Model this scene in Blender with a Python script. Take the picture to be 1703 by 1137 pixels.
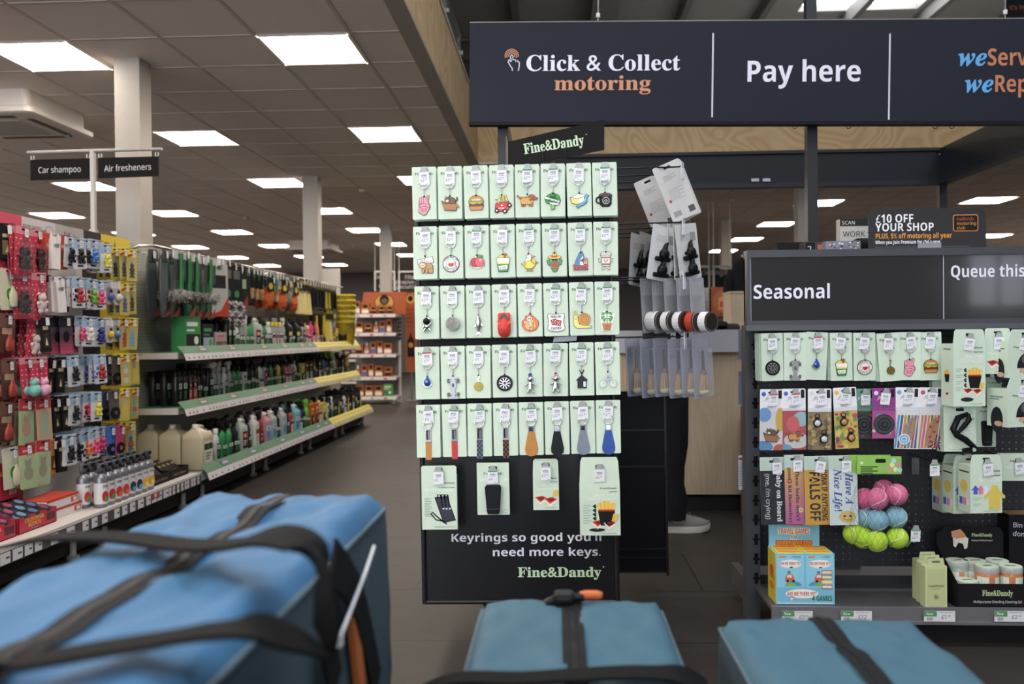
import bpy, math, random
from mathutils import Matrix, Vector, Euler
for _o in list(bpy.data.objects):
 bpy.data.objects.remove(_o)
scene = bpy.context.scene
COL = scene.collection
PI = math.pi
random.seed(7)

# ------------------------------------------------------------------ camera
FPX, CXP, CYP = 1440.0, 851.5, 568.5
YAW, PITCH, ROLL, CAMH = math.radians(2.92), math.radians(-0.45), math.radians(0.5), 1.1
cam_data = bpy.data.cameras.new('camera')
cam = bpy.data.objects.new('camera', cam_data)
COL.objects.link(cam)
cam_data.sensor_width = 36
cam_data.lens = 36 * FPX / 1703
cam_data.clip_start = 0.02
cam_data.dof.use_dof = True
cam_data.dof.focus_distance = 3.1
cam_data.dof.aperture_fstop = 3.2
_R = Matrix.Rotation(YAW, 3, 'Z') @ Matrix.Rotation(PITCH, 3, 'X') @ Matrix.Rotation(ROLL, 3, 'Y')
cam.matrix_world = Matrix.Translation((0, 0, CAMH)) @ (_R @ Matrix.Rotation(PI / 2, 3, 'X')).to_4x4()
scene.camera = cam


def ray(u, v):
 """direction in the shop of one point of the photograph"""
 return _R @ Vector(((u - CXP) / FPX, 1.0, -(v - CYP) / FPX))


def PY(u, v, Y):
 r = ray(u, v)
 return Vector((0, 0, CAMH)) + r * (Y / r.y)


def PX(u, v, X):
 r = ray(u, v)
 return Vector((0, 0, CAMH)) + r * (X / r.x)


# ------------------------------------------------------------------ sky, exposure
W = bpy.data.worlds.new('sky')
scene.world = W
W.use_nodes = True
_bg = W.node_tree.nodes['Background']
_bg.inputs[0].default_value = (0.90, 0.94, 1.0, 1)
_bg.inputs[1].default_value = 3.3
LAMP_POWER = 21.5
scene.view_settings.view_transform = 'Standard'
scene.view_settings.look = 'None'
scene.view_settings.gamma = 1
scene.view_settings.exposure = 0.95
scene.view_settings.use_curve_mapping = False
try:
 scene.cycles.use_light_tree = True
 scene.cycles.max_bounces = 8
 scene.cycles.transparent_max_bounces = 16
 scene.cycles.caustics_reflective = False
 scene.cycles.caustics_refractive = False
 scene.cycles.sample_clamp_indirect = 6
except Exception:
 pass


def portal(name, loc, rot, sx, sy):
 l = bpy.data.lights.new(name, 'AREA')
 l.shape = 'RECTANGLE'
 l.size, l.size_y = sx, sy
 l.cycles.is_portal = True
 o = bpy.data.objects.new(name, l)
 o.location, o.rotation_euler = loc, rot
 COL.objects.link(o)


ROOF_Z = 6.3
ROOFLIGHTS = [(-0.4, 1.9, -3.0, 1.1), (3.45, 5.6, -3.0, 1.1), (-0.4, 1.9, 1.5, 4.6), (3.45, 5.6, 1.5, 4.6), (3.95, 5.85, 11.2, 14.3)]  # only the last is in view; the rest sized up to brighten goods
for k, (a, b, c, d) in enumerate(ROOFLIGHTS):
 portal('rooflight_portal', ((a + b) / 2, (c + d) / 2, ROOF_Z + 0.02), (0, 0, 0), b - a, d - c)
portal('added_window_portal', (-4.1, -4.02, 1.6), (PI / 2, 0, PI), 10.8, 2.6)
portal('door_portal', (5.2, -4.02, 1.7), (PI / 2, 0, PI), 0.7, 0.6)

# ------------------------------------------------------------------ materials
_mats = {}


def lin(c):
 c /= 255.0
 return c / 12.92 if c <= 0.04045 else ((c + 0.055) / 1.055) ** 2.4


def rgb(h):
 return (lin(int(h[0:2], 16)), lin(int(h[2:4], 16)), lin(int(h[4:6], 16)))


def M(h, rough=0.55, metal=0.0, var=0.05, scale=40.0, emit=0.0, bump=0.0, clear=0.0, spec=0.5, coat=0.0):
 """a colour (hex) with a little procedural mottling; clear > 0 makes it see-through plastic or glass"""
 key = (h, rough, metal, var, scale, emit, bump, clear, spec, coat)
 if key in _mats:
  return _mats[key]
 m = bpy.data.materials.new('surface_' + h)
 m.use_nodes = True
 nt = m.node_tree
 b = nt.nodes['Principled BSDF']
 c = rgb(h)
 if max(c) < 0.03 and not metal and not coat:
  spec = min(spec, 0.15)
 b.inputs['Roughness'].default_value = rough
 b.inputs['Metallic'].default_value = metal
 b.inputs['Specular IOR Level'].default_value = spec
 b.inputs['Coat Weight'].default_value = coat
 if coat:
  b.inputs['Coat Roughness'].default_value = 0.05
 tc = nt.nodes.new('ShaderNodeTexCoord')
 nz = nt.nodes.new('ShaderNodeTexNoise')
 nz.inputs['Scale'].default_value = scale
 nz.inputs['Detail'].default_value = 2
 nt.links.new(tc.outputs['Object'], nz.inputs['Vector'])
 mx = nt.nodes.new('ShaderNodeMix')
 mx.data_type = 'RGBA'
 mx.inputs[6].default_value = (*[x * (1 - var) for x in c], 1)
 mx.inputs[7].default_value = (*[min(1, x * (1 + var)) for x in c], 1)
 nt.links.new(nz.outputs['Fac'], mx.inputs[0])
 nt.links.new(mx.outputs[2], b.inputs['Base Color'])
 if emit:
  b.inputs['Emission Color'].default_value = (*c, 1)
  b.inputs['Emission Strength'].default_value = emit
 if bump:
  bp = nt.nodes.new('ShaderNodeBump')
  bp.inputs['Strength'].default_value = bump
  bp.inputs['Distance'].default_value = 0.01
  nt.links.new(nz.outputs['Fac'], bp.inputs['Height'])
  nt.links.new(bp.outputs['Normal'], b.inputs['Normal'])
 if clear:
  tr = nt.nodes.new('ShaderNodeBsdfTransparent')
  tr.inputs[0].default_value = (*[0.6 + 0.4 * x for x in c], 1)
  ms = nt.nodes.new('ShaderNodeMixShader')
  ms.inputs[0].default_value = clear
  out = nt.nodes['Material Output']
  nt.links.new(b.outputs[0], ms.inputs[1])
  nt.links.new(tr.outputs[0], ms.inputs[2])
  nt.links.new(ms.outputs[0], out.inputs[0])
 _mats[key] = m
 return m


def paper(h):
 return M(h, 0.6)


def plastic(h):
 return M(h, 0.35)


def chrome(h='c9c9cc', r=0.22):
 return M(h, r, 1.0)


def fabric(h):
 return M(h, 0.85, 0, 0.12, 300, 0, 0.3)


def clear_film(h='e8ecf2', k=0.72):
 return M(h, 0.08, 0, 0.02, 30, 0, 0, k)


# ------------------------------------------------------------------ text as flat letter faces
_font_curve = bpy.data.curves.new('lettering', 'FONT')
_font_curve.resolution_u = 3
_font_obj = bpy.data.objects.new('lettering', _font_curve)
_text_cache = {}
_ST = {'n': (0x1D5A0, 0x1D5BA, 0x1D7E2), 'serif': (0x1D400, 0x1D41A, 0x1D7CE), 'sansb': (0x1D5D4, 0x1D5EE, 0x1D7EC), 'bi': (0x1D468, 0x1D482, 0x1D7CE)}


def letters(s, style, bold):
 key = (s, style, bold)
 if key in _text_cache:
  return _text_cache[key]
 t = s
 if style in _ST:
  A, a, d = _ST[style]
  t = ''.join(chr(A + ord(c) - 65) if 'A' <= c <= 'Z' else chr(a + ord(c) - 97) if 'a' <= c <= 'z'
     else chr(d + ord(c) - 48) if c.isdigit() else c for c in s)
 _font_curve.body = t
 _font_curve.offset = bold
 me = bpy.data.meshes.new_from_object(_font_obj)
 vs = [(v.co.x, v.co.y) for v in me.vertices]
 fs = [tuple(p.vertices) for p in me.polygons]
 # the surface of text curves may be doubled; keep one side
 w = max([v[0] for v in vs], default=0)
 bpy.data.meshes.remove(me)
 _text_cache[key] = (vs, fs, w)
 return _text_cache[key]


# ------------------------------------------------------------------ mesh builder: shapes of one part collected into ONE mesh
class MB:
 def __init__(s):
  s.v, s.f, s.mi, s.sm, s.mats = [], [], [], [], []
  s.X = Matrix.Identity(4)

 def m(s, mat):
  if mat not in s.mats:
   s.mats.append(mat)
  return s.mats.index(mat)

 def add(s, vs, fs, mat, smooth=False):
  b = len(s.v)
  X = s.X
  s.v += [tuple(X @ Vector(p)) for p in vs]
  s.f += [tuple(i + b for i in f) for f in fs]
  k = s.m(mat)
  s.mi += [k] * len(fs)
  s.sm += [smooth] * len(fs)
  return s

 def box(s, x0, x1, y0, y1, z0, z1, mat):
  v = [(x0, y0, z0), (x1, y0, z0), (x1, y1, z0), (x0, y1, z0), (x0, y0, z1), (x1, y0, z1), (x1, y1, z1), (x0, y1, z1)]
  return s.add(v, [(0, 3, 2, 1), (4, 5, 6, 7), (0, 1, 5, 4), (1, 2, 6, 5), (2, 3, 7, 6), (3, 0, 4, 7)], mat)

 def rbox(s, x0, x1, y0, y1, z0, z1, r, mat, smooth=True):
  """box with rounded vertical edges and a small chamfer on top and bottom"""
  pr = rrect(x0, x1, y0, y1, r)
  c = min(r * 0.5, (z1 - z0) * 0.3)
  cx, cy = (x0 + x1) / 2, (y0 + y1) / 2
  k = 1 - 2 * c / max(min(x1 - x0, y1 - y0), 1e-6)
  ins = [(cx + (p[0] - cx) * k, cy + (p[1] - cy) * k) for p in pr]
  rings = [(ins, z0), (pr, z0 + c), (pr, z1 - c), (ins, z1)]
  return s.loft([[(p[0], p[1], z) for p in q] for q, z in rings], mat, True, smooth)

 def loft(s, rings, mat, caps=True, smooth=True, closed=True):
  n = len(rings[0])
  vs = [p for r in rings for p in r]
  fs = []
  for i in range(len(rings) - 1):
   for j in range(n if closed else n - 1):
    k = (j + 1) % n
    fs.append((i * n + j, i * n + k, (i + 1) * n + k, (i + 1) * n + j))
  s.add(vs, fs, mat, smooth)
  if caps:
   s.add(rings[0], [tuple(reversed(range(n)))], mat)
   s.add(rings[-1], [tuple(range(n))], mat)
  return s

 def lathe(s, prof, mat, n=14, c=(0, 0, 0), sx=1.0, sy=1.0, smooth=True):
  """profile [(radius, z)] turned about the vertical through c"""
  rings = [[(c[0] + r * sx * math.cos(2 * PI * j / n), c[1] + r * sy * math.sin(2 * PI * j / n), c[2] + z) for j in range(n)] for r, z in prof]
  return s.loft(rings, mat, True, smooth)

 def cyl(s, p, q, r, mat, n=10, r2=None):
  return s.tube([p, q], [r, r if r2 is None else r2], mat, n)

 def tube(s, pts, r, mat, n=8, flat=None):
  """round tube (or, with flat, an oval one) along points"""
  P = [Vector(p) for p in pts]
  rings = []
  up0 = None
  for i, p in enumerate(P):
   d = (P[min(i + 1, len(P) - 1)] - P[max(i - 1, 0)])
   if d.length < 1e-9:
    d = Vector((0, 0, 1))
   d.normalize()
   if up0 is None:
    up0 = Vector((0, 0, 1)) if abs(d.z) < 0.9 else Vector((0, 1, 0))
   a = d.cross(up0)
   if a.length < 1e-6:
    a = d.cross(Vector((1, 0, 0)))
   a.normalize()
   b = a.cross(d)
   up0 = b
   rr = r[i] if isinstance(r, (list, tuple)) else r
   fl = 1.0 if flat is None else flat
   rings.append([tuple(p + a * rr * math.cos(2 * PI * j / n) + b * rr * fl * math.sin(2 * PI * j / n)) for j in range(n)])
  return s.loft(rings, mat, True, True)

 def ball(s, c, r, mat, n=12, sx=1, sy=1, sz=1):
  k = max(6, n // 2 + 2)
  prof = [(max(1e-4, r * math.sin(PI * i / k)), -r * sz * math.cos(PI * i / k)) for i in range(k + 1)]
  return s.lathe(prof, mat, n, c, sx, sy)

 def prism(s, poly, y0, y1, mat, smooth=False):
  """polygon in the x-z plane, from y0 (front) to y1 (back)"""
  n = len(poly)
  a = sum(poly[i][0] * poly[(i + 1) % n][1] - poly[(i + 1) % n][0] * poly[i][1] for i in range(n))
  if a < 0:
   poly = poly[::-1]
  s.add([(p[0], y0, p[1]) for p in poly], [tuple(range(n))], mat)
  s.add([(p[0], y1, p[1]) for p in poly], [tuple(reversed(range(n)))], mat)
  vs = [(p[0], y0, p[1]) for p in poly] + [(p[0], y1, p[1]) for p in poly]
  s.add(vs, [(i, i + n, (i + 1) % n + n, (i + 1) % n) for i in range(n)], mat, smooth)
  return s

 def plate(s, x0, x1, z0, z1, y, mat):
  """a printed area lying on a face that looks to -y"""
  return s.add([(x0, y, z0), (x1, y, z0), (x1, y, z1), (x0, y, z1)], [(0, 1, 2, 3)], mat)

 def ppoly(s, poly, y, mat):
  n = len(poly)
  a = sum(poly[i][0] * poly[(i + 1) % n][1] - poly[(i + 1) % n][0] * poly[i][1] for i in range(n))
  if a < 0:
   poly = poly[::-1]
  return s.add([(p[0], y, p[1]) for p in poly], [tuple(range(n))], mat)

 def text(s, t, x, z, h, mat, y=0.0, style='sansb', al='l', bold=0.0, sq=1.0, rot=0.0, skew=0.0, w=None):
  """letters facing -y; h is the capital height, w (if given) the full width"""
  vs, fs, tw = letters(t, style, 0.0 if style == 'n' else min(bold, 0.012))
  k = h / 0.71
  if w:
   sq = w / (tw * k)
  off = {'l': 0, 'c': -tw / 2, 'r': -tw}[al]
  c, sn = math.cos(rot), math.sin(rot)
  out = []
  for a, b in vs:
   a, b = (a + off + skew * b) * k * sq, b * k
   out.append((x + a * c - b * sn, y, z + a * sn + b * c))
  if fs:
   f0 = fs[0]
   p = [out[i] for i in f0[:3]]
   ar = (p[1][0] - p[0][0]) * (p[2][2] - p[0][2]) - (p[2][0] - p[0][0]) * (p[1][2] - p[0][2])
   if ar < 0:
    fs = [tuple(reversed(f)) for f in fs]
  return s.add(out, fs, mat)

 def build(s, name, parent=None, loc=None):
  me = bpy.data.meshes.new(name)
  me.from_pydata(s.v, [], s.f)
  for mt in s.mats:
   me.materials.append(mt)
  me.polygons.foreach_set('material_index', s.mi)
  me.polygons.foreach_set('use_smooth', s.sm)
  me.update()
  o = bpy.data.objects.new(name, me)
  COL.objects.link(o)
  if parent is not None:
   o.parent = parent
   _kids.setdefault(parent.name, []).append(o)
  if loc is not None:
   o.location = loc
  return o


# ------------------------------------------------------------------ outlines
def rrect(x0, x1, z0, z1, r, n=4):
 r = min(r, (x1 - x0) / 2 - 1e-5, (z1 - z0) / 2 - 1e-5)
 out = []
 for cx, cz, a in ((x1 - r, z1 - r, 0), (x0 + r, z1 - r, 90), (x0 + r, z0 + r, 180), (x1 - r, z0 + r, 270)):
  for k in range(n + 1):
   t = math.radians(a + 90 * k / n)
   out.append((cx + r * math.cos(t), cz + r * math.sin(t)))
 return out


def rect(x0, x1, z0, z1):
 return [(x0, z0), (x1, z0), (x1, z1), (x0, z1)]


def ell(x, z, a, b=None, n=18, a0=0, a1=360):
 b = a if b is None else b
 full = abs(a1 - a0) >= 360
 k = n if full else n + 1
 return [(x + a * math.cos(math.radians(a0 + (a1 - a0) * i / n)), z + b * math.sin(math.radians(a0 + (a1 - a0) * i / n))) for i in range(k)]


def stroke(pts, w):
 """outline of a line of width w"""
 L, R = [], []
 for i, p in enumerate(pts):
  a, b = pts[max(i - 1, 0)], pts[min(i + 1, len(pts) - 1)]
  dx, dz = b[0] - a[0], b[1] - a[1]
  l = math.hypot(dx, dz) or 1
  nx, nz = -dz / l * w / 2, dx / l * w / 2
  L.append((p[0] + nx, p[1] + nz))
  R.append((p[0] - nx, p[1] - nz))
 return L + R[::-1]


def fat(poly, d):
 """outline moved outwards by d"""
 n = len(poly)
 a = sum(poly[i][0] * poly[(i + 1) % n][1] - poly[(i + 1) % n][0] * poly[i][1] for i in range(n))
 if a < 0:
  poly = poly[::-1]
 out = []
 for i, p in enumerate(poly):
  q, r = poly[i - 1], poly[(i + 1) % n]
  e1 = Vector((p[0] - q[0], p[1] - q[1]))
  e2 = Vector((r[0] - p[0], r[1] - p[1]))
  if e1.length < 1e-9 or e2.length < 1e-9:
   out.append(p)
   continue
  e1.normalize()
  e2.normalize()
  n1, n2 = Vector((e1.y, -e1.x)), Vector((e2.y, -e2.x))
  m = n1 + n2
  if m.length < 0.3:
   m = n1
  m.normalize()
  k = d / max(0.5, m.dot(n1))
  out.append((p[0] + m.x * k, p[1] + m.y * k))
 return out


# ------------------------------------------------------------------ naming
_kids = {}


def tag(o, label=None, cat=None, group=None, kind=None):
 if label and len(label.replace('-', ' ').replace("'", ' ').split()) > 16:
  print('LONG', len(label.split()), label)
 for k, v in (('label', label), ('category', cat), ('group', group), ('kind', kind)):
  if v:
   o[k] = v
 return o


def thing(name, label, cat, loc=(0, 0, 0), rz=0.0, group=None, rot=None):
 o = bpy.data.objects.new(name, None)
 o.empty_display_size = 0.05
 COL.objects.link(o)
 o.location = loc
 o.rotation_euler = rot if rot is not None else (0, 0, rz)
 return tag(o, label, cat, group)


def struct(name, mb, parent=None):
 o = mb.build(name, parent)
 if parent is None:
  o['kind'] = 'structure'
 return o


def copy_tree(o, parent=None):
 c = o.copy()
 COL.objects.link(c)
 c.parent = parent
 if parent is not None:
  _kids.setdefault(parent.name, []).append(c)
 for ch in list(_kids.get(o.name, ())):
  copy_tree(ch, c)
 return c


_protos = {}


def stamp(key, maker, name, label, cat, loc, rz=0.0, group=None, rot=None):
 """first call of a key builds the thing with its parts, later calls copy that thing and every part"""
 if key not in _protos:
  o = thing(name, label, cat, (0, 0, 0))
  maker(o)
  _protos[key] = o
 else:
  o = copy_tree(_protos[key])
  if 'group' in o:
   del o['group']
 o.location = loc
 o.rotation_euler = rot if rot is not None else (0, 0, rz)
 return tag(o, label, cat, group)


ORD = ['first', 'second', 'third', 'fourth', 'fifth', 'sixth', 'seventh', 'eighth', 'ninth', 'tenth', 'eleventh', 'twelfth', 'thirteenth',
  'fourteenth', 'fifteenth', 'sixteenth', 'seventeenth', 'eighteenth', 'nineteenth', 'twentieth']
BLK = '17181b'
GREEN = 'cdddcb'
# ================================================================== THE BUILDING
CEIL = 3.05
TILE = 0.62


def node_mat(name, build):
 m = bpy.data.materials.new(name)
 m.use_nodes = True
 nt = m.node_tree
 build(nt, nt.nodes['Principled BSDF'])
 return m


def _floor(nt, b):
 tc = nt.nodes.new('ShaderNodeTexCoord')
 br = nt.nodes.new('ShaderNodeTexBrick')
 br.inputs['Scale'].default_value = 1.0
 br.inputs['Brick Width'].default_value = 1.24
 br.inputs['Row Height'].default_value = 0.62
 br.inputs['Mortar Size'].default_value = 0.004
 br.inputs['Color1'].default_value = (*rgb('322c27'), 1)
 br.inputs['Color2'].default_value = (*rgb('2d2823'), 1)
 br.inputs['Mortar'].default_value = (*rgb('191715'), 1)
 nt.links.new(tc.outputs['Object'], br.inputs['Vector'])
 nz = nt.nodes.new('ShaderNodeTexNoise')
 nz.inputs['Scale'].default_value = 5
 nz.inputs['Detail'].default_value = 8
 nt.links.new(tc.outputs['Object'], nz.inputs['Vector'])
 mx = nt.nodes.new('ShaderNodeMix')
 mx.data_type = 'RGBA'
 mx.blend_type = 'OVERLAY'
 mx.inputs[0].default_value = 0.35
 nt.links.new(br.outputs['Color'], mx.inputs[6])
 nt.links.new(nz.outputs['Color'], mx.inputs[7])
 hs = nt.nodes.new('ShaderNodeHueSaturation')
 hs.inputs['Saturation'].default_value = 0.6
 nt.links.new(mx.outputs[2], hs.inputs['Color'])
 nt.links.new(hs.outputs[0], b.inputs['Base Color'])
 b.inputs['Roughness'].default_value = 0.48
 b.inputs['Specular IOR Level'].default_value = 0.12
 bp = nt.nodes.new('ShaderNodeBump')
 bp.inputs['Strength'].default_value = 0.25
 bp.inputs['Distance'].default_value = 0.01
 nt.links.new(nz.outputs['Fac'], bp.inputs['Height'])
 nt.links.new(bp.outputs['Normal'], b.inputs['Normal'])


def _wood(c1, c2, scale, dist, stretch, rough=0.5):
 def f(nt, b):
  tc = nt.nodes.new('ShaderNodeTexCoord')
  mp = nt.nodes.new('ShaderNodeMapping')
  mp.inputs['Scale'].default_value = stretch
  nt.links.new(tc.outputs['Object'], mp.inputs[0])
  nz = nt.nodes.new('ShaderNodeTexNoise')
  nz.inputs['Scale'].default_value = scale
  nz.inputs['Detail'].default_value = 1.5
  nz.inputs['Distortion'].default_value = dist
  nt.links.new(mp.outputs[0], nz.inputs['Vector'])
  mt = nt.nodes.new('ShaderNodeMath')
  mt.operation = 'MULTIPLY'
  mt.inputs[1].default_value = 9
  nt.links.new(nz.outputs['Fac'], mt.inputs[0])
  fr = nt.nodes.new('ShaderNodeMath')
  fr.operation = 'PINGPONG'
  fr.inputs[1].default_value = 0.5
  nt.links.new(mt.outputs[0], fr.inputs[0])
  rp = nt.nodes.new('ShaderNodeValToRGB')
  rp.color_ramp.elements[0].color = (*rgb(c1), 1)
  rp.color_ramp.elements[1].color = (*rgb(c2), 1)
  rp.color_ramp.elements[1].position = 0.45
  nt.links.new(fr.outputs[0], rp.inputs[0])
  nt.links.new(rp.outputs[0], b.inputs['Base Color'])
  b.inputs['Roughness'].default_value = rough
 return f


def _ceil(nt, b):
 tc = nt.nodes.new('ShaderNodeTexCoord')
 br = nt.nodes.new('ShaderNodeTexBrick')
 br.offset = 0
 br.inputs['Scale'].default_value = 1.0
 br.inputs['Brick Width'].default_value = TILE
 br.inputs['Row Height'].default_value = TILE
 br.inputs['Mortar Size'].default_value = 0.0
 br.inputs['Color1'].default_value = (*rgb('e8ddd6'), 1)
 br.inputs['Color2'].default_value = (*rgb('e0d5ce'), 1)
 mp = nt.nodes.new('ShaderNodeMapping')
 mp.inputs['Location'].default_value = (1.62 + TILE / 2, -5.82 + TILE / 2, 0)
 nt.links.new(tc.outputs['Object'], mp.inputs[0])
 nt.links.new(mp.outputs[0], br.inputs['Vector'])
 nz = nt.nodes.new('ShaderNodeTexNoise')
 nz.inputs['Scale'].default_value = 120
 nt.links.new(tc.outputs['Object'], nz.inputs['Vector'])
 nt.links.new(br.outputs['Color'], b.inputs['Base Color'])
 bp = nt.nodes.new('ShaderNodeBump')
 bp.inputs['Strength'].default_value = 0.3
 bp.inputs['Distance'].default_value = 0.004
 nt.links.new(nz.outputs['Fac'], bp.inputs['Height'])
 nt.links.new(bp.outputs['Normal'], b.inputs['Normal'])
 b.inputs['Roughness'].default_value = 0.9


FLOOR_M = node_mat('slate_tile', _floor)
PLY_M = node_mat('birch_plywood', _wood('d0a976', 'e2c190', 1.3, 1.6, (0.9, 0.9, 0.6)))
MAPLE_M = node_mat('maple_veneer', _wood('b8a48a', 'c2af96', 2.0, 0.5, (6, 6, 0.4)))
CEIL_M = node_mat('ceiling_tile', _ceil)
X0, X1, Y0, Y1 = -10.0, 11.0, -4.0, 26.0
VX, VY = -0.93, 9.6

struct('floor', MB().box(X0, X1, Y0 - 0.1, Y1, -0.1, 0, FLOOR_M))
b = MB()
b.box(X0, VX, Y0, Y1, CEIL, CEIL + 0.05, CEIL_M)
b.box(VX, X1, VY + 0.08, Y1, CEIL, CEIL + 0.05, CEIL_M)
struct('ceiling', b)
g = MB()
bar = M('cfc4bd', 0.95, spec=0.05)
x = -1.62 + TILE / 2 - 14 * TILE
while x < X1:
 if x > X0:
  g.box(x - 0.012, x + 0.012, Y0 if x < VX else VY, Y1, CEIL - 0.004, CEIL, bar)
 x += TILE
y = 5.82 + TILE / 2 - 16 * TILE
while y < Y1:
 if y > Y0:
  g.box(X0, VX if y < VY else X1, y - 0.012, y + 0.012, CEIL - 0.0035, CEIL, bar)
 y += TILE
struct('trim_1', g)
wall_dark = M('575254', 0.7)
wall_light = M('dcd7d0', 0.7)  # paled so the unseen walls bounce more light indoors
struct('wall_back', MB().box(X0, X1, Y1, Y1 + 0.1, 0, ROOF_Z, wall_dark))
struct('wall_left', MB().box(X0 - 0.1, X0, Y0, Y1, 0, ROOF_Z, M('d6d2cc', 0.7)))  # unseen wall, whitened to bounce light onto the ceiling
struct('wall_right', MB().box(X1, X1 + 0.1, Y0, Y1, 0, ROOF_Z, wall_light))
# shopfront behind the camera: unseen wide glazing added to brighten ceiling and left aisle
fw = MB()
fw.box(X0, -9.5, Y0 - 0.1, Y0, 0, ROOF_Z, wall_light)
fw.box(1.3, 4.85, Y0 - 0.1, Y0, 0, 2.9, wall_light)
fw.box(5.55, X1, Y0 - 0.1, Y0, 0, 2.9, wall_light)
fw.box(4.85, 5.55, Y0 - 0.1, Y0, 0, 1.4, wall_light)
fw.box(4.85, 5.55, Y0 - 0.1, Y0, 2.0, 2.9, wall_light)
fw.box(-9.5, X1, Y0 - 0.1, Y0, 2.9, ROOF_Z, wall_light)
fw.box(-9.5, 1.3, Y0 - 0.1, Y0, 0, 0.3, wall_light)
struct('wall_front', fw)
wn = MB()
for k in range(9):
 xx = -9.5 + k * 1.35
 wn.box(xx - 0.04, xx + 0.04, Y0 - 0.09, Y0 + 0.01, 0.3, 2.9, plastic('3c3f44'))
wn.box(-9.5, 1.3, Y0 - 0.06, Y0 - 0.05, 0.3, 2.9, clear_film('f4f8fa', 0.93))
struct('added_window', wn)
struct('window_2', MB().box(4.85, 5.55, Y0 - 0.06, Y0 - 0.05, 1.4, 2.0, clear_film('f4f8fa', 0.93)).box(5.18, 5.22, Y0 - 0.07, Y0 - 0.03, 1.4, 2.0, plastic('3c3f44')))
# roof over the double-height part, with openings under the rooflights
rf = MB()
roof_m = M('a39f98', 0.8)
xs = sorted({VX - 4, X1, *[r[0] for r in ROOFLIGHTS], *[r[1] for r in ROOFLIGHTS]})
ys = sorted({Y0, Y1, *[r[2] for r in ROOFLIGHTS], *[r[3] for r in ROOFLIGHTS]})
for i in range(len(xs) - 1):
 for j in range(len(ys) - 1):
  cx, cy = (xs[i] + xs[i + 1]) / 2, (ys[j] + ys[j + 1]) / 2
  if not any(r[0] < cx < r[1] and r[2] < cy < r[3] for r in ROOFLIGHTS):
   rf.box(xs[i], xs[i + 1], ys[j], ys[j + 1], ROOF_Z, ROOF_Z + 0.1, roof_m)
struct('ceiling_roof', rf)
bm = MB()
beam_m = M('7d7973', 0.6)
bm.box(0.58, 1.0, VY, Y1, ROOF_Z - 0.3, ROOF_Z - 0.01, M('8f8b84', 0.6))
for xx in (-0.6, 2.05, 3.3, 4.78, 6.0, 7.4):
 bm.box(xx - 0.05, xx + 0.05, Y0, Y1, ROOF_Z - 0.22, ROOF_Z, beam_m)
for yy in (-3.2, 1.3, 6.0, 10.6, 15.4, 20):
 bm.box(-3, X1, yy - 0.09, yy + 0.09, ROOF_Z - 0.32, ROOF_Z - 0.02, beam_m)
struct('trim_2', bm)
struct('wall_upper', MB().box(-5, -4.9, Y0, Y1, CEIL + 0.05, ROOF_Z, wall_dark))
# plywood fascia round the opening of the upper floor
struct('fascia_left', MB().box(VX, VX + 0.08, Y0, VY, CEIL - 0.03, 3.60, PLY_M))
struct('fascia_back', MB().box(VX + 0.08, X1, VY, VY + 0.08, CEIL - 0.03, 3.46, PLY_M))
t3 = MB()
white = M('d9d4cd', 0.5)
t3.box(VX - 0.03, VX + 0.085, Y0, VY, CEIL - 0.05, CEIL - 0.03, M('a8a29b', 0.5))
t3.box(VX, VX + 0.09, Y0, VY, 3.60, 3.625, white)
t3.box(VX + 0.08, X1, VY - 0.01, VY + 0.09, 3.46, 3.53, white)
t3.box(VX + 0.085, X1, VY - 0.006, VY + 0.085, CEIL - 0.05, CEIL - 0.03, white)
struct('trim_3', t3)
# upper floor slab edge and its glass balustrade
bl = thing('glass_balustrade', 'steel and glass balustrade along the upper floor edge above the plywood', 'balustrade', (-1.05, VY, 3.5))
steel = chrome('b5b2ac', 0.35)
rl = MB()
rl.tube([(0, -13, 0.93), (0, 0.12, 0.93), (11.6, 0.12, 0.93)], 0.024, steel, 10)
rl.build('handrail', bl)
k = 0
for yy in [-0.02 - 1.25 * i for i in range(10)]:
 p = MB()
 p.box(-0.012, 0.012, yy - 0.03, yy + 0.03, 0, 0.92, steel)
 for zz in (0.3, 0.72):
  p.box(0.012, 0.05, yy - 0.05, yy + 0.05, zz - 0.02, zz + 0.02, steel)
 p.build('post', bl)
 MB().box(0.02, 0.03, yy - 1.2, yy - 0.06, 0.1, 0.86, clear_film('d8e4e0', 0.75)).build('glass_panel', bl)
for i in range(8):
 xx = 0.4 + i * 1.4
 p = MB()
 p.box(xx - 0.03, xx + 0.03, 0.1, 0.125, 0, 0.92, steel)
 p.build('post', bl)
 MB().box(xx + 0.06, xx + 1.34, 0.1, 0.11, 0.1, 0.86, clear_film('d8e4e0', 0.75)).build('glass_panel', bl)
struct('upper_floor', MB().box(-5, VX, Y0, Y1, 3.4, 3.5, wall_light).box(VX, X1, VY + 0.08, Y1, 3.36, 3.46, wall_light))

# steel columns
col_m = M('a9a39d', 0.45)
for nm, (xa, xb, ya) in (('column_1', (-3.05, -2.872, 5.88)), ('column_2', (-3.06, -2.875, 10.38)), ('column_3', (-3.06, -2.875, 14.97)),
       ('column_4', (2.86, 3.03, 10.38)), ('column_5', (2.86, 3.03, 15.1)), ('column_6', (-3.05, -2.87, 19.5)), ('column_7', (2.86, 3.03, 19.6))):
 c = MB()
 c.box(xa, xb, ya, ya + 0.175, 0, CEIL, col_m)
 c.box(xa - 0.006, xb + 0.006, ya - 0.006, ya + 0.181, 0, 0.1, M('6d6965', 0.5))
 struct(nm, c)

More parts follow.
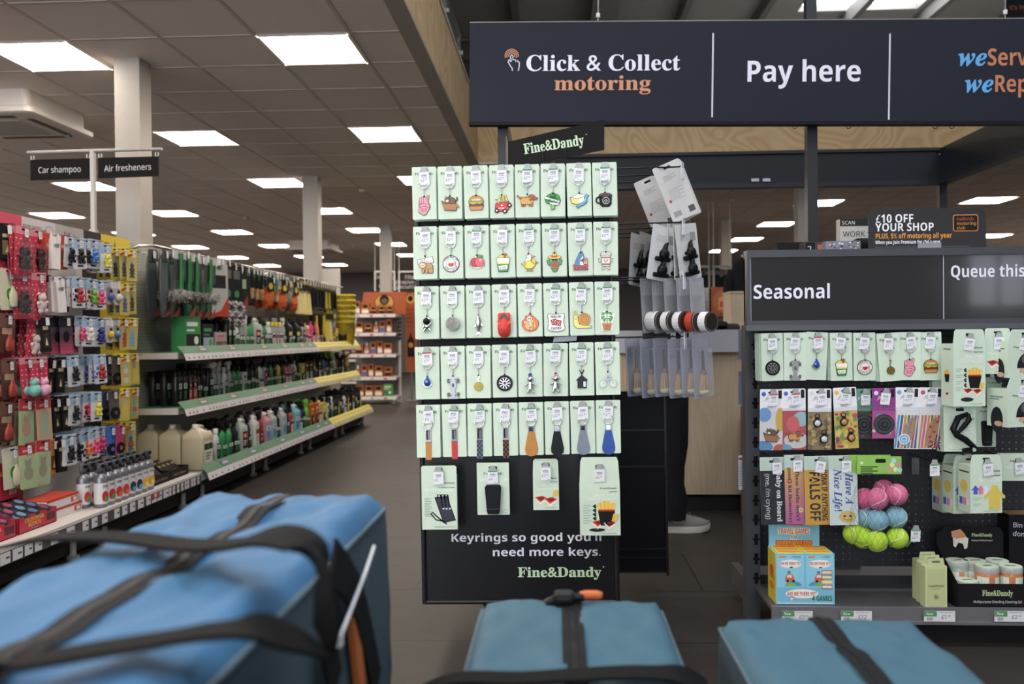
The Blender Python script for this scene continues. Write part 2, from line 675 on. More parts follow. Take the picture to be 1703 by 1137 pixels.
# recessed ceiling lights
LAMP_M = M('fff2e2', 0.5, emit=LAMP_POWER)
LAMP_SOFT = M('ffeede', 0.5, emit=LAMP_POWER * 0.62)
LX = [-1.62, -3.48, -5.96, -7.82, 3.96, 6.44, 8.92]
LY = [5.82 + 2.48 * k for k in range(-3, 8)]


def light_maker(o):
 h = TILE / 2 - 0.012
 f = MB()
 fm = M('efeae4', 0.4)
 for s in (-1, 1):
  f.box(s * h - 0.012, s * h + 0.012, -h - 0.012, h + 0.012, -0.008, -0.001, fm)
  f.box(-h, h, s * h - 0.012, s * h + 0.012, -0.008, -0.001, fm)
 f.build('frame', o)
 d = MB()
 # two shallow troughs, brightest along their lamps
 for x0, x1 in ((-h, 0), (0, h)):
  w = x1 - x0
  z = [-0.006, -0.002, -0.002, -0.006]
  q = [x0, x0 + w * 0.22, x0 + w * 0.78, x1]
  for i in range(3):
   d.add([(q[i], -h, z[i]), (q[i + 1], -h, z[i + 1]), (q[i + 1], h, z[i + 1]), (q[i], h, z[i])], [(0, 3, 2, 1)], LAMP_M if i == 1 else LAMP_SOFT)
 d.build('diffuser', o)


def where(x, y):
 a = 'fifth sixth seventh'.split()
 return {-1.62: 'beside the plywood edge', -3.48: 'along the column line', -5.96: 'left of the column line',
   -7.82: 'farthest left', 3.96: 'beyond the pay point', 6.44: 'far right beyond the pay point', 8.92: 'outermost on the right'}[x]


for x in LX:
 for i, y in enumerate(LY):
  if x > VX and y < VY + 2:
   continue
  if x > 0 and y > 21:
   continue
  n = i - 3 if x < 0 else i - 5
  txt = f'square white ceiling light {where(x, y)}, ' + (f'{ORD[n]} from the front' if n >= 0 else f'{ORD[-n - 1]} behind the viewer')
  stamp('light', light_maker, 'ceiling_light', txt, 'ceiling light', (x, y, CEIL), 0, 'square recessed ceiling lights')


def cassette(o):
 m = M('d5cec7', 0.5)
 dk = M('3a3735', 0.6)
 c = MB()
 c.loft([[(p[0], p[1], z) for p in rrect(-a, a, -a, a, 0.05)] for a, z in ((0.42, -0.002), (0.42, -0.13), (0.475, -0.15), (0.475, -0.19), (0.45, -0.2))], m, True, False)
 c.build('housing', o)
 g = MB()
 g.box(-0.24, 0.24, -0.24, 0.24, -0.206, -0.199, M('bfb8b1', 0.7))
 for i in range(9):
  g.box(-0.22, 0.22, -0.2 + i * 0.05, -0.19 + i * 0.05, -0.209, -0.205, M('8f8983', 0.7))
 g.build('intake_grille', o)
 for i in range(4):
  v = MB()
  v.X = Matrix.Rotation(i * PI / 2, 4, 'Z')
  v.box(-0.27, 0.27, -0.37, -0.32, -0.204, -0.198, dk)
  v.build('air_slot', o)
 pr = MB()
 for sx in (-1, 1):
  pr.cyl((sx * 0.35, sx * 0.3, -0.2), (sx * 0.35, sx * 0.3, -0.215), 0.012, dk)
 pr.build('sensor', o)


stamp('cassette', cassette, 'air_conditioner', 'white ceiling air conditioning cassette beside the nearest steel column', 'air conditioner', (-4.5, 6.95, CEIL))
stamp('cassette', cassette, 'air_conditioner', 'white ceiling air conditioning cassette far down the aisle behind the second column', 'air conditioner', (-4.95, 17.6, CEIL))


def detector(o):
 MB().lathe([(0.05, 0), (0.05, -0.02), (0.03, -0.035), (0.001, -0.036)], M('cfc8c1', 0.5), 16).build('housing', o)


for k, (x, y, t) in enumerate(((-5.0, 13.8, 'small round ceiling detector down the aisle beyond the nearest column'), (-2.55, 11.4, 'small round ceiling detector beside the second column'),
        (2.6, 12.8, 'small round ceiling detector beyond the pay point frame'))):
 stamp('detector', detector, 'smoke_detector', t, 'smoke detector', (x, y, CEIL))
# ================================================================== KEYRING CHARMS (drawn in millimetres, hanging from 0,0)
class Charm:
 def __init__(s, mb, x=0.0, z=0.0, y=0.0, k=0.001, flat=False):
  s.mb, s.x, s.z, s.y, s.k, s.flat = mb, x, z, y, k, flat

 def a(s, color, poly, lvl=1, o=0.0):
  P = lambda q: [(s.x + p[0] * s.k, s.z + p[1] * s.k) for p in q]
  mat = color if not isinstance(color, str) else plastic(color)
  if s.flat:
   if o:
    s.mb.ppoly(P(fat(poly, o)), s.y - 0.00008, plastic('1a1a1a'))
   s.mb.ppoly(P(poly), s.y - 0.0001 - 0.00012 * lvl, mat)
   return s
  if o:
   s.mb.prism(P(fat(poly, o)), s.y - 0.0015 - 0.0006 * lvl, s.y, plastic('1a1a1a'))
  s.mb.prism(P(poly), s.y - 0.0018 - 0.0006 * lvl, s.y, mat)
  return s

 def t(s, txt, x, z, h, color, lvl=3, st='sansb', rot=0, w=None, al='c'):
  y = s.y - 0.0001 - 0.00012 * lvl if s.flat else s.y - 0.0019 - 0.0006 * lvl
  s.mb.text(txt, s.x + x * s.k, s.z + z * s.k, h * s.k, plastic(color), y, st, al, rot=rot, w=w * s.k if w else None)
  return s


def ch_hand(c):
 p = 'e59cae'
 c.a(p, [(-13, -10), (9, -14), (15, -24), (15, -30), (4, -48), (-3, -50), (-15, -42)], 1, 1.2)
 for i, (x, h) in enumerate(((-10.5, -3), (-4.5, -1), (1.5, -2), (7, 0))):
  c.a(p, rrect(x - 2.6, x + 2.6, -22, h, 2.4), 2, 0.8)
 c.a(p, [(5, -2), (10, 4), (13, 2), (11, -10), (6, -10)], 2, 0.8)
 c.a(p, stroke([(-12, -26), (-2, -22), (14, -27)], 6), 3, 0.8)
 c.a('c0202c', ell(-9, -18, 1.6, 1.2), 5).a('c0202c', ell(3, -26, 1.8, 1.4), 5)
 c.t('NOT MY', -1, -36, 3.4, 'a03048').t('FAULT', -1, -41, 3.4, 'a03048')


def ch_cat(c):
 c.a('6e4a34', ell(3, -14, 13, 10), 1, 1).a('6e4a34', ell(-7, -10, 7, 6.5), 2, 0.8)
 c.a('6e4a34', [(-12, -6), (-11, 0), (-8, -4)], 2, 0.6).a('6e4a34', [(-5, -4), (-2, 0), (-1, -6)], 2, 0.6)
 c.a('f2ece4', ell(-7, -13, 4, 3.5), 3).a('1a1a1a', ell(-9, -10, 0.8), 4).a('1a1a1a', ell(-5, -10, 0.8), 4)
 c.a('4c3224', stroke([(14, -16), (20, -10), (19, -4)], 3), 2, 0.6)
 c.a('a9713f', [(-20, -20), (19, -22), (16, -40), (-14, -38)], 3, 1).a('8c5a30', [(-20, -20), (-24, -12), (-14, -16), (-8, -19)], 4, 0.6)
 c.a('bf8650', [(19, -22), (25, -30), (18, -31)], 4, 0.6).a('8c5a30', [(-14, -38), (16, -40), (16, -38), (-14, -36)], 4)


def ch_burger(c):
 c.a('c8873e', ell(0, -16, 19, 15, 20, 0, 180), 2, 1.2).a('6fae3c', rrect(-20, 20, -20, -15.5, 2), 3, 0.8)
 c.a('7d2a22', rrect(-19, 19, -25, -20, 2.4), 3, 0.8).a('f0b73a', [(-18, -20), (18, -20), (10, -23), (2, -21), (-8, -24)], 4)
 c.a('5b3423', rrect(-19, 19, -30, -25, 2.4), 3, 0.8).a('c8873e', [(-19, -30), (19, -30), (15, -39), (-15, -39)], 3, 1)
 c.t('CARBS', 0, -14.5, 5.2, 'f4efe6', 3)


def ch_car(c):
 c.a('e8d44a', stroke([(-6, -18), (-4, -3), (10, -2), (16, -20)], 4), 2, 0.9).a('e8d44a', stroke([(4, -3), (5, -20)], 3), 2, 0.7)
 c.a('f3f0ea', ell(-6, -16, 5, 7), 1, 0.8).a('e08a2a', [(-12, -12), (-18, -10), (-12, -15)], 3, 0.5)
 c.a('c8282a', [(-16, -22), (18, -18), (22, -30), (16, -42), (-12, -44), (-18, -34)], 3, 1)
 for x, z, r in ((-14, -42, 6), (8, -44, 6), (21, -28, 6)):
  c.a('1b1b1b', ell(x, z, r, r * 1.05), 4).a('f0ede8', ell(x, z, r * 0.45), 5)
 c.a('f4efe6', ell(0, -28, 2.4), 4).t('HONK', -1, -38, 4, 'f4efe6', 4)


def ch_hotdog(c):
 c.a('b9602c', ell(12, -8, 9, 7), 2, 1).a('b9602c', stroke([(16, -10), (26, -12)], 6), 2, 0.8).a('7d3c1c', ell(9, -12, 3.5, 6), 4, 0.5)
 c.a('1b1b1b', ell(27, -11, 1.6), 5).a('1b1b1b', ell(15, -7, 1), 5)
 c.a('d8a24e', rrect(-18, 15, -26, -10, 7), 3, 1).a('b9602c', rrect(-20, 14, -14, -7, 3.4), 2, 0.8)
 c.a('e9c21f', stroke([(-14, -12), (-9, -9), (-4, -12), (1, -9), (6, -12), (11, -9)], 1.6), 5)
 c.a('b9602c', stroke([(-18, -12), (-25, -5), (-27, -3)], 3), 2, 0.8)
 for x in (-14, -8, 7, 12):
  c.a('b9602c', rrect(x - 2.3, x + 2.3, -32, -23, 2), 2, 0.8)


def ch_broccoli(c):
 for x, z, r in ((-9, -12, 9), (0, -7, 9), (9, -11, 9), (13, -19, 7), (-13, -19, 7), (0, -17, 10)):
  c.a('3f9a4a', ell(x, z, r), 2, 1)
 c.a('7cc06a', [(-5, -24), (5, -24), (4, -42), (-4, -42)], 3, 1).a('7cc06a', stroke([(-3, -30), (-10, -24)], 4), 2, 0.8)
 c.a('f2efe8', [(-22, -14), (16, -26), (19, -21), (-20, -9)], 4, 0.6).t('VEGETABLES', -1, -20.5, 3.2, '2c6a36', 5, rot=-0.3, w=30)
 c.a('f2efe8', [(-8, -28), (14, -32), (15, -27), (-8, -24)], 4, 0.5)


def ch_cheese(c):
 c.a('f0ede4', [(-23, -12), (-2, -2), (20, -8), (-2, -16)], 2, 1).a('e7d978', [(-23, -12), (-2, -16), (0, -32), (-20, -27)], 3, 1)
 c.a('f0ede4', [(-2, -16), (20, -8), (18, -20), (0, -32)], 3, 1).a('5aa7c9', stroke([(22, -6), (16, -14), (18, -22), (8, -30), (-2, -33), (-6, -38)], 7), 4, 0.8)
 c.a('8fd0e6', stroke([(20, -10), (14, -22), (2, -32)], 1.5), 5)


def ch_mug(c):
 c.a('1c1c1e', [(-16, -6), (18, -6), (16, -32), (10, -38), (-8, -38), (-14, -32)], 2, 0.6).a('3b3b3f', ell(1, -6, 17, 5), 3)
 c.a('5a3020', ell(1, -6.5, 14, 3.6), 4).a('1c1c1e', stroke(ell(-17, -20, 7, 8, 14, 60, 300), 4), 2)
 c.a('d8d5d0', ell(2, -22, 9.5), 4).a('1c1c1e', ell(2, -22, 8), 5).a('e6e3de', stroke([(-3, -24), (2, -19), (7, -24)], 1.6), 6).a('e6e3de', ell(2, -26, 1.6), 6)


def ch_sloth(c):
 c.a('f2efe9', [(-21, -10), (20, -2), (22, -17), (-18, -22)], 1, 1).t('Do It', -6, -12, 4.5, '33302c', 3, 'bi', 0.15).t('Tomorrow', 2, -17, 3.6, '33302c', 3, 'bi', 0.15)
 c.a('b58a5a', ell(7, -30, 14, 11), 2, 1).a('c9a273', ell(-7, -24, 9.5, 8.5), 3, 1).a('efe2c8', ell(-8, -25, 7, 5.5), 4)
 c.a('3a281b', ell(-11, -25, 1.6, 1.2), 5).a('3a281b', ell(-5, -25, 1.6, 1.2), 5).a('3a281b', ell(-8, -27, 1.3, 1), 5)
 for x in (-6, 4, 12, 18):
  c.a('b58a5a', rrect(x - 3, x + 3, -46, -34, 2.5), 3, 0.8)


def ch_badge(c):
 c.a('26282c', ell(0, -22, 23), 1).a('eceae6', ell(0, -22, 21), 2).a('26282c', ell(0, -22, 14), 3).a('eceae6', ell(0, -22, 13), 4)
 for i, l in enumerate('RUNNING ON'):
  t = math.radians(150 - 13.2 * i)
  c.t(l, 17 * math.cos(t), -22 + 16 * math.sin(t), 4, '26282c', 3, rot=t - PI / 2)
 for i, l in enumerate('Coffee & Sarcasm'):
  t = math.radians(205 + 8.6 * i)
  c.t(l, 19 * math.cos(t), -22 + 19 * math.sin(t), 3.4, '26282c', 3, rot=t + PI / 2)
 c.a('c32a2a', ell(0, -24, 7.5, 6, 14, 180, 360), 5).a('c32a2a', rect(-7.5, 7.5, -24.2, -20), 5).a('c32a2a', stroke(ell(8, -22, 3.5, 3, 10, -90, 90), 1.8), 5).a('e97a72', ell(-3, -21, 2.4, 1.6), 6)


def ch_peach(c):
 c.a('efe9e4', ell(0, -20, 21, 17), 0, 0.8).a('b8303c', ell(-6, -20, 11.5, 12), 2, 0.9).a('dd5a68', ell(6, -19, 12, 13), 3, 0.9).a('f1a3a8', ell(9, -14, 3.5, 4.5), 5)
 c.a('3f9a4a', [(0, -6), (6, 0), (15, -2), (10, -8)], 4, 0.8).a('5a3b22', stroke([(2, -8), (-2, 1)], 2), 4)
 c.t('JUICY', -16, -24, 3.2, '7a2a30', 2, rot=1.1).t('PEACHY', 17, -24, 3, '7a2a30', 2, rot=-1.2)


def ch_cup(c):
 c.a('e9d84f', ell(0, -10, 14, 9, 16, 0, 180), 2, 1).a('c43a2a', stroke([(4, -8), (8, 2)], 4), 3, 0.8)
 c.a('f2efe8', [(-18, -10), (18, -10), (16, -22), (-16, -22)], 3, 1).a('e9d84f', [(-16, -22), (16, -22), (15.5, -26), (-15.5, -26)], 3, 1)
 c.a('2f8a4e', [(-15.5, -26), (15.5, -26), (12, -46), (-12, -46)], 3, 1).a('f2efe8', [(-13, -31), (12, -29), (10, -40), (-10, -41)], 4)
 c.t('Fresh', -1, -38, 5, '2f8a4e', 5, 'bi', 0.1)


def ch_duck(c):
 c.a('f3f0ea', ell(2, -8, 7), 2, 1).a('f3f0ea', [(-4, -10), (7, -10), (4, -24), (-12, -24)], 2, 1).a('e08a2a', [(8, -5), (17, -8), (8, -11)], 3, 0.7)
 c.a('1a1a1a', ell(4, -6, 1), 4).a('ecd75a', ell(2, -30, 15, 10), 3, 1).a('ecd75a', ell(14, -22, 6), 3, 0.9).a('ecd75a', [(-20, -26), (-6, -24), (-8, -34)], 3, 0.9)
 c.a('e08a2a', [(19, -21), (25, -24), (19, -26)], 4, 0.6).a('1a1a1a', ell(15, -21, 1), 5)
 for x in (-3, 6):
  c.a('e08a2a', stroke([(x, -38), (x, -45)], 2), 3, 0.5).a('e08a2a', [(x - 2, -46), (x + 6, -46), (x, -43)], 4, 0.5)


def ch_cactus(c):
 c.a('3f8f4f', rrect(-7, 7, -50, -10, 6.5), 2, 1)
 for s in (-1, 1):
  c.a('3f8f4f', stroke([(s * 5, -30), (s * 15, -28), (s * 17, -18)], 7), 2, 0.9)
 c.a('e3bd52', ell(0, -11, 18, 4.5), 3, 0.9).a('e3bd52', [(-7, -10), (-3, 2), (3, 2), (7, -10)], 4, 0.8).a('c8452e', rect(-6.5, 6.5, -10, -7), 5)
 c.a('111111', ell(-3.4, -18, 3, 2), 4).a('111111', ell(3.4, -18, 3, 2), 4)
 c.a('b4602c', [(-10, -25), (10, -25), (9, -41), (-9, -41)], 3, 0.9).t('FREE', 0, -31, 3.4, '4a2412', 4).t('HUGS', 0, -36, 3.4, '4a2412', 4)


def ch_shark(c):
 c.a('4d86b4', [(-14, -42), (-14, -24), (-4, -2), (4, 2), (9, -12), (8, -42)], 2, 1).a('f0eee9', [(-2, -36), (-2, -22), (5, -8), (8, -20), (8, -38)], 3)
 c.a('4d86b4', [(-13, -26), (-20, -34), (-12, -35)], 2, 0.9).a('7a1f26', [(-1, -22), (7, -16), (7, -26)], 4, 0.5).a('1a1a1a', ell(1, -12, 1.3), 5)
 c.a('d69a78', rrect(7, 18, -32, -22, 3), 4, 0.9).a('d69a78', stroke([(13, -24), (16, -16)], 4), 4, 0.8)
 c.a('d14a3a', rect(-19, 18, -46, -35), 5, 0.8).t("I'M OK", 0, -44.5, 7.5, '23406c', 6, w=33)


def ch_coffee(c):
 c.a('e9e4dc', [(-12, -8), (12, -8), (10, -38), (-10, -38)], 2, 1).a('d6cfc5', rrect(-14, 14, -9, -3, 2), 3, 0.9).a('d6cfc5', rrect(-11, 11, -4, 1, 2), 3, 0.8)
 c.a('9c6b48', [(-11.5, -13), (11.5, -13), (11.2, -17), (-11.2, -17)], 3).a('1a1a1a', ell(-4, -22, 1.4), 4).a('1a1a1a', ell(4, -22, 1.4), 4)
 c.a('1a1a1a', stroke(ell(0, -24, 3.2, 3, 10, 200, 340), 1), 4).a('9c6b48', [(-10.6, -31), (10.6, -31), (10.2, -36), (-10.2, -36)], 3)
 for s in (-1, 1):
  c.a('e9e4dc', stroke([(s * 11, -22), (s * 17, -26), (s * 18, -18)], 3), 1, 0.8).a('e9e4dc', stroke([(s * 5, -38), (s * 6, -44), (s * 10, -47)], 3.4), 1, 0.8)


def _at(c, x, y, z):
 return (c.x + x * c.k, c.y - y * c.k, c.z + z * c.k)


def ch_astronaut(c):
 m, k = c.mb, c.k
 m.ball(_at(c, 0, 8, -14), 10 * k, plastic('141416'), 14)
 m.ball(_at(c, 2, 6, -12), 10.6 * k, chrome(), 14, 1, 0.8, 0.95)
 m.ball(_at(c, 1, 6, -28), 8 * k, chrome(), 12, 1, 0.8, 1.1)
 for a, b in (((-6, 7, -25), (-11, 7, -33)), ((6, 7, -24), (13, 7, -18)), ((-3, 7, -33), (-9, 7, -41)), ((4, 7, -34), (10, 7, -40))):
  m.tube([_at(c, *a), _at(c, *b)], [3.6 * k, 3.2 * k], chrome(), 8)


def ch_disco(c):
 c.mb.ball(_at(c, 0, 10, -22), 19 * c.k, M('d9d9d6', 0.25, 0.9, 0.55, 900, 0, 0.9), 18)


def ch_fish(c):
 m, k = c.mb, c.k
 pr = [(0, 0), (3, -4), (6.5, -14), (7.5, -22), (6, -32), (3, -42), (2, -46)]
 m.lathe([(max(r, .3) * k, z * k) for r, z in pr[::-1]], chrome(), 12, _at(c, 0, 6, 0), 1, 0.6)
 c.a(chrome(), [(-2, -45), (-8, -56), (0, -51), (8, -56), (2, -45)], 3).a(chrome(), [(6, -18), (13, -30), (5, -28)], 3).a(chrome(), [(-6, -20), (-13, -34), (-5, -30)], 3)
 c.a('222222', ell(2, -8, 1), 8)


def ch_clog(c):
 r = 'd63a2c'
 m, k = c.mb, c.k
 rings = []
 for z, w, d in ((4, 15, 10), (0, 18, 15), (-14, 18, 17), (-26, 18.5, 19), (-38, 19, 20), (-50, 18, 17), (-58, 14, 12), (-62, 7, 6)):
  rings.append([_at(c, w * math.cos(t * PI / 9) * 0.92, d / 2 + d / 2 * math.sin(t * PI / 9), z) for t in range(18)])
 m.loft(rings, M(r, 0.5), True, True)
 y0 = c.y
 c.y = y0 - 15 * k
 c.a('7d1a13', ell(0, -12, 11, 14), -1).a('5a120d', ell(0, -12, 9, 12), 0)
 c.a('e04a3a', stroke(ell(0, -17, 17, 12, 14, 185, 355), 4), 1)
 c.y = y0 - 19 * k
 for x, z in ((-7, -40), (0, -43), (7, -40), (-4, -49), (4, -49)):
  c.a('6d140e', ell(x, z, 1.9), -1)
 c.y = y0


def ch_fire(c):
 c.a('e2642c', [(0, 2), (-5, -6), (-12, -6), (-14, -14), (-22, -20), (-22, -32), (-14, -44), (0, -48), (14, -44), (22, -32), (21, -20), (14, -13), (9, -8), (5, -6)], 1, 0.8)
 c.a('f0b545', [(0, -12), (-12, -22), (-15, -34), (-8, -43), (8, -43), (15, -34), (11, -20)], 2)
 w = 'ece9e3'
 c.a(w, ell(-2, -14, 7, 6.5), 3, 0.8).a('1a1a1a', ell(-4.5, -14, 1.6, 2), 4).a('1a1a1a', ell(0.5, -14, 1.6, 2), 4)
 c.a(w, stroke([(-1, -20), (2, -33)], 2), 3, 0.5)
 for z in (-23, -26, -29):
  c.a(w, stroke([(-4, z), (6, z - 0.5)], 1.6), 3, 0.4)
 c.a(w, stroke([(-2, -22), (-8, -28), (-14, -24)], 1.8), 3, 0.5).a(w, stroke([(2, -33), (-6, -36), (-5, -44)], 2), 3, 0.5)
 c.a('6b4a30', stroke([(9, -22), (8, -44)], 2), 2, 0.4).a('6b4a30', stroke([(9, -36), (-3, -38), (-3, -45)], 2), 2, 0.4).a('d8d4cc', rrect(-17, -12, -26, -20, 1), 4, 0.5)


def ch_lucky(c):
 c.a('eeece8', [(-20, -2), (-10, -4), (10, -4), (20, -2), (22, -8), (19, -24), (23, -42), (18, -47), (0, -50), (-18, -47), (-23, -42), (-19, -24), (-22, -8)], 1, 1.3)
 c.t("FEELIN'", 0, -13, 6, '26282c', 3, w=29).t('LUCKY', 0, -44.5, 6.5, '26282c', 3, w=29)
 for x, z, r in ((-5.5, -24, 0.25), (6, -27, -0.2)):
  q = [(x + a * math.cos(r) - b * math.sin(r), z + a * math.sin(r) + b * math.cos(r)) for a, b in ((-7, -7), (7, -7), (7, 7), (-7, 7))]
  c.a('b3222a', q, 3, 0.6)
  for a, b in ((-3.5, -3.5), (3.5, 3.5), (0, 0), (-3.5, 3.5), (3.5, -3.5)):
   c.a('f2efe9', ell(x + a, z + b, 1.2), 4)


def ch_snail(c):
 y = 'efdc86'
 c.a(y, [(-22, -8), (-12, -8), (-8, -32), (24, -38), (26, -42), (-14, -42), (-22, -34)], 1, 1).a('d6952f', ell(6, -19, 16), 2, 1)
 sp = [(6 + (2 + 12 * t / 20) * math.cos(t * 0.75), -19 + (2 + 12 * t / 20) * math.sin(t * 0.75)) for t in range(21)]
 c.a('8f5a18', stroke(sp, 1.6), 3)
 for x in (-20, -13):
  c.a(y, stroke([(x, -8), (x - 1, 1)], 2), 1, 0.6).a(y, ell(x - 1, 2, 2), 1, 0.6)
 c.a('3a2a14', ell(-19, -14, 1), 3).a('3a2a14', ell(-14, -14, 1), 3).a('3a2a14', stroke(ell(-16.5, -17, 2.6, 2, 8, 200, 340), 0.8), 3)


def ch_plant(c):
 c.a('ecefe6', [(-20, -8), (-8, 2), (8, 2), (20, -8), (16, -28), (14, -52), (-14, -52), (-16, -28)], 0)
 c.a('4a7a3a', stroke([(0, -32), (0, -6)], 1.8), 3)
 for x, z, a in ((-10, -6, 0.5), (9, -5, -0.5), (-11, -16, 0.9), (11, -16, -0.9), (0, -2, 0), (-6, -22, 1.1), (7, -22, -1.1)):
  q = [(x + p[0] * math.cos(a) - p[1] * math.sin(a), z + p[0] * math.sin(a) + p[1] * math.cos(a)) for p in ((-7, -4), (-4, 3), (0, 5), (4, 3), (7, -4), (2, -1), (0, -4), (-2, -1))]
  c.a('4f9a52', q, 2)
 c.a('b8703f', [(-12, -34), (12, -34), (9, -50), (-9, -50)], 3).a('c98250', rect(-13.5, 13.5, -34, -30), 4).t('Still', 0, -40, 3, '6b3a1c', 5, 'bi').t('Alive', 0, -45, 3, '6b3a1c', 5, 'bi')


def ch_drop(c):
 m, k = c.mb, c.k
 m.lathe([(r * k, z * k) for r, z in ((0.1, -26), (6, -24), (9.5, -17), (8, -10), (3, -3), (1.5, 0))], M('2a4fae', 0.15, 0.2, coat=1), 14, _at(c, 0, 6, 0), 1, 0.6)
 c.a(chrome(), stroke(ell(0, -17, 11, 12, 20, 185, 355), 3), 3)


def ch_racer(c):
 s = chrome('8f8f92', 0.32)
 c.a(s, rrect(-5, 5, -60, 0, 2), 3).a(s, rrect(-13, 13, -8, -3, 1.5), 2).a(s, rrect(-8, 8, -34, -16, 3), 4).a('3a3a3c', rrect(-3, 3, -30, -20, 2), 6).a(s, rect(-14, 14, -62, -56), 4)
 for z in (-13, -50):
  for x in (-13, 13):
   c.a('58585a', rrect(x - 3.5, x + 3.5, z - 5.5, z + 5.5, 2), 4)
  c.a(s, rect(-13, 13, z - 1.2, z + 1.2), 2)


def ch_coin(c):
 c.a(chrome(), stroke([(0, 2), (2, -6), (-2, -12), (1, -18)], 4), 2).a(chrome('7d6a34', 0.35), ell(0, -30, 12), 2).a(chrome('94803f', 0.35), ell(0, -30, 10), 3)
 c.t('£1', 0, -34, 8, '7d6224', 4)


def ch_wheel(c):
 c.a('1c1c1e', ell(0, -23, 22), 2).a('8c8d8f', ell(0, -23, 16), 3).a('242426', ell(0, -23, 14.5), 4)
 for i in range(10):
  t = i * PI / 5
  c.a(chrome(), stroke([(3 * math.cos(t), -23 + 3 * math.sin(t)), (15 * math.cos(t), -23 + 15 * math.sin(t))], 2.2), 5)
 c.a('303032', ell(0, -23, 4), 6)


def _figure(c, skirt, band):
 c.a(band, rect(-5, 5, -8, 1), 2)
 m, k = c.mb, c.k
 m.ball(_at(c, 0, 6, -14), 8 * k, chrome(), 12)
 if skirt:
  m.ball(_at(c, -9, 6, -13), 3 * k, chrome(), 8)
  m.ball(_at(c, 9, 6, -13), 3 * k, chrome(), 8)
 m.lathe([(7 * k if not skirt else 10 * k, -40 * k), (6 * k, -30 * k), (5 * k, -22 * k)], chrome(), 12, _at(c, 0, 6, 0), 1, 0.6)
 for s in (-1, 1):
  m.tube([_at(c, s * 4, 6, -25), _at(c, s * 16, 6, -30)], 2.4 * k, chrome(), 7)
  m.tube([_at(c, s * 4, 6, -38), _at(c, s * 6, 6, -48)], 2.8 * k, chrome(), 7)
  m.ball(_at(c, s * 7.5, 7, -49), 3.4 * k, chrome(), 8)


def ch_boy(c):
 _figure(c, False, '2a4a9c')


def ch_girl(c):
 _figure(c, True, 'd893c0')


def ch_house(c):
 c.a('232325', stroke([(-6, 8), (0, -8), (6, 8)], 2.5), 2).a('2c2c2e', [(-16, -20), (0, -6), (16, -20), (12, -22), (12, -42), (-12, -42), (-12, -22)], 4)
 c.a(chrome('8e8e90'), rect(4, 10, -38, -24), 5)


def ch_bike(c):
 s = chrome('8a8a8d', 0.32)
 for x in (-14, 14):
  c.a(s, stroke(ell(x, -32, 10, 10, 20), 3) if False else ell(x, -32, 11), 1).a(GREEN, ell(x, -32, 8), 2)
 c.a(s, stroke([(-14, -32), (-4, -18), (10, -18), (14, -32)], 3), 3).a(s, stroke([(-4, -18), (2, -31), (10, -18)], 3), 3).a(s, ell(2, -4, 5), 3)
 c.a(s, stroke([(0, -10), (-8, -18), (2, -24)], 5), 4).a(s, stroke([(0, -10), (10, -14)], 3), 4)


def strap(leather, check=None, metal='8f8f92'):
 def f(c):
  c.a(chrome(metal), rect(-8.5, 8.5, -36, 0), 2).a(plastic('1d1d1f'), rect(-6, 6, -34, -5), 3).a(chrome('6f6f72', 0.3), rect(-1, 5, -34, -8), 4).a(chrome(metal), rect(-9, 9, -40, -36), 4)
  c.a(M(leather, 0.6, bump=0.2), rrect(-9, 9, -95, -38, 2), 1)
  if check:
   for i in range(3):
    for j in range(8):
     if (i + j) % 2:
      c.a(M(check, 0.6), rect(-9 + 6 * i, -3 + 6 * i, -94 + 7 * j, -87 + 7 * j), 2)
 return f


def fob(leather):
 def f(c):
  c.a(chrome('8d8d90', 0.3), rrect(-9, 9, -18, 0, 3), 4).a(chrome('8d8d90', 0.1), rect(-6, 6, -16, -3), 5)
  P = [(-9, -14), (9, -14), (20, -70), (18, -82), (10, -90), (0, -92), (-10, -90), (-18, -82), (-20, -70)]
  c.a(M(leather, 0.6, bump=0.2), P, 2).a(M(leather, 0.7, var=0.15), fat(P, -2.5), 3)
 return f


CHARMS = [
 [(ch_hand, 'pink pointing-hand charm'), (ch_cat, 'cat sitting in a cardboard box'), (ch_burger, 'burger charm reading CARBS'), (ch_car, 'red and yellow toy car'),
  (ch_hotdog, 'sausage dog in a hot dog bun'), (ch_broccoli, 'green broccoli with a banner'), (ch_cheese, 'wedge of cheese with a blue ribbon'), (ch_mug, 'black mug of coffee')],
 [(ch_sloth, 'sloth under a white banner'), (ch_badge, 'round white coffee badge with red cup'), (ch_peach, 'red fruit with a green leaf'), (ch_cup, 'green and white drink cup'),
  (ch_duck, 'white goose and yellow duckling'), (ch_cactus, 'cactus in a sombrero'), (ch_shark, 'blue shark reading I\'M OK'), (ch_coffee, 'smiling takeaway coffee cup')],
 [(ch_astronaut, 'chrome astronaut with black visor'), (ch_disco, 'silver glitter ball'), (ch_fish, 'silver fish'), (ch_clog, 'red rubber clog'),
  (ch_fire, 'skeleton on a chair in orange flames'), (ch_lucky, 'red dice reading FEELIN\' LUCKY'), (ch_snail, 'yellow snail'), (ch_plant, 'green plant in a clay pot')],
 [(ch_drop, 'blue droplet'), (ch_racer, 'silver racing car'), (ch_coin, 'gold coin on a chain'), (ch_wheel, 'black alloy wheel'),
  (ch_boy, 'chrome boy figure on a blue loop'), (ch_girl, 'chrome girl figure on a pink loop'), (ch_house, 'small black house'), (ch_bike, 'silver bicycle')],
 [(strap('b9803e'), 'tan leather strap'), (strap('c0363c'), 'red leather strap'), (strap('5b6580', '2c3040'), 'blue-grey chequered strap'), (strap('6d5040', '2a201c'), 'brown chequered strap'),
  (fob('b9803e'), 'tan leather fob'), (fob('26282d'), 'black leather fob'), (fob('7d8796'), 'grey leather fob'), (fob('2f4f9e'), 'blue leather fob')],
]
CARD_W, CARD_H = 0.0795, 0.174
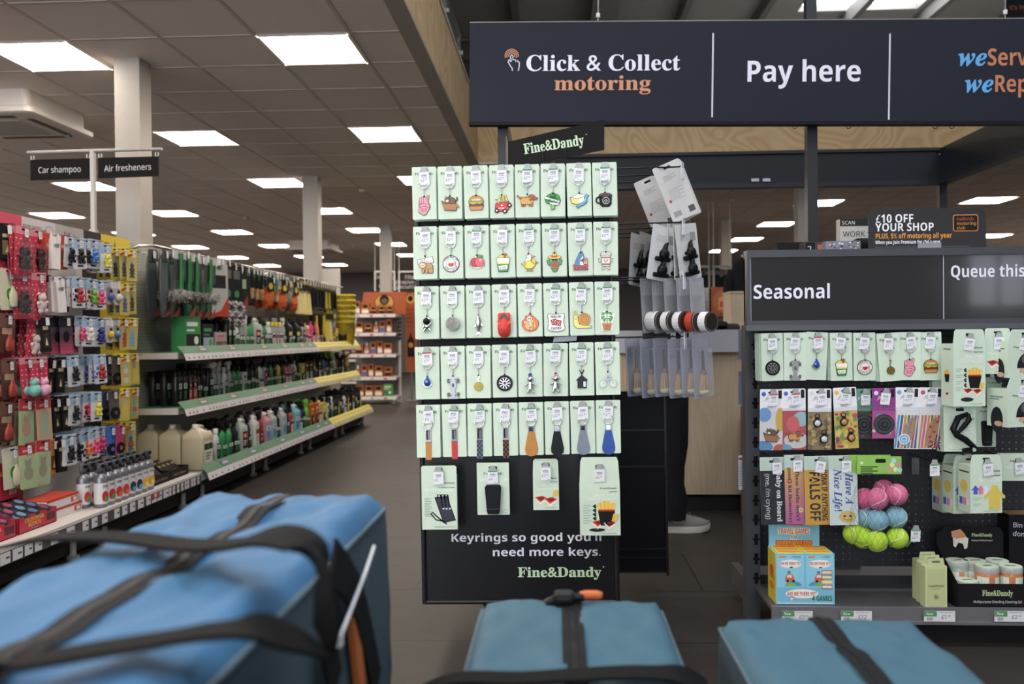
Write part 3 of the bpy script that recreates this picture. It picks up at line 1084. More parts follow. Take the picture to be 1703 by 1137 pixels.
card_m = paper(GREEN)
ink = paper('2b332e')


def keyring_maker(charm, leather=False):
 def f(o):
  c = MB()
  c.prism(rrect(-CARD_W / 2, CARD_W / 2, -CARD_H, 0, 0.003, 2), -0.0012, 0.0006, card_m)
  c.text('Fine&Dandy', 0, -0.027, 0.0088, ink, -0.00135, 'serif', 'c', bold=0.02, w=0.061)
  c.build('backing_card', o)
  r = MB()
  zc = -0.058 if not leather else -0.063
  pts = [(0.0155 * math.cos(t * PI / 10), -0.006, zc + 0.0155 * math.sin(t * PI / 10)) for t in range(21)]
  r.tube(pts, 0.0017, chrome('d4d4d6', 0.2), 6)
  z = zc - 0.0155
  if not leather:
   for i in range(6):
    r.tube([(0.0014 * (-1) ** i, -0.005, z), (-0.0014 * (-1) ** i, -0.005, z - 0.0045)], 0.0011, chrome('b5b5b7', 0.25), 5)
    z -= 0.0042
   r.ball((0, -0.005, z), 0.003, plastic('2a2a2c'), 8)
  r.build('key_ring', o)
  m = MB()
  charm(Charm(m, 0, z, -0.0014, 0.00108 if leather else 0.00122))
  m.build('charm', o)
 return f


def spare_card(o):
 c = MB()
 c.prism(rrect(-CARD_W / 2, CARD_W / 2, -CARD_H, 0, 0.003, 2), -0.0008, 0.0008, M('b9cfb9', 0.6))
 c.build('backing_card', o)


def ticket(mb, price='£2.99', band=None, x=0, z=0, y=0, s=1.0):
 """clear hook-end holder with a white price ticket"""
 w = 0.0165 * s
 mb.prism([(x - 0.008 * s, z + 0.012 * s), (x + 0.008 * s, z + 0.012 * s), (x + 0.011 * s, z), (x + w, z - 0.006 * s), (x - w, z - 0.006 * s), (x - 0.011 * s, z)], y - 0.001, y + 0.001, clear_film('d5dcda', 0.55))
 mb.prism(rect(x - w, x + w, z - 0.048 * s, z - 0.006 * s), y - 0.0012, y + 0.0008, paper('eeeef6'))
 if band:
  mb.plate(x - w * 0.9, x + w * 0.9, z - 0.0095 * s, z - 0.005 * s, y - 0.0015, paper(band))
 g = paper('7d7d88')
 for i in range(7):
  mb.plate(x - w * 0.55 + i * w * 0.16, x - w * 0.55 + i * w * 0.16 + w * 0.1, z - 0.02 * s, z - 0.014 * s, y - 0.0014, g)
 mb.plate(x - w * 0.55, x + w * 0.5, z - 0.0235 * s, z - 0.0222 * s, y - 0.0014, g)
 mb.text(price[:2], x - 0.001 * s, z - 0.037 * s, 0.0085 * s, paper('5f5f6a'), y - 0.0014, 'n', 'r')
 if len(price) > 2:
  mb.text(price[3:], x + 0.001 * s, z - 0.033 * s, 0.0045 * s, paper('5f5f6a'), y - 0.0014, 'n', 'l')
 mb.plate(x + w * 0.3, x + w * 0.75, z - 0.0455 * s, z - 0.0445 * s, y - 0.0014, g)


def hook(parent, x, y, z, length, price='£2.99', band=None, r=0.002, tilt=0.0, key=None, s=1.0):
 """black wire hook that comes towards -y from the board, with its ticket as a sub-part"""
 h = MB()
 m = M('1b1b1d', 0.35, 0.6)
 h.tube([(0, 0, 0), (0, -length, 0), (0, -length - 0.006, 0.006)], r, m, 6)
 h.tube([(-0.011, -length - 0.002, -0.008), (-0.008, -length - 0.002, 0.006), (0.008, -length - 0.002, 0.006), (0.012, -length - 0.002, -0.004), (0.009, -length - 0.002, -0.013)], r * 0.9, m, 6)
 ho = h.build('hook', parent, (x, y, z))
 t = MB()
 ticket(t, price, band, s=s)
 to = t.build('price_ticket', ho, (0, -length - 0.008, -0.002))
 to.rotation_euler = (0.12, tilt, 0)
 return ho


# ================================================================== THE KEYRING STAND
LEAN = -math.radians(0.55)
SX, SY = -0.126, 2.93
stand = thing('display_stand', 'tall black wire display stand of keyrings facing the aisle', 'display stand', (SX, SY, 0), rot=(0, LEAN, 0))
SM = Matrix.Translation((SX, SY, 0)) @ Matrix.Rotation(LEAN, 4, 'Y')
SI = SM.inverted()
blk = M('1c1c1f', 0.4, 0.3)
pb = MB()
pb.box(-0.326, 0.318, 0.0, 0.012, 0.2, 0.86, M('111217', 0.34, coat=0.2))
lw = paper('dcdcea')


def on(Y, u, v, inv):
 p = inv @ PY(u, v, Y)
 return p.x, p.z


for s, (ua, va), (ub, vb), h in (("Keyrings so good you'll", (749, 898), (1000, 893), 0.028), ('need more keys.', (818, 922), (999, 920), 0.028)):
 xa, za = on(SY, ua, va, SI)
 xb, zb = on(SY, ub, vb, SI)
 pb.text(s, xa, za - 0.005, h * 0.96, lw, -0.0012, 'sansb', 'l', w=xb - xa)
xa, za = on(SY, 861, 959, SI)
xb, zb = on(SY, 1000, 956, SI)
pb.text('Fine&Dandy', xa, za, 0.034, paper('bcd6b4'), -0.0012, 'serif', 'l', bold=0.012, w=xb - xa)
pb.ppoly(ell(xb + 0.008, za + 0.033, 0.0025), -0.0012, paper('bcd6b4'))
pb.build('front_panel', stand)
gp = MB()
gp.box(-0.318, 0.312, 0.002, 0.012, 0.86, 1.60, M('151517', 0.5))
for zr in (1.63, 1.45, 1.255, 1.06, 0.865):
 gp.box(-0.325, 0.325, -0.004, 0.004, zr - 0.012, zr + 0.006, blk)
gp.build('grid_panel', stand)
fr = MB()
for x in (-0.327, 0.327):
 fr.tube([(x, 0, 0.19), (x, 0, 1.67)], 0.009, blk, 8)
 fr.tube([(x, 0.55, 0.19), (x, 0.55, 1.69)], 0.009, blk, 8)
 fr.tube([(x, 0, 1.67), (x, 0.55, 1.69)], 0.007, blk, 8)
 fr.tube([(x, 0, 0.195), (x, 0.55, 0.195)], 0.009, blk, 8)
 fr.tube([(x * 0.36, 0, 0.19), (x * 0.36, 0.55, 0.19)], 0.012, blk, 8)
fr.tube([(-0.327, 0, 1.645), (0.327, 0, 1.645)], 0.007, blk, 8)
fr.tube([(-0.327, 0, 0.195), (0.327, 0, 0.195)], 0.008, blk, 8)
fr.tube([(-0.327, 0.55, 1.69), (0.327, 0.55, 1.69)], 0.007, blk, 8)
fr.tube([(-0.327, 0.55, 0.195), (0.327, 0.55, 0.195)], 0.009, blk, 8)
fr.build('frame', stand)
for sx, nm in ((-1, 'left'), (1, 'right')):
 sm = MB()
 sm.box(sx * 0.315 - 0.003, sx * 0.315 + 0.003, 0.01, 0.55, 0.2, 1.62, M('161618', 0.5))
 for i in range(15):
  zz = 0.2 + i * 0.103
  sm.tube([(sx * 0.33, 0, zz), (sx * 0.33, 0.55, zz)], 0.003, blk, 5)
 for i in range(6):
  yy = 0.05 + i * 0.09
  sm.tube([(sx * 0.333, yy, 0.2), (sx * 0.333, yy, 1.66)], 0.003, blk, 5)
 sm.build('side_panel', stand)
MB().box(-0.315, 0.315, 0.54, 0.55, 0.2, 1.62, M('161618', 0.5)).build('rear_panel', stand)
wp = MB()
wp.box(0.34, 0.575, 0.66, 0.672, 0.11, 0.86, M('141417', 0.45))
for zz in (0.115, 0.175, 0.21, 0.55, 0.70):
 wp.box(0.34, 0.577, 0.652, 0.66, zz - 0.003, zz + 0.003, blk)
for xx in (0.34, 0.577):
 wp.box(xx - 0.005, xx + 0.005, 0.65, 0.675, 0.1, 0.87, blk)
wp.box(0.32, 0.35, 0.53, 0.66, 0.3, 0.32, blk)
wp.build('wing_panel', stand)
for sx in (-0.118, 0.118):
 for sy in (0.03, 0.52):
  c = MB()
  c.cyl((sx, sy, 0.19), (sx, sy, 0.06), 0.01, blk)
  c.tube([(sx - 0.012, sy + 0.012, 0.032), (sx + 0.012, sy + 0.012, 0.032)], 0.032, M('222224', 0.5), 14)
  c.box(sx - 0.016, sx + 0.016, sy - 0.008, sy + 0.02, 0.05, 0.072, chrome('77777a'))
  c.build('castor', stand)

ROWS = [((684.5, 277.6), (984.5, 270)), ((686.4, 376.6), (986.6, 368.7)), ((689, 476), (988.6, 468)), ((689.4, 576.5), (989, 568)), ((691.5, 673), (990.5, 665))]
YC = 2.85
BANDS = {(1, 2): '4f9a5e', (1, 4): '4f9a5e', (1, 5): '4f9a5e', (1, 6): '4f9a5e', (1, 7): '4f9a5e', (0, 5): '4f9a5e', (0, 7): '4f9a5e', (0, 4): '4f9a5e', (2, 5): '4f9a5e',
   (2, 6): '4f9a5e', (2, 7): '4f9a5e', (3, 0): 'c8363a', (3, 4): '4f9a5e', (3, 5): '4f9a5e', (3, 6): '4f9a5e', (3, 7): '4f9a5e', (4, 1): '4f9a5e', (4, 2): '4f9a5e', (4, 4): '4f9a5e'}
RN = ['top', 'second', 'third', 'fourth', 'fifth']
for r, ((u0, v0), (u7, v7)) in enumerate(ROWS):
 for c in range(8):
  t = c / 7
  u, v = u0 + (u7 - u0) * t + 20.2, v0 + (v7 - v0) * t
  p = PY(u, v, YC)
  fn, nm = CHARMS[r][c]
  jit = random.uniform(-0.012, 0.012)
  stamp(('card', r, c), keyring_maker(fn, r == 4), 'keyring_card', f'green card with {nm}, {RN[r]} row, black stand', 'keyring',
    p, 0, 'keyring cards on the display stand', rot=(random.uniform(-.03, .02), LEAN + jit, random.uniform(-.04, .04)))
  for q in range(2):
   stamp('spare', spare_card, 'keyring_card', f'green card {ORD[q + 1]} behind {nm}, {RN[r]} row, black stand', 'keyring',
     (p.x + 0.0014 + 0.0015 * q, YC + 0.012 + 0.016 * q, p.z - 0.001 - 0.001 * q), 0, f'spare cards behind the {nm} card', rot=(0, LEAN + jit, 0))
  lp = SI @ Vector((p.x, p.y, p.z))
  price = {(3, 0): '£1.49', (3, 2): '£1', (4, 0): '£3'}.get((r, c), '£2.99')
  hook(stand, lp.x + 0.001, 0.0, lp.z - 0.011, 0.0 - lp.y + 0.004, price, BANDS.get((r, c)), tilt=random.uniform(-.08, .08))


# ------------------------------------------------------------------ the four packs in the lowest row
def carton(o, w, h, d, flap, front, side=None, flap_w=None, notch=True, col=GREEN):
 """hanging carton: body from 0 down, euro-hook flap above; front(mb) prints on y=0"""
 m = paper(col)
 c = MB()
 c.box(-w / 2, w / 2, 0, d, -h, 0, m)
 front(c)
 if side:
  side(c)
 c.build('box_body', o)
 if flap:
  f = MB()
  fw = (flap_w or w) / 2
  f.prism([(-w / 2, 0), (w / 2, 0), (fw, flap * 0.9), (fw - 0.005, flap), (-fw + 0.005, flap), (-fw, flap * 0.9)], d - 0.003, d - 0.001, m) if d > 0.02 and False else \
   f.prism([(-w / 2, 0), (w / 2, 0), (fw, flap * 0.85), (fw - 0.006, flap), (-fw + 0.006, flap), (-fw, flap * 0.85)], 0.0005, 0.003, m)
  if notch:
   f.ppoly(rrect(-0.013, 0.013, flap * 0.55, flap * 0.72, 0.003), -0.0005, plastic('1b1c1e'))
  f.build('hang_flap', o)


def lines(mb, x, z, n, w, col='93ab98', dz=0.004, h=0.0014, y=-0.0012):
 for i in range(n):
  mb.plate(x, x + w * (1 if i % 2 == 0 else 0.7), z - i * dz - h, z - i * dz, y, paper(col))


def pr_fries(mb, x, z, s, y=-0.001):
 """printed picture: black cup of fries"""
 for i in range(9):
  a = -0.45 + i * 0.11
  q = stroke([(x + (i - 4) * 0.0038 * s, z), (x + (i - 4) * 0.0046 * s + 0.006 * s * math.sin(a), z + (0.026 - 0.002 * abs(i - 4)) * s)], 0.0042 * s)
  mb.ppoly(q, y - 0.00005 * (i % 2), paper('e7b73e' if i % 2 else 'f0cc62'))
 mb.ppoly([(x - 0.02 * s, z + 0.004 * s), (x + 0.02 * s, z + 0.004 * s), (x + 0.018 * s, z - 0.006 * s), (x - 0.018 * s, z - 0.006 * s)], y - 0.0002, paper('b8301f'))
 mb.ppoly([(x - 0.02 * s, z), (x + 0.02 * s, z), (x + 0.014 * s, z - 0.034 * s), (x - 0.014 * s, z - 0.034 * s)], y - 0.0003, paper('1d1e20'))


def pr_dip(mb, x, z, s, y=-0.001):
 mb.ppoly([(x - 0.016 * s, z + 0.002 * s), (x + 0.004 * s, z + 0.006 * s), (x + 0.016 * s, z), (x - 0.002 * s, z - 0.011 * s)], y, paper('d8412c'))
 mb.ppoly([(x - 0.011 * s, z + 0.001 * s), (x + 0.003 * s, z + 0.004 * s), (x + 0.011 * s, z), (x - 0.001 * s, z - 0.006 * s)], y - 0.0002, paper('6c1f17'))
 mb.ppoly([(x - 0.016 * s, z + 0.002 * s), (x - 0.002 * s, z - 0.011 * s), (x + 0.016 * s, z), (x + 0.014 * s, z - 0.006 * s), (x - 0.002 * s, z - 0.018 * s), (x - 0.014 * s, z - 0.004 * s)], y - 0.0001, paper('efe6dc'))


def pr_sticks(mb, x, z, s, y=-0.0012):
 for i in range(3):
  mb.ppoly(stroke([(x + 0.005 * i * s, z), (x + (0.005 + 0.006 * i) * s, z + 0.02 * s)], 0.004 * s), y - 0.0001 * i, paper('e8bf4c'))


def px_w(n, Y):
 return n * Y / FPX


def kit_front(w, h):
 def f(c):
  c.text('Fine&Dandy', w * 0.42, -h * 0.08, h * 0.03, ink, -0.0008, 'serif', 'r', w=w * 0.42)
  c.text('Fast Food', w * 0.42, -h * 0.145, h * 0.022, ink, -0.0008, 'sansb', 'r')
  c.text('DRIVE-THRU', w * 0.42, -h * 0.235, h * 0.05, paper('f1f6ee'), -0.0008, 'n', 'r', bold=0.02, w=w * 0.58)
  c.text('ESSENTIALS KIT', w * 0.42, -h * 0.30, h * 0.05, paper('f1f6ee'), -0.0008, 'n', 'r', bold=0.02, w=w * 0.7)
  k = w / 0.1
  pr_fries(c, w * 0.16, -h * 0.52, 1.05 * k)
  for i in range(4):
   c.ppoly(stroke([(-w * 0.1, -h * (0.4 + 0.08 * i)), (-w * 0.16, -h * (0.42 + 0.08 * i)), (-w * 0.1, -h * (0.45 + 0.08 * i))], 0.006 * k), -0.001, paper('26272a'))
   lines(c, -w * 0.42, -h * (0.4 + 0.1 * i), 2, w * 0.2, '8fa895', 0.006 * k, 0.0018 * k, -0.0008)
  pr_dip(c, -w * 0.05, -h * 0.74, 0.95 * k)
  pr_dip(c, w * 0.24, -h * 0.75, 0.95 * k, -0.0013)
  pr_sticks(c, w * 0.3, -h * 0.72, 0.9 * k, -0.0016)
  c.ppoly(ell(-w * 0.08, -h * 0.89, w * 0.2, h * 0.035), -0.001, paper('2a2c2e'))
  lines(c, -w * 0.0, -h * 0.955, 1, w * 0.4, '8fa895', 0.006, 0.0018, -0.0008)
 return f


def dip_front(w, h):
 def f(c):
  c.text('Fine&Dandy', w * 0.44, -h * 0.12, h * 0.035, ink, -0.0008, 'serif', 'r', w=w * 0.5)
  c.text('Fast Food', w * 0.44, -h * 0.22, h * 0.03, ink, -0.0008, 'sansb', 'r')
  c.text('DRIVE-THRU', w * 0.44, -h * 0.34, h * 0.065, paper('f1f6ee'), -0.0008, 'n', 'r', bold=0.02, w=w * 0.64)
  c.text('DIP HOLDER SET', w * 0.44, -h * 0.44, h * 0.065, paper('f1f6ee'), -0.0008, 'n', 'r', bold=0.02, w=w * 0.84)
  k = w / 0.085
  pr_dip(c, -w * 0.2, -h * 0.66, 1.25 * k)
  pr_dip(c, w * 0.18, -h * 0.70, 1.35 * k, -0.0013)
  pr_sticks(c, w * 0.27, -h * 0.62, 1.1 * k, -0.0016)
  lines(c, -w * 0.1, -h * 0.93, 1, w * 0.5, '8fa895', 0.006, 0.0018, -0.0008)
 return f


def power_front(w, h):
 def f(c):
  c.text('Fine&Dandy', w * 0.45, -h * 0.155, h * 0.03, ink, -0.0008, 'serif', 'r', w=w * 0.45)
  c.text('4 x Built-in Cables', w * 0.45, -h * 0.235, h * 0.02, ink, -0.0008, 'sansb', 'r', w=w * 0.45)
  c.text('PD POWERBANK', 0, -h * 0.30, h * 0.045, paper('f1f6ee'), -0.0008, 'n', 'c', bold=0.02, w=w * 0.82)
  body = [(-w * 0.1, -h * 0.42), (w * 0.2, -h * 0.4), (w * 0.43, -h * 0.82), (w * 0.12, -h * 0.86)]
  c.ppoly(fat(body, 0.003), -0.0008, paper('1d1f26'))
  c.ppoly(body, -0.0010, paper('2c3040'))
  for i in range(3):
   c.ppoly(stroke([(-w * 0.04 + i * w * 0.1, -h * 0.44), (-w * 0.04 + i * w * 0.1, -h * 0.36), (w * 0.04 + i * w * 0.1, -h * 0.36), (w * 0.1 + i * w * 0.1, -h * 0.62)], 0.0045), -0.0012, paper('141519'))
   c.plate(w * 0.09 + i * w * 0.09, w * 0.14 + i * w * 0.09, -h * 0.63, -h * 0.6, -0.0014, paper('cfd2d8'))
  c.ppoly(stroke([(w * 0.15, -h * 0.85), (-w * 0.1, -h * 0.82), (-w * 0.25, -h * 0.7), (-w * 0.2, -h * 0.68), (0, -h * 0.8), (w * 0.2, -h * 0.9)], 0.004), -0.0012, paper('16171b'))
  for i in range(4):
   lines(c, -w * 0.42, -h * (0.42 + 0.09 * i), 3, w * 0.2, '7f9986', 0.005, 0.0018, -0.0008)
  c.text('Charge more, carry less.', w * 0.45, -h * 0.96, h * 0.022, ink, -0.0008, 'n', 'r', w=w * 0.6)
 return f


def side_print(w, h, d):
 def f(c):
  c.X = Matrix.Translation((-w / 2, d / 2, 0)) @ Matrix.Rotation(-PI / 2, 4, 'Z')
  c.text('Fine&Dandy', 0, -h * 0.1, h * 0.03, ink, -0.0008, 'serif', 'c', w=d * 0.6)
  pr_fries(c, 0, -h * 0.5, 0.75)
  pr_dip(c, 0, -h * 0.8, 0.7)
  c.X = Matrix.Identity(4)
 return f


def pack_on_stand(key, name, label, rect_px, flap_px, d, front, Y=2.86, price='£4', flap_w=None):
 ua, ub, va, vb = rect_px
 p = PY((ua + ub) / 2, va + flap_px, Y)
 w, h, fl = px_w(ub - ua, Y), px_w(vb - va - flap_px, Y), px_w(flap_px, Y)
 o = thing(name, label, 'boxed goods', p, rot=(0, LEAN, 0))
 carton(o, w, h, d, fl, front(w, h), None, flap_w and w * flap_w)
 lp = SI @ (p + Vector((0, 0, fl * 0.66)))
 hook(stand, lp.x, 0.0, lp.z, 0.085, price)


pack_on_stand('power', 'power_bank_box', 'green hanging box picturing a dark power bank, leftmost of the lowest row', (700, 759.5, 774, 881), 16, 0.022, power_front, 2.85, '£22')
pack_on_stand('dip', 'dip_holder_box', 'small green hanging box picturing red dip holders on the black stand', (886, 929, 762.5, 848), 26, 0.03, dip_front, 2.86, '£3.49', 0.96)
pack_on_stand('kit', 'essentials_kit_box', 'tall green hanging box picturing a cup of fries, rightmost on the black stand', (963.8, 1030.5, 760, 890), 46, 0.05, kit_front, 2.845, '£5.99', 0.94)
p = PY(819.5, 769, 2.855)
o = thing('sunglasses_clip_pack', 'green card holding a black sunglasses clip, second in the lowest row of the black stand', 'car accessory', p, rot=(0, LEAN, 0))
w, h = px_w(54, 2.855), px_w(87, 2.855)


def clip_parts(o, w, h):
 c = MB()
 c.prism(rrect(-w / 2, w / 2, -h, 0, 0.003, 2), -0.001, 0.001, paper(GREEN))
 c.text('Fine&Dandy', 0, -h * 0.23, h * 0.045, ink, -0.0013, 'serif', 'c', w=w * 0.6)
 c.text('SUNGLASSES CLIP', 0, -h * 0.35, h * 0.05, paper('f1f6ee'), -0.0013, 'n', 'c', bold=0.02, w=w * 0.86)
 c.ppoly(rrect(-0.014, 0.014, -h * 0.12, -h * 0.07, 0.003), -0.0013, plastic('1b1c1e'))
 lines(c, w * 0.12, -h * 0.9, 3, w * 0.3, '8fa895', 0.005, 0.0016, -0.0013)
 c.build('backing_card', o)
 k = MB()
 lm = M('1d1e22', 0.6, bump=0.2)
 P = [(-w * 0.25, -h * 0.46), (-w * 0.2, -h * 0.42), (w * 0.2, -h * 0.42), (w * 0.25, -h * 0.46), (w * 0.2, -h * 0.9), (w * 0.17, -h * 0.97), (-w * 0.17, -h * 0.97), (-w * 0.2, -h * 0.9)]
 k.prism(P, -0.018, -0.001, lm)
 k.prism(fat(P, -0.004), -0.021, -0.018, lm)
 k.box(-w * 0.19, w * 0.19, -0.024, -0.018, -h * 0.88, -h * 0.86, M('2b2c31', 0.5))
 k.build('clip', o)


clip_parts(o, w, h)
lp = SI @ (p + Vector((0, 0, -0.018)))
hook(stand, lp.x, 0, lp.z, 0.08, '£4', '4f9a5e')
# loose ticket lying on a hook of the third row
o = thing('loose_price_ticket', 'loose white price ticket stuck under the dice keyring card', 'price ticket', PY(939, 563, 2.87), rot=(0.3, -0.1, 0))
MB().prism([(-0.04, -0.008), (0.038, -0.011), (0.042, 0.006), (-0.034, 0.009)], -0.0008, 0.0008, paper('b9b9c2')).build('ticket_paper', o)
# sign on top of the stand
tp = thing('topper_sign', 'tilted dark sign reading Fine&Dandy on a wire holder above the stand', 'sign', PY(925, 272, 2.96))
ti = Matrix.Translation(tp.location).inverted()
bd = MB()
Q = [on(2.96, *q, ti) for q in ((845, 236), (1005, 199), (1005, 249), (845, 275))]
Q[3] = (Q[3][0], Q[3][1] - 0.012)
bd.prism(Q, -0.003, 0.003, M('161514', 0.6, spec=0.15))
a = on(2.96, 872, 257, ti)
bb = on(2.96, 972, 241, ti)
bd.text('Fine&Dandy', a[0], a[1] + 0.001, 0.036, paper('c6dcbc'), -0.0036, 'serif', 'l', bold=0.02, rot=math.atan2(bb[1] - a[1], bb[0] - a[0]), w=math.hypot(bb[0] - a[0], bb[1] - a[1]))
bd.ppoly(ell(bb[0] + 0.006, bb[1] + 0.035, 0.002), -0.0036, paper('c6dcbc'))
bd.build('board', tp)
sd = MB()
sd.add([(Q[0][0], 0.003, Q[0][1]), (Q[0][0] - 0.014, 0.12, Q[0][1] + 0.05), (Q[3][0] - 0.014, 0.12, Q[3][1] + 0.01), (Q[3][0], 0.003, Q[3][1])], [(0, 1, 2, 3)], M('24211f', 0.6, spec=0.15))
sd.add([(Q[0][0] + 0.002, 0.003, Q[0][1]), (Q[0][0] - 0.012, 0.122, Q[0][1] + 0.05), (Q[3][0] - 0.012, 0.122, Q[3][1] + 0.01), (Q[3][0] + 0.002, 0.003, Q[3][1])], [(3, 2, 1, 0)], M('24211f', 0.6, spec=0.15))
sd.build('side_board', tp)
hd = MB()
a, b_, c_ = on(2.95, 903, 249, ti), on(2.95, 941, 242, ti), on(2.95, 941, 263, ti)
d_ = on(2.95, 903, 270, ti)
for q1, q2 in ((a, d_), (d_, c_), (c_, b_)):
 hd.tube([(q1[0], -0.008, q1[1]), (q2[0], -0.008, q2[1])], 0.0016, blk, 6)
hd.tube([((c_[0] + d_[0]) / 2, -0.008, (c_[1] + d_[1]) / 2), (0.0, 0.0, -0.035)], 0.004, blk, 6)
hd.build('wire_holder', tp)
# ================================================================== GOODS ON THE SIDE HOOKS OF THE STAND (hooks point to +x)
sx0 = 0.334
HY = [0.06, 0.2, 0.34, 0.48]


def side_hook(x, y, z, length, ticket_on=True):
 h = MB()
 m = M('1b1b1d', 0.35, 0.6)
 h.tube([(0, 0, 0), (length, 0, 0), (length + 0.008, 0, 0.008)], 0.0028, m, 6)
 ho = h.build('hook', stand, (x, y, z))
 if ticket_on:
  t = MB()
  t.prism(rrect(-0.012, 0.012, -0.05, 0.012, 0.004), -0.0012, 0.0012, clear_film('dfe2e6', 0.25))
  t.plate(-0.01, 0.01, -0.046, -0.008, -0.0016, paper('eeeef4'))
  to = t.build('price_ticket', ho, (length + 0.009, 0, 0.004))
  to.rotation_euler = (0, 0, PI / 2 - 0.5)


def leaflet(o):
 c = MB()
 c.prism(rrect(-0.055, 0.055, -0.2, 0, 0.006, 2), -0.001, 0.001, paper('c9c7c6'))
 lines(c, -0.03, -0.04, 4, 0.05, '8f8d8c', 0.005, 0.0018, -0.0013)
 lines(c, -0.03, -0.09, 7, 0.06, '9b9998', 0.006, 0.0015, -0.0013)
 c.ppoly([(-0.035, -0.12), (-0.028, -0.127), (-0.035, -0.134), (-0.042, -0.127)], -0.0013, paper('b0423c'))
 for i in range(6):
  c.plate(-0.04 + i * 0.005, -0.0375 + i * 0.005, -0.185, -0.165, -0.0013, paper('55535a'))
 c.plate(0.02, 0.045, -0.187, -0.165, -0.0013, paper('55535a'))
 c.ppoly(rrect(-0.014, 0.014, -0.018, -0.01, 0.003), -0.0013, plastic('1b1c1e'))
 c.build('printed_card', o)


def holder_pack(o):
 c = MB()
 c.prism(rrect(-0.05, 0.05, -0.19, 0, 0.005, 2), -0.001, 0.001, paper('c4c3c4'))
 lines(c, -0.03, -0.035, 5, 0.06, '98969a', 0.005, 0.0016, -0.0013)
 c.plate(0.015, 0.04, -0.06, -0.03, -0.0013, paper('8d8b90'))
 c.build('printed_card', o)
 for z in (-0.10, -0.155):
  h = MB()
  m = plastic('141416')
  h.ball((0.0, -0.016, z), 0.02, m, 10, 1, 0.7, 1)
  h.tube([(0, -0.014, z + 0.015), (0.005, -0.012, z + 0.035), (0.012, -0.01, z + 0.04)], [0.01, 0.007, 0.005], m, 8)
  h.tube([(-0.028, -0.01, z - 0.018), (0.028, -0.01, z - 0.014)], 0.008, m, 8)
  h.build('phone_clip', o)


def tin_pack(red):
 def f(o):
  c = MB()
  c.prism(rrect(-0.038, 0.038, -0.19, 0, 0.004, 2), -0.001, 0.001, clear_film('b9bcc2', 0.45))
  c.plate(-0.03, 0.03, -0.06, -0.012, -0.0013, paper('9a9a9d'))
  lines(c, -0.026, -0.066, 8, 0.05, '6f6f73', 0.006, 0.0016, -0.0013)
  c.build('backing_card', o)
  t = MB()
  R = 0.034
  n = 18
  for k in range(n):
   a0, a1 = 2 * PI * k / n, 2 * PI * (k + 1) / n
   f0 = lambda a, y: (R * math.cos(a), y, -0.15 + R * math.sin(a))
   mt = paper('d8d6d6') if (4 <= k <= 12) != red else paper('b23a22')
   t.add([f0(a0, -0.05), f0(a1, -0.05), f0(a1, -0.002), f0(a0, -0.002)], [(0, 1, 2, 3)], mt, True)
  t.prism(ell(0, -0.15, R * 1.03, n=18), -0.054, -0.049, chrome('8f8f92', 0.3))
  t.prism(ell(0, -0.15, R * 1.03, n=18), -0.004, -0.001, chrome('8f8f92', 0.3))
  t.prism(ell(0, -0.15, R * 0.85, n=18), -0.0555, -0.0535, M('2a2320', 0.4))
  t.build('tin', o)
 return f


def brush_pack(o):
 c = MB()
 f = clear_film('c3c6d2', 0.6)
 c.prism(rrect(-0.035, 0.035, -0.205, 0, 0.006, 2), -0.001, 0.001, f)
 c.prism(rrect(-0.029, 0.029, -0.195, -0.03, 0.008, 3), -0.03, -0.001, clear_film('cfd2dc', 0.8))
 c.plate(-0.03, 0.03, -0.09, -0.015, 0.0015, paper('9a9ca8'))
 lines(c, -0.024, -0.03, 6, 0.045, '6a6c78', 0.007, 0.002, -0.0015)
 c.build('blister', o)
 b = MB()
 b.tube([(0, -0.014, -0.04), (0, -0.014, -0.1), (0, -0.014, -0.108)], [0.004, 0.005, 0.006], M('2b2624', 0.4), 8)
 b.lathe([(0.005, 0), (0.011, -0.01), (0.012, -0.018)], M('6f4a34', 0.6), 10, (0, -0.014, -0.105))
 for i in range(9):
  a = 2 * PI * i / 9
  b.tube([(0.008 * math.cos(a), -0.014 + 0.006 * math.sin(a), -0.12), (0.019 * math.cos(a), -0.014 + 0.009 * math.sin(a), -0.175)], 0.0045, M('b08a5e', 0.8, var=0.2), 5)
 b.ball((0, -0.014, -0.182), 0.022, M('cfc98a', 0.8, var=0.3, scale=200), 10, 1, 0.6, 0.5)
 b.build('brush', o)


def px_pack(key, mk, name, label, u, v, Y, rz, group, ry=0.0, rx=0.0):
 stamp(key, mk, name, label, 'hanging pack', PY(u, v, Y), 0, group, rot=(rx, ry, rz))


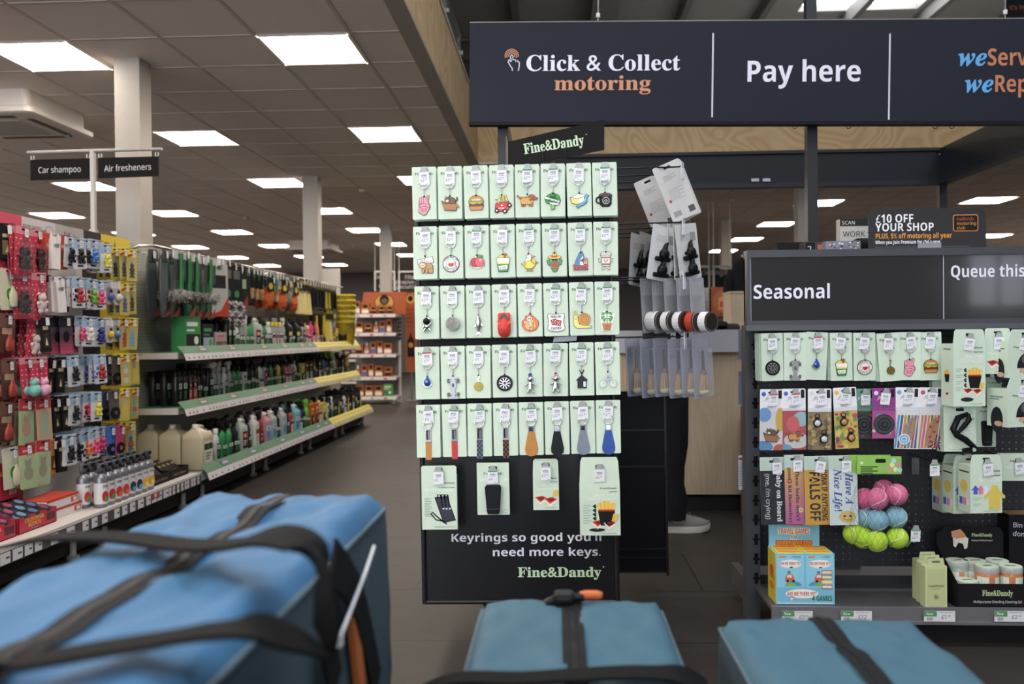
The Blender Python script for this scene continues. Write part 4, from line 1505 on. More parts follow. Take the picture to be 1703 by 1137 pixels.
zr = [1.665, 1.475, 1.29, 1.085]
for z, n in zip(zr, (4, 4, 4, 4)):
 for i in range(n):
  lz = z
  side_hook(sx0, HY[i], lz, 0.235 + 0.01 * (i % 2), True)
for i, (u, v, Y, rz, ry) in enumerate(((1106, 272, 3.0, 0.35, -0.42), (1109, 273, 3.02, 0.4, -0.44), (1113, 275, 3.04, 0.5, -0.46), (1117, 277, 3.06, 0.75, -0.5), (1074, 296, 3.13, 0.4, -0.42), (1084, 292, 3.16, 0.4, -0.42), (1096, 290, 3.2, 0.5, -0.44))):
 px_pack('leaflet', leaflet, 'flat_pack', f'white printed card swinging on the top side hook of the stand, {ORD[i]} from the front', u, v, Y, rz, 'white cards on the top side hook', ry)
for i, (u, v, Y, rz, ry) in enumerate(((1107, 376, 3.0, 0.45, 0.16), (1122, 374, 3.04, 0.95, 0.06), (1130, 374, 3.02, 0.98, -0.05), (1139, 372, 3.0, 0.6, -0.14), (1062, 390, 3.2, 0.9, 0.1), (1076, 388, 3.26, 0.9, 0.1))):
 px_pack('holder', holder_pack, 'phone_holder_pack', f'white card with two black phone clips on the second side hook, {ORD[i]} from the left' if i < 4 else f'white phone clip card deep in the second side hook, {"left" if i == 4 else "right"} one', u, v, Y, rz, 'phone clip packs on the side hook', ry)
for i, (u, red) in enumerate(((1076, False), (1095, False), (1115, False), (1136, True), (1158, False))):
 px_pack(('tin', red), tin_pack(red), 'wax_tin_pack', f'clear hang card with a {"red" if red else "white-labelled"} tin, {ORD[i]} of the row on the third side hook', u, 462, 3.02 - 0.01 * i, 0.75, 'tin packs on the third side hook', -0.08)
for i, u in enumerate((1052, 1076, 1098, 1122, 1143, 1163)):
 px_pack('brush', brush_pack, 'brush_blister_pack', f'clear blister pack with a bristle brush, {ORD[i]} from the left on the lowest side hook', u, 561 + 2 * (i % 2), 3.04 - 0.01 * i, 0.62, 'brush packs on the lowest side hook', -0.05)

# ================================================================== PAY POINT: FRAME, SIGN, COUNTER
fm = M('2c2e33', 0.4, 0.3)
cf = thing('canopy_frame', 'dark metal frame standing over the pay counter', 'frame', (0, 4.3, 0))
Yf, Yb = 4.3, 5.9


def fpost(u0, u1, v, Y, z1, Yd=0.05):
 a, b = PY(u0, v, Y), PY(u1, v, Y)
 MB().box(a.x, b.x, Y - 4.3, Y - 4.3 + Yd, 0, z1, fm).build('post', cf)
 return a.x, b.x


fpost(828, 845, 280, Yf, 2.55)
mx0, mx1 = fpost(1343, 1360, 300, Yf, 6.2)
bx0, bx1 = fpost(1563, 1576, 360, Yb, 2.31)
fl0 = PY(828, 280, Yf).x
MB().box(fl0, fl0 + 0.05, Yb - 4.3, Yb - 4.25, 0, 2.31, fm).build('post', cf)
MB().box(3.55, 3.6, 0, 0.05, 0, 2.55, fm).build('post', cf)
bk = MB()
bk.box(fl0, bx1, 1.6, 1.62, 2.09, 2.315, M('282a30', 0.35, 0.3))
bk.box(fl0, bx1, 1.585, 1.64, 2.075, 2.105, fm)
bk.box(fl0, bx1, 1.585, 1.64, 2.30, 2.32, fm)
lab = paper('b9b4a6')
for (u, v, c) in ((1256, 299, 'b9b4a6'), (1275, 299, 'b3b4cc')):
 p = PY(u, v, 5.88)
 bk.box(p.x - 0.025, p.x + 0.025, 1.58, 1.584, p.z - 0.01, p.z + 0.01, paper(c))
for u in (1112, 1700):
 pass
bk.build('back_beam', cf)
rb = MB()
rb.box(bx0, bx0 + 0.02, 0, 1.6, 2.09, 2.315, M('282a30', 0.35, 0.3))
rb.box(bx0 - 0.015, bx1, 0, 1.6, 2.075, 2.105, fm)
rb.build('side_beam', cf)
lb = MB()
lb.box(fl0, fl0 + 0.02, 0.05, 1.6, 2.09, 2.315, M('282a30', 0.35, 0.3))
lb.build('side_beam', cf)
bt = MB()
for u, v in ((1354, 256), (1354, 271), (1564, 256), (1571, 256), (1570, 289)):
 p = PY(u, v, 5.87)
 bt.ball((p.x, 1.58, p.z), 0.005, chrome(), 8)
bt.build('bolt', cf)
# small wire hooks along the front rail
for k, u in enumerate((1325, 1415, 1560, 1588)):
 p = PY(u, 207, 4.24)
 h = MB()
 h.tube([(0.012, 0, 0.03), (0.012, 0, 0), (0.008, 0, -0.01), (-0.006, 0, -0.012), (-0.012, 0, -0.004)], 0.0022, blk, 5)
 h.build('rail_hook', cf, (p.x, -0.03, p.z))

ANG = 0.0195
sg0 = PY(780, 203, 4.2)
sg = thing('overhead_sign', 'long dark blue sign reading Click & Collect motoring and Pay here over the counter', 'sign', sg0, rot=(0, ANG, 0))
SG = (Matrix.Translation(sg0) @ Matrix.Rotation(ANG, 4, 'Y')).inverted()
S = lambda u, v: on(4.2, u, v, SG)
TOPZ = S(780, 38)[1]
sb = MB()
navy = M('21232e', 0.5, spec=0.3)
sb.box(0, 3.95, 0, 0.05, 0, TOPZ, navy)
sb.box(-0.002, 3.952, 0.002, 0.052, -0.012, 0, M('1b1b1f', 0.5))
sb.box(-0.002, 3.952, 0.002, 0.052, TOPZ, TOPZ + 0.006, M('77736e', 0.5))
lav = paper('dedeec')
org = paper('c98a68')


def st(txt, u0, u1, v0, v1, cap_px, m, style='sansb', bold=0.0):
 a, b = S(u0, v0), S(u1, v1)
 sb.text(txt, a[0], a[1], cap_px * 4.2 / FPX, m, -0.0012, style, 'l', bold=bold, w=b[0] - a[0])


st('Click & Collect', 874, 1131, 118, 116, 27, lav, 'serif', 0.004)
st('motoring', 921, 1082, 150, 149, 24.5, org, 'serif', 0.004)
st('Pay here', 1239, 1431, 136, 136, 34, lav, 'sansb', 0.0)
blue = paper('5aa0d8')
og2 = paper('b8744f')
st('we', 1594, 1641, 109, 109, 30, blue, 'bi', 0.02)
st('Service', 1641, 1752, 109, 110, 27, og2, 'sansb')
st('we', 1605, 1652, 153, 153, 30, blue, 'bi', 0.02)
st('Repair', 1652, 1752, 153, 154, 27, og2, 'sansb')
for a, b in (((1186, 55), (1189, 195)), ((1480, 56), (1484, 199))):
 p, q = S(*a), S(*b)
 sb.plate(p[0] - 0.004, p[0] + 0.004, q[1], p[1], -0.0012, paper('c4c4d2'))
k = 4.2 / FPX


def ic(pts, w, m):
 sb.ppoly(stroke([(S(*p)) for p in pts], w * k), -0.0012, m)


icz = (851, 93)
for r in (5, 8, 11):
 ic([(icz[0] + r * math.cos(math.radians(a)), icz[1] - r * math.sin(math.radians(a))) for a in range(-25 if r < 11 else -10, 211, 16)], 1.5, org)
ic([(850, 103), (849, 93), (851, 91), (853, 93), (853, 100), (857, 99), (858, 103), (860, 100), (862, 104), (863, 102), (864, 106), (863, 113), (862, 118)], 1.5, lav)
ic([(850, 103), (846, 99), (845, 103), (849, 110), (852, 114), (852, 118)], 1.5, lav)
sb.build('board', sg)
for u in (995, 1676, 700):
 if u < 780:
  continue
 a = S(u, 36)
 w_ = MB()
 w_.cyl((a[0], 0.025, TOPZ), (a[0], 0.025, TOPZ + 3.7), 0.0035, chrome('a5a29d', 0.4), 6)
 w_.cyl((a[0], 0.025, TOPZ + 0.03), (a[0], 0.025, TOPZ + 0.05), 0.01, plastic('d8d5d0'), 8)
 w_.build('hanging_wire', sg)
s2 = PY(1690, 15, 9.0)
hs = thing('hanging_sign', 'small dark hanging sign with orange lettering above the right end of the long sign', 'sign', s2)
m2 = MB()
m2.box(-0.1, 0.6, 0, 0.02, -0.12, 0.14, M('252427', 0.5))
m2.text("it's hybrid", -0.07, -0.005, 0.045, paper('b86a3e'), -0.001, 'n', 'l')
m2.build('board', hs)
w_ = MB()
for xx in (0.0, 0.5):
 w_.cyl((xx, 0.01, 0.14), (xx, 0.01, 2.0), 0.004, steel, 5)
w_.build('hanging_wire', hs)

# counter
ct = thing('pay_counter', 'maple fronted pay counter with white top behind the keyring stand', 'counter', (0.4, 5.4, 0))
MB().box(0, 3.4, 0.0, 0.45, 0.105, 0.985, MAPLE_M).build('front_panel', ct)
MB().box(-0.02, 3.42, -0.03, 0.47, 0.985, 1.122, M('b4b4bb', 0.4)).build('worktop', ct)
MB().box(0, 3.4, 0.02, 0.45, 0.0, 0.105, M('2a2a2d', 0.5)).build('plinth', ct)
# cardboard box on the floor by the counter
cb = thing('cardboard_box', 'tall brown cardboard box on the floor between counter and Seasonal shelving', 'box', (1.3, 5.15, 0))
cm = M('8a6a48', 0.8, bump=0.05)
b = MB()
b.box(-0.19, 0.2, -0.15, 0.15, 0, 0.66, cm)
b.text('II', -0.155, 0.56, 0.04, paper('54402c'), -0.1512, 'n')
b.ppoly(stroke([(-0.18, 0.5), (-0.13, 0.5)], 0.004), -0.1512, paper('54402c'))
b.build('carton', cb)
MB().box(-0.19, 0.2, -0.02, 0.02, 0.66, 0.662, M('a88d68', 0.3)).build('tape', cb)
wb = thing('wooden_stand', 'pale wooden display block standing on the pay counter', 'display block', (PY(1226, 549, 5.6).x, 5.6, 1.1235))
MB().box(-0.04, 0.25, 0, 0.25, 0, 0.235, MAPLE_M).box(-0.045, 0.255, -0.005, 0.255, 0.235, 0.245, MAPLE_M).build('block', wb)

# ================================================================== PERSON BEHIND THE STAND
pc = PY(1113, 884, 4.85)
per = thing('person', 'person in black clothes and grey trainers standing behind the keyring stand, mostly hidden', 'person', (pc.x, 4.85, 0), 0.0)
blackcloth = M('1b1a1d', 0.85, 0, 0.15, 120, 0, 0.4)
skin = M('c09078', 0.6)


def ring(cx, cy, z, a, b, n=16):
 return [(cx + a * math.cos(2 * PI * i / n), cy + b * math.sin(2 * PI * i / n), z) for i in range(n)]


# one continuous body facing +x (torso, neck, head) with limbs lofted into it
body = MB()
body.loft([ring(0.0, 0.1, 0.86, 0.12, 0.165), ring(0.0, 0.1, 0.95, 0.125, 0.18), ring(0.0, 0.1, 1.08, 0.11, 0.155), ring(0.0, 0.1, 1.24, 0.12, 0.18), ring(-0.005, 0.1, 1.38, 0.115, 0.205),
   ring(-0.01, 0.1, 1.45, 0.085, 0.16), ring(-0.01, 0.1, 1.485, 0.055, 0.065), ring(0.0, 0.1, 1.55, 0.052, 0.055), ring(0.02, 0.1, 1.575, 0.07, 0.06), ring(0.025, 0.1, 1.62, 0.095, 0.072),
   ring(0.02, 0.1, 1.68, 0.1, 0.078), ring(0.01, 0.1, 1.74, 0.09, 0.07), ring(0.0, 0.1, 1.775, 0.05, 0.04)], skin)
body.lathe([(0.001, -0.02), (0.014, -0.012), (0.012, 0.0), (0.004, 0.018)], skin, 8, (0.125, 0.1, 1.655))
for s in (-1, 1):
 body.ball((0.105, 0.1 + s * 0.032, 1.672), 0.011, M('e8e4de', 0.3), 8)
 body.ball((0.114, 0.1 + s * 0.032, 1.672), 0.005, M('2c2018', 0.3), 6)
 body.ball((0.01, 0.1 + s * 0.082, 1.66), 0.028, skin, 8, 0.7, 0.35, 1)
 sh = (-0.01, 0.1 + s * 0.19, 1.4)
 body.tube([sh, (-0.03, 0.1 + s * 0.24, 1.14), (0.0, 0.1 + s * 0.25, 0.92)], [0.05, 0.042, 0.03], skin, 10)
 body.ball((0.01, 0.1 + s * 0.25, 0.875), 0.04, skin, 10, 0.9, 0.45, 1.2)
 for i, ln in enumerate((0.065, 0.075, 0.07, 0.055)):
  xx = 0.04 - 0.019 * i
  body.tube([(xx, 0.1 + s * 0.25, 0.845), (xx, 0.1 + s * 0.248, 0.845 - ln * 0.6), (xx, 0.1 + s * 0.24, 0.845 - ln)], [0.0095, 0.0085, 0.007], skin, 6)
 body.tube([(0.035, 0.1 + s * 0.24, 0.89), (0.055, 0.1 + s * 0.225, 0.845)], [0.011, 0.008], skin, 6)
body.tube([(0.105, 0.08, 1.605), (0.112, 0.1, 1.603), (0.105, 0.12, 1.605)], 0.006, M('9c5c50', 0.5), 6)
body.build('body', per)
h = MB()
h.loft([ring(-0.02, 0.1, 1.6, 0.075, 0.083), ring(-0.01, 0.1, 1.68, 0.088, 0.088), ring(0.012, 0.1, 1.73, 0.1, 0.083), ring(0.005, 0.1, 1.785, 0.07, 0.055), ring(0, 0.1, 1.795, 0.02, 0.02)], M('2a1f18', 0.7))
h.build('hair', per)
tp_ = MB()
tp_.loft([ring(0.0, 0.1, 0.88, 0.145, 0.195), ring(0.0, 0.1, 1.08, 0.13, 0.18), ring(0.0, 0.1, 1.24, 0.137, 0.2), ring(-0.005, 0.1, 1.38, 0.13, 0.225), ring(-0.01, 0.1, 1.455, 0.095, 0.17), ring(-0.01, 0.1, 1.495, 0.065, 0.078)], blackcloth)
for s in (-1, 1):
 tp_.tube([(-0.01, 0.1 + s * 0.19, 1.4), (-0.03, 0.1 + s * 0.24, 1.14), (0.0, 0.1 + s * 0.25, 0.96)], [0.064, 0.056, 0.045], blackcloth, 10)
tp_.build('shirt', per)
tr = MB()
tr.loft([ring(0.0, 0.1, 0.74, 0.12, 0.17), ring(0.0, 0.1, 0.86, 0.135, 0.185), ring(0.0, 0.1, 0.98, 0.135, 0.185)], blackcloth)
for s, kx in ((-1, 0.0), (1, -0.1)):
 y = 0.1 + s * 0.095
 tr.loft([ring(0.012 + kx, y, 0.075, 0.088, 0.088), ring(0.002 + kx, y, 0.12, 0.092, 0.09), ring(0.018 + kx, y, 0.17, 0.088, 0.088), ring(0.004 + kx, y, 0.26, 0.082, 0.085), ring(0.005 + kx, y, 0.36, 0.084, 0.085),
    ring(0.02 + kx * 0.8, y, 0.48, 0.088, 0.09), ring(0.015 + kx * 0.5, y, 0.56, 0.096, 0.095), ring(0.005, y, 0.75, 0.108, 0.1), ring(0.0, y * 0.7 + 0.03, 0.88, 0.12, 0.11)], blackcloth)
tr.build('trousers', per)


def shoe(o, x, y):
 s = MB()
 up = M('75716c', 0.8, 0, 0.08, 200, 0, 0.2)
 sole = M('cbc6bb', 0.6)
 outline = [(-0.10, -0.036), (-0.02, -0.04), (0.07, -0.047), (0.14, -0.045), (0.185, -0.028), (0.198, 0), (0.185, 0.028), (0.14, 0.045), (0.07, 0.047), (-0.02, 0.04), (-0.10, 0.036), (-0.12, 0)]
 R = lambda k, z0, f: [(x + px * k, y + py * k, z0 + f(px)) for px, py in outline]
 toe = lambda px: 0.012 * max(0, (px - 0.1) / 0.1) ** 2
 s.loft([R(0.96, 0.0, toe), R(1.0, 0.012, toe), R(0.99, 0.036, toe)], sole, True, True)
 hgt = lambda px: 0.085 - 0.06 * min(1, max(0, (px + 0.03) / 0.2))
 s.loft([R(0.97, 0.036, toe), R(0.98, 0.05, toe), [(x + px * 0.93, y + py * 0.86, 0.05 + hgt(px) * 0.5) for px, py in outline],
   [(x + px * 0.8 - 0.005, y + py * 0.55, 0.05 + hgt(px)) for px, py in outline]], up, True, True)
 s.build('shoe', o)
 d = MB()
 sw = M('dcd8d0', 0.5)
 d.tube([(x - 0.05, y - 0.043, 0.085), (x + 0.0, y - 0.047, 0.06), (x + 0.045, y - 0.049, 0.062), (x + 0.03, y - 0.045, 0.085)], 0.0035, sw, 5)
 for i in range(4):
  d.tube([(x + 0.055 + i * 0.022, y - 0.025, 0.112 - i * 0.014), (x + 0.062 + i * 0.022, y, 0.12 - i * 0.014), (x + 0.055 + i * 0.022, y + 0.025, 0.112 - i * 0.014)], 0.0035, M('5c5955', 0.7), 5)
 d.build('shoe_lace', o)


shoe(per, 0.03, 0.0)
shoe(per, -0.07, 0.19)
# ================================================================== "SEASONAL" SHELVING ON THE RIGHT
def _pegboard(nt, b):
 tc = nt.nodes.new('ShaderNodeTexCoord')
 sp = nt.nodes.new('ShaderNodeSeparateXYZ')
 nt.links.new(tc.outputs['Object'], sp.inputs[0])
 d = []
 for ax in ('X', 'Z'):
  m = nt.nodes.new('ShaderNodeMath')
  m.operation = 'PINGPONG'
  m.inputs[1].default_value = 0.0125
  nt.links.new(sp.outputs[ax], m.inputs[0])
  p = nt.nodes.new('ShaderNodeMath')
  p.operation = 'POWER'
  p.inputs[1].default_value = 2
  nt.links.new(m.outputs[0], p.inputs[0])
  d.append(p)
 a = nt.nodes.new('ShaderNodeMath')
 a.operation = 'ADD'
 nt.links.new(d[0].outputs[0], a.inputs[0])
 nt.links.new(d[1].outputs[0], a.inputs[1])
 lt = nt.nodes.new('ShaderNodeMath')
 lt.operation = 'LESS_THAN'
 lt.inputs[1].default_value = 0.0027 ** 2
 nt.links.new(a.outputs[0], lt.inputs[0])
 nz = nt.nodes.new('ShaderNodeTexNoise')
 nz.inputs['Scale'].default_value = 9
 nt.links.new(tc.outputs['Object'], nz.inputs['Vector'])
 rp = nt.nodes.new('ShaderNodeValToRGB')
 rp.color_ramp.elements[0].position = 0.45
 rp.color_ramp.elements[0].color = (*rgb('0c0c0e'), 1)
 rp.color_ramp.elements[1].position = 0.68
 rp.color_ramp.elements[1].color = (*rgb('a08a72'), 1)
 nt.links.new(nz.outputs['Fac'], rp.inputs[0])
 mx = nt.nodes.new('ShaderNodeMix')
 mx.data_type = 'RGBA'
 mx.inputs[6].default_value = (*rgb('2b2d34'), 1)
 nt.links.new(rp.outputs[0], mx.inputs[7])
 nt.links.new(lt.outputs[0], mx.inputs[0])
 nt.links.new(mx.outputs[2], b.inputs['Base Color'])
 b.inputs['Roughness'].default_value = 0.45


PEG_M = node_mat('perforated_board', _pegboard)
GX, GY = 0.722, 3.1
gun = M('4a4c53', 0.4, 0.3)
gs = thing('seasonal_shelving', 'dark grey perforated shelving unit headed Seasonal', 'shelving', (GX, GY, 0))
BY = 0.29           # board plane relative to the front edge
WID = 1.30
MB().box(0.04, WID, BY, BY + 0.02, 0.20, 1.11, PEG_M).build('back_board', gs)
for xx in (0.0, WID - 0.02):
 u = MB()
 u.box(xx, xx + 0.052, BY - 0.035, BY + 0.03, 0, 1.13, gun)
 for i in range(13):
  zz = 0.14 + i * 0.0745
  u.box(xx + 0.03, xx + 0.044, BY - 0.0365, BY - 0.0345, zz, zz + 0.042, M('0e0e10', 0.6))
  u.box(xx + 0.024, xx + 0.05, BY - 0.037, BY - 0.0345, zz + 0.017, zz + 0.025, M('0e0e10', 0.6))
 u.build('upright', gs)
b = MB()
b.box(0.03, WID, 0.0, BY, 0.118, 0.13, M('5a5b60', 0.4, 0.4))
b.box(0.03, WID, -0.012, 0.0, 0.078, 0.135, M('7d7d83', 0.35, 0.4))
b.box(0.03, WID, -0.02, -0.012, 0.078, 0.088, M('7d7d83', 0.35, 0.4))
b.build('base_shelf', gs)
b = MB()
b.box(0.03, WID, BY + 0.03, BY + 0.26, 0.118, 0.13, M('5a5b60', 0.4, 0.4))
b.box(0.0, 0.03, BY + 0.03, BY + 0.26, 0.06, 0.145, M('48494e', 0.4, 0.3))
b.build('base_shelf', gs)
MB().box(0.05, WID, 0.03, 0.05, 0.0, 0.078, M('1e1e20', 0.5)).build('kick_plate', gs)
MB().box(0.05, WID, BY - 0.002, BY + 0.004, 0.13, 0.165, M('34363c', 0.4)).build('back_ledge', gs)
p = PY(1233, 757, 3.44)
b = MB()
b.prism(rect(-0.012, 0.05, -0.135, 0), -0.001, 0.001, paper('c9c8cf'))
b.plate(-0.01, 0.045, -0.018, -0.008, -0.0014, paper('b0423c'))
lines(b, -0.009, -0.028, 12, 0.05, '77767c', 0.008, 0.003, -0.0014)
b.box(0.03, 0.034, -0.02, 0.001, -0.03, -0.02, gun)
b.build('notice_sheet', gs, (p.x - GX, p.y - GY, p.z))
for v0, v1 in ((548, 597), (617, 672)):
 p = PY(1233, v0, 3.44)
 MB().prism(rrect(-0.012, 0.02, -(v1 - v0) * 3.44 / FPX, 0, 0.003), -0.002, 0.002, clear_film('8d94a8', 0.3)).box(0.012, 0.016, -0.02, 0.0, -0.05, -0.04, gun).build('label_holder', gs, (p.x - GX, p.y - GY, p.z))
# header box
hd = MB()
hd.box(-0.024, WID, 0.10, 0.16, 1.11, 1.145, gun)
hd.box(-0.024, WID, 0.10, 0.16, 1.375, 1.402, gun)
hd.box(-0.024, -0.012, 0.10, 0.16, 1.145, 1.375, gun)
hd.box(-0.024, WID, 0.14, 0.16, 1.145, 1.375, gun)
hd.box(0.14, WID, 0.16, 0.66, 1.39, 1.402, gun)
hd.box(0.02, WID, 0.16, BY + 0.02, 1.11, 1.125, gun)
hd.box(0.3, 0.34, BY, BY + 0.02, 1.11, 1.39, gun)
hd.box(1.1, 1.14, BY, BY + 0.02, 1.11, 1.39, gun)
hd.box(-0.03, WID, 0.095, 0.12, 1.108, 1.128, M('5a5c64', 0.35, 0.3))
hd.build('header_frame', gs)
hp = MB()
HPY = GY + 0.11
GI = Matrix.Translation((GX, GY, 0)).inverted()
hp.box(-0.012, WID, 0.11, 0.118, 1.145, 1.375, M('16171c', 0.15, coat=0.45))
dv = on(HPY, 1569, 480, GI)[0]
hp.plate(-0.012, -0.008, 1.145, 1.375, 0.109, paper('b9b9c8'))
hp.plate(dv - 0.0015, dv + 0.0015, 1.145, 1.375, 0.109, paper('b9b9c8'))
a, c = on(HPY, 1252, 497, GI), on(HPY, 1380, 497, GI)
hp.text('Seasonal', a[0], a[1], 0.051, paper('e4e4f2'), 0.1092, 'sansb', 'l', w=c[0] - a[0])
a, c = on(HPY, 1580, 461, GI), on(HPY, 1704, 461, GI)
hp.text('Queue this', a[0], a[1], 0.042, paper('e4e4f2'), 0.1092, 'sansb', 'l', w=c[0] - a[0])
hp.text('way', a[0], a[1] - 0.075, 0.043, paper('e4e4f2'), 0.1092, 'n', 'l', bold=0.012) if False else None
hp.build('header_panel', gs)


def ghook(u, v, Y, price='£2.99', band=None, tk=True):
 p = PY(u, v, Y)
 x, z = p.x - GX, p.z
 L = GY + BY - Y
 if tk:
  ho = hook(gs, x, BY, z - 0.010, L + 0.004, price, band, tilt=random.uniform(-.15, .15))
 else:
  h = MB()
  h.tube([(0, 0, 0), (0, -L, 0), (0, -L - 0.006, 0.006)], 0.002, M('1b1b1d', 0.35, 0.6), 6)
  h.build('hook', gs, (x, BY, z - 0.01))


def gtag(o):
 return o


# price labels on the shelf lip
for u, pr in ((1300, '£3.99'), (1398, '£12'), (1536, '£1.99'), (1653, '£2.99')):
 p = PY(u, 1015, 3.08)
 t = MB()
 w = 0.106
 t.box(0, w, -0.0015, 0, -0.037, 0.0, paper('dcdce2'))
 t.plate(0, w * 0.41, -0.019, 0.0, -0.002, paper('4f8f5c'))
 t.text('New', w * 0.06, -0.0145, 0.0105, paper('eef4ee'), -0.0024, 'bi', 'l')
 lines(t, w * 0.47, -0.004, 1, w * 0.45, '8a8a92', 0.004, 0.0015, -0.002)
 t.text(pr[:2] if len(pr) > 3 else pr, w * 0.55, -0.027, 0.013, paper('3a3a42'), -0.002, 'n', 'l')
 if len(pr) > 3:
  t.text(pr[3:], w * 0.76, -0.020, 0.006, paper('3a3a42'), -0.002, 'n', 'l')
 for i in range(4):
  t.plate(w * 0.1 + i * 0.005, w * 0.1 + i * 0.005 + 0.003, -0.033, -0.022, -0.002, paper('77777f'))
 t.build('price_label', gs, (p.x - GX, -0.022, p.z))

# keyring cards, upper row of the board
YK = 3.2
RZ = 'on the top row of the Seasonal board'
for i, (u, v, fn, nm, tilt, pr, bd_) in enumerate(((1283, 554, ch_wheel, 'black alloy wheel', 0.03, '£2.99', None), (1322, 553, ch_racer, 'silver racing car', 0.0, '£2.99', None), (1359, 552, ch_drop, 'blue droplet', -0.05, '£1.49', 'c8363a'),
             (1398, 553, ch_cup, 'green and white drink cup', 0.01, '£2.99', None), (1437, 553, ch_badge, 'round white coffee badge', 0.02, '£2.99', None),
             (1476, 554, ch_coin, 'coin on a chain', 0.08, '£1', None), (1512, 552, ch_hand, 'pink pointing-hand charm', 0.0, '£2.99', None), (1546, 552, ch_burger, 'small burger reading CARBS', 0.02, '£2.99', None))):
 p = PY(u, v, YK)
 stamp(('gcard', i), keyring_maker(fn), 'keyring_card', f'green card with {nm} {RZ}', 'keyring', p, 0, 'keyring cards on the Seasonal board',
   rot=(random.uniform(-.02, .04), -tilt, random.uniform(-.1, .1)))
 for q in range(3):
  stamp('spare', spare_card, 'keyring_card', f'green card {ORD[q + 1]} behind the {nm} on the Seasonal board', 'keyring', (p.x - 0.004 - 0.003 * q, YK + 0.014 + 0.018 * q, p.z), 0, f'spare cards behind the {nm} on the board', rot=(0, -tilt * 0.5, 0))
 ghook(u, v, YK, pr, bd_)


# cartons
def gcarton(name, label, uc, v0, wpx, hpx, flap_px, d, front, Y=3.1, rz=0.0, sidef=True, flap_w=None, price='£5.99', hk=True, side=None, col=GREEN):
 w, h, fl = px_w(wpx, Y), px_w(hpx, Y), px_w(flap_px, Y)
 p = PY(uc, v0 + flap_px, Y)
 o = thing(name, label, 'boxed goods', p, rz)
 carton(o, w, h, d, fl, front(w, h), side or (side_print(w, h, d) if sidef else None), flap_w and w * flap_w, col=col)
 if hk:
  ghook(uc, v0 + 6, Y, price)
 return o


gcarton('essentials_kit_box', 'large green hanging box picturing a cup of fries on the Seasonal board', 1612, 548, 54, 102, 23, 0.075, kit_front, 3.09, 0.12, flap_w=0.92)
gcarton('dip_holder_box', 'small green hanging box picturing red dip holders beside the large fries box', 1659, 546, 40, 56, 18, 0.04, dip_front, 3.12, -0.06, price='£3.49', flap_w=0.95)
gcarton('dip_holder_box', 'green hanging box tucked behind the large fries box on the Seasonal board', 1562, 578, 22, 82, 0, 0.03, lambda w, h: (lambda c: lines(c, -w * .3, -h * .3, 5, w * .6)), 3.26, 0.0, hk=False, sidef=False)


def cap_front(w, h):
 def f(c):
  c.text('Fine&Dandy', -w * 0.1, -h * 0.2, h * 0.05, ink, -0.0008, 'serif', 'c', w=w * 0.5)
  x = w * 0.1
  c.ppoly(ell(x, -h * 0.86, w * 0.26, h * 0.4, 20, 0, 180), -0.0009, paper('d2a58c'))
  c.ppoly(ell(x, -h * 0.74, w * 0.34, h * 0.42, 20, 0, 180), -0.0011, paper('26272b'))
  c.ppoly(ell(x - w * 0.1, -h * 0.5, w * 0.1, h * 0.12), -0.0013, paper('56575c'))
  for s in (-1, 1):
   c.ppoly(ell(x + s * w * 0.1, -h * 0.88, w * 0.05, h * 0.02), -0.0013, paper('3a2a22'))
  c.plate(-w / 2 + 0.001, w / 2 - 0.001, -h, -h * 0.9, -0.00085, paper(GREEN)) if False else None
 return f


def cap_side(w, h, d):
 def f(c):
  c.X = Matrix.Translation((-w / 2, d / 2, 0)) @ Matrix.Rotation(-PI / 2, 4, 'Z')
  lines(c, -d * 0.3, -h * 0.2, 2, d * 0.6, '6f7a72', 0.008, 0.004, -0.0008)
  c.ppoly(ell(0, -h * 0.82, d * 0.3, h * 0.34), -0.0009, paper('26272b'))
  c.ppoly(ell(d * 0.08, -h * 0.92, d * 0.2, h * 0.07), -0.0011, paper('d2a58c'))
  c.X = Matrix.Identity(4)
 return f


o = gcarton('cap_box', 'green box picturing a head in a dark cap at the right edge, upper one', 1704, 548, 64, 60, 18, 0.08, cap_front, 3.1, 0.3, flap_w=0.8, price='£4.99', side=cap_side(px_w(64, 3.1), px_w(60, 3.1), 0.08))
o = gcarton('cap_box', 'green box picturing a head in a dark cap at the right edge, lower one', 1703, 626, 66, 62, 20, 0.09, cap_front, 3.08, 0.3, flap_w=0.8, price='£4.99', side=cap_side(px_w(66, 3.08), px_w(62, 3.08), 0.09))
gcarton('cap_box', 'green box tucked behind the large fries box and the lower cap box', 1652, 628, 26, 46, 0, 0.05, lambda w, h: (lambda c: c.text('Fine&Dandy', 0, -h * .2, .006, ink, -.0008, 'serif', 'c')), 3.22, 0, hk=False, sidef=False)


# air fresheners of the second row
def freshener(top, art, topcol='e9e8ec', W=0.083, H=0.222):
 def f(o):
  c = MB()
  c.prism(rrect(-W / 2, W / 2, -H, 0, 0.004, 3), -0.001, 0.001, paper(topcol))
  c.ppoly(rrect(-0.012, 0.012, -0.016, -0.009, 0.003), -0.0013, plastic('2a2a2c'))
  c.plate(W * 0.3, W * 0.45, -0.034, -0.004, -0.0013, paper('2a2a2e'))
  art(c, W, H)
  c.ppoly(ell(-W * 0.34, -0.018, 0.008), -0.0014, paper(top))
  c.text('fresh', -W * 0.05, -0.04, 0.013, paper('8d8e98' if topcol == 'e9e8ec' else 'f0eaf0'), -0.0014, 'bi', 'c', skew=0.15)
  lines(c, -W * 0.2, -0.062, 2, W * 0.4, '77777f', 0.005, 0.002, -0.0014)
  c.build('printed_card', o)
  s = MB()
  s.prism(rrect(-W / 2 - 0.001, W / 2 + 0.001, -H - 0.002, -0.07, 0.004, 2), -0.0065, -0.0062, clear_film('eef1f6', 0.98))
  s.build('clear_sleeve', o)
 return f


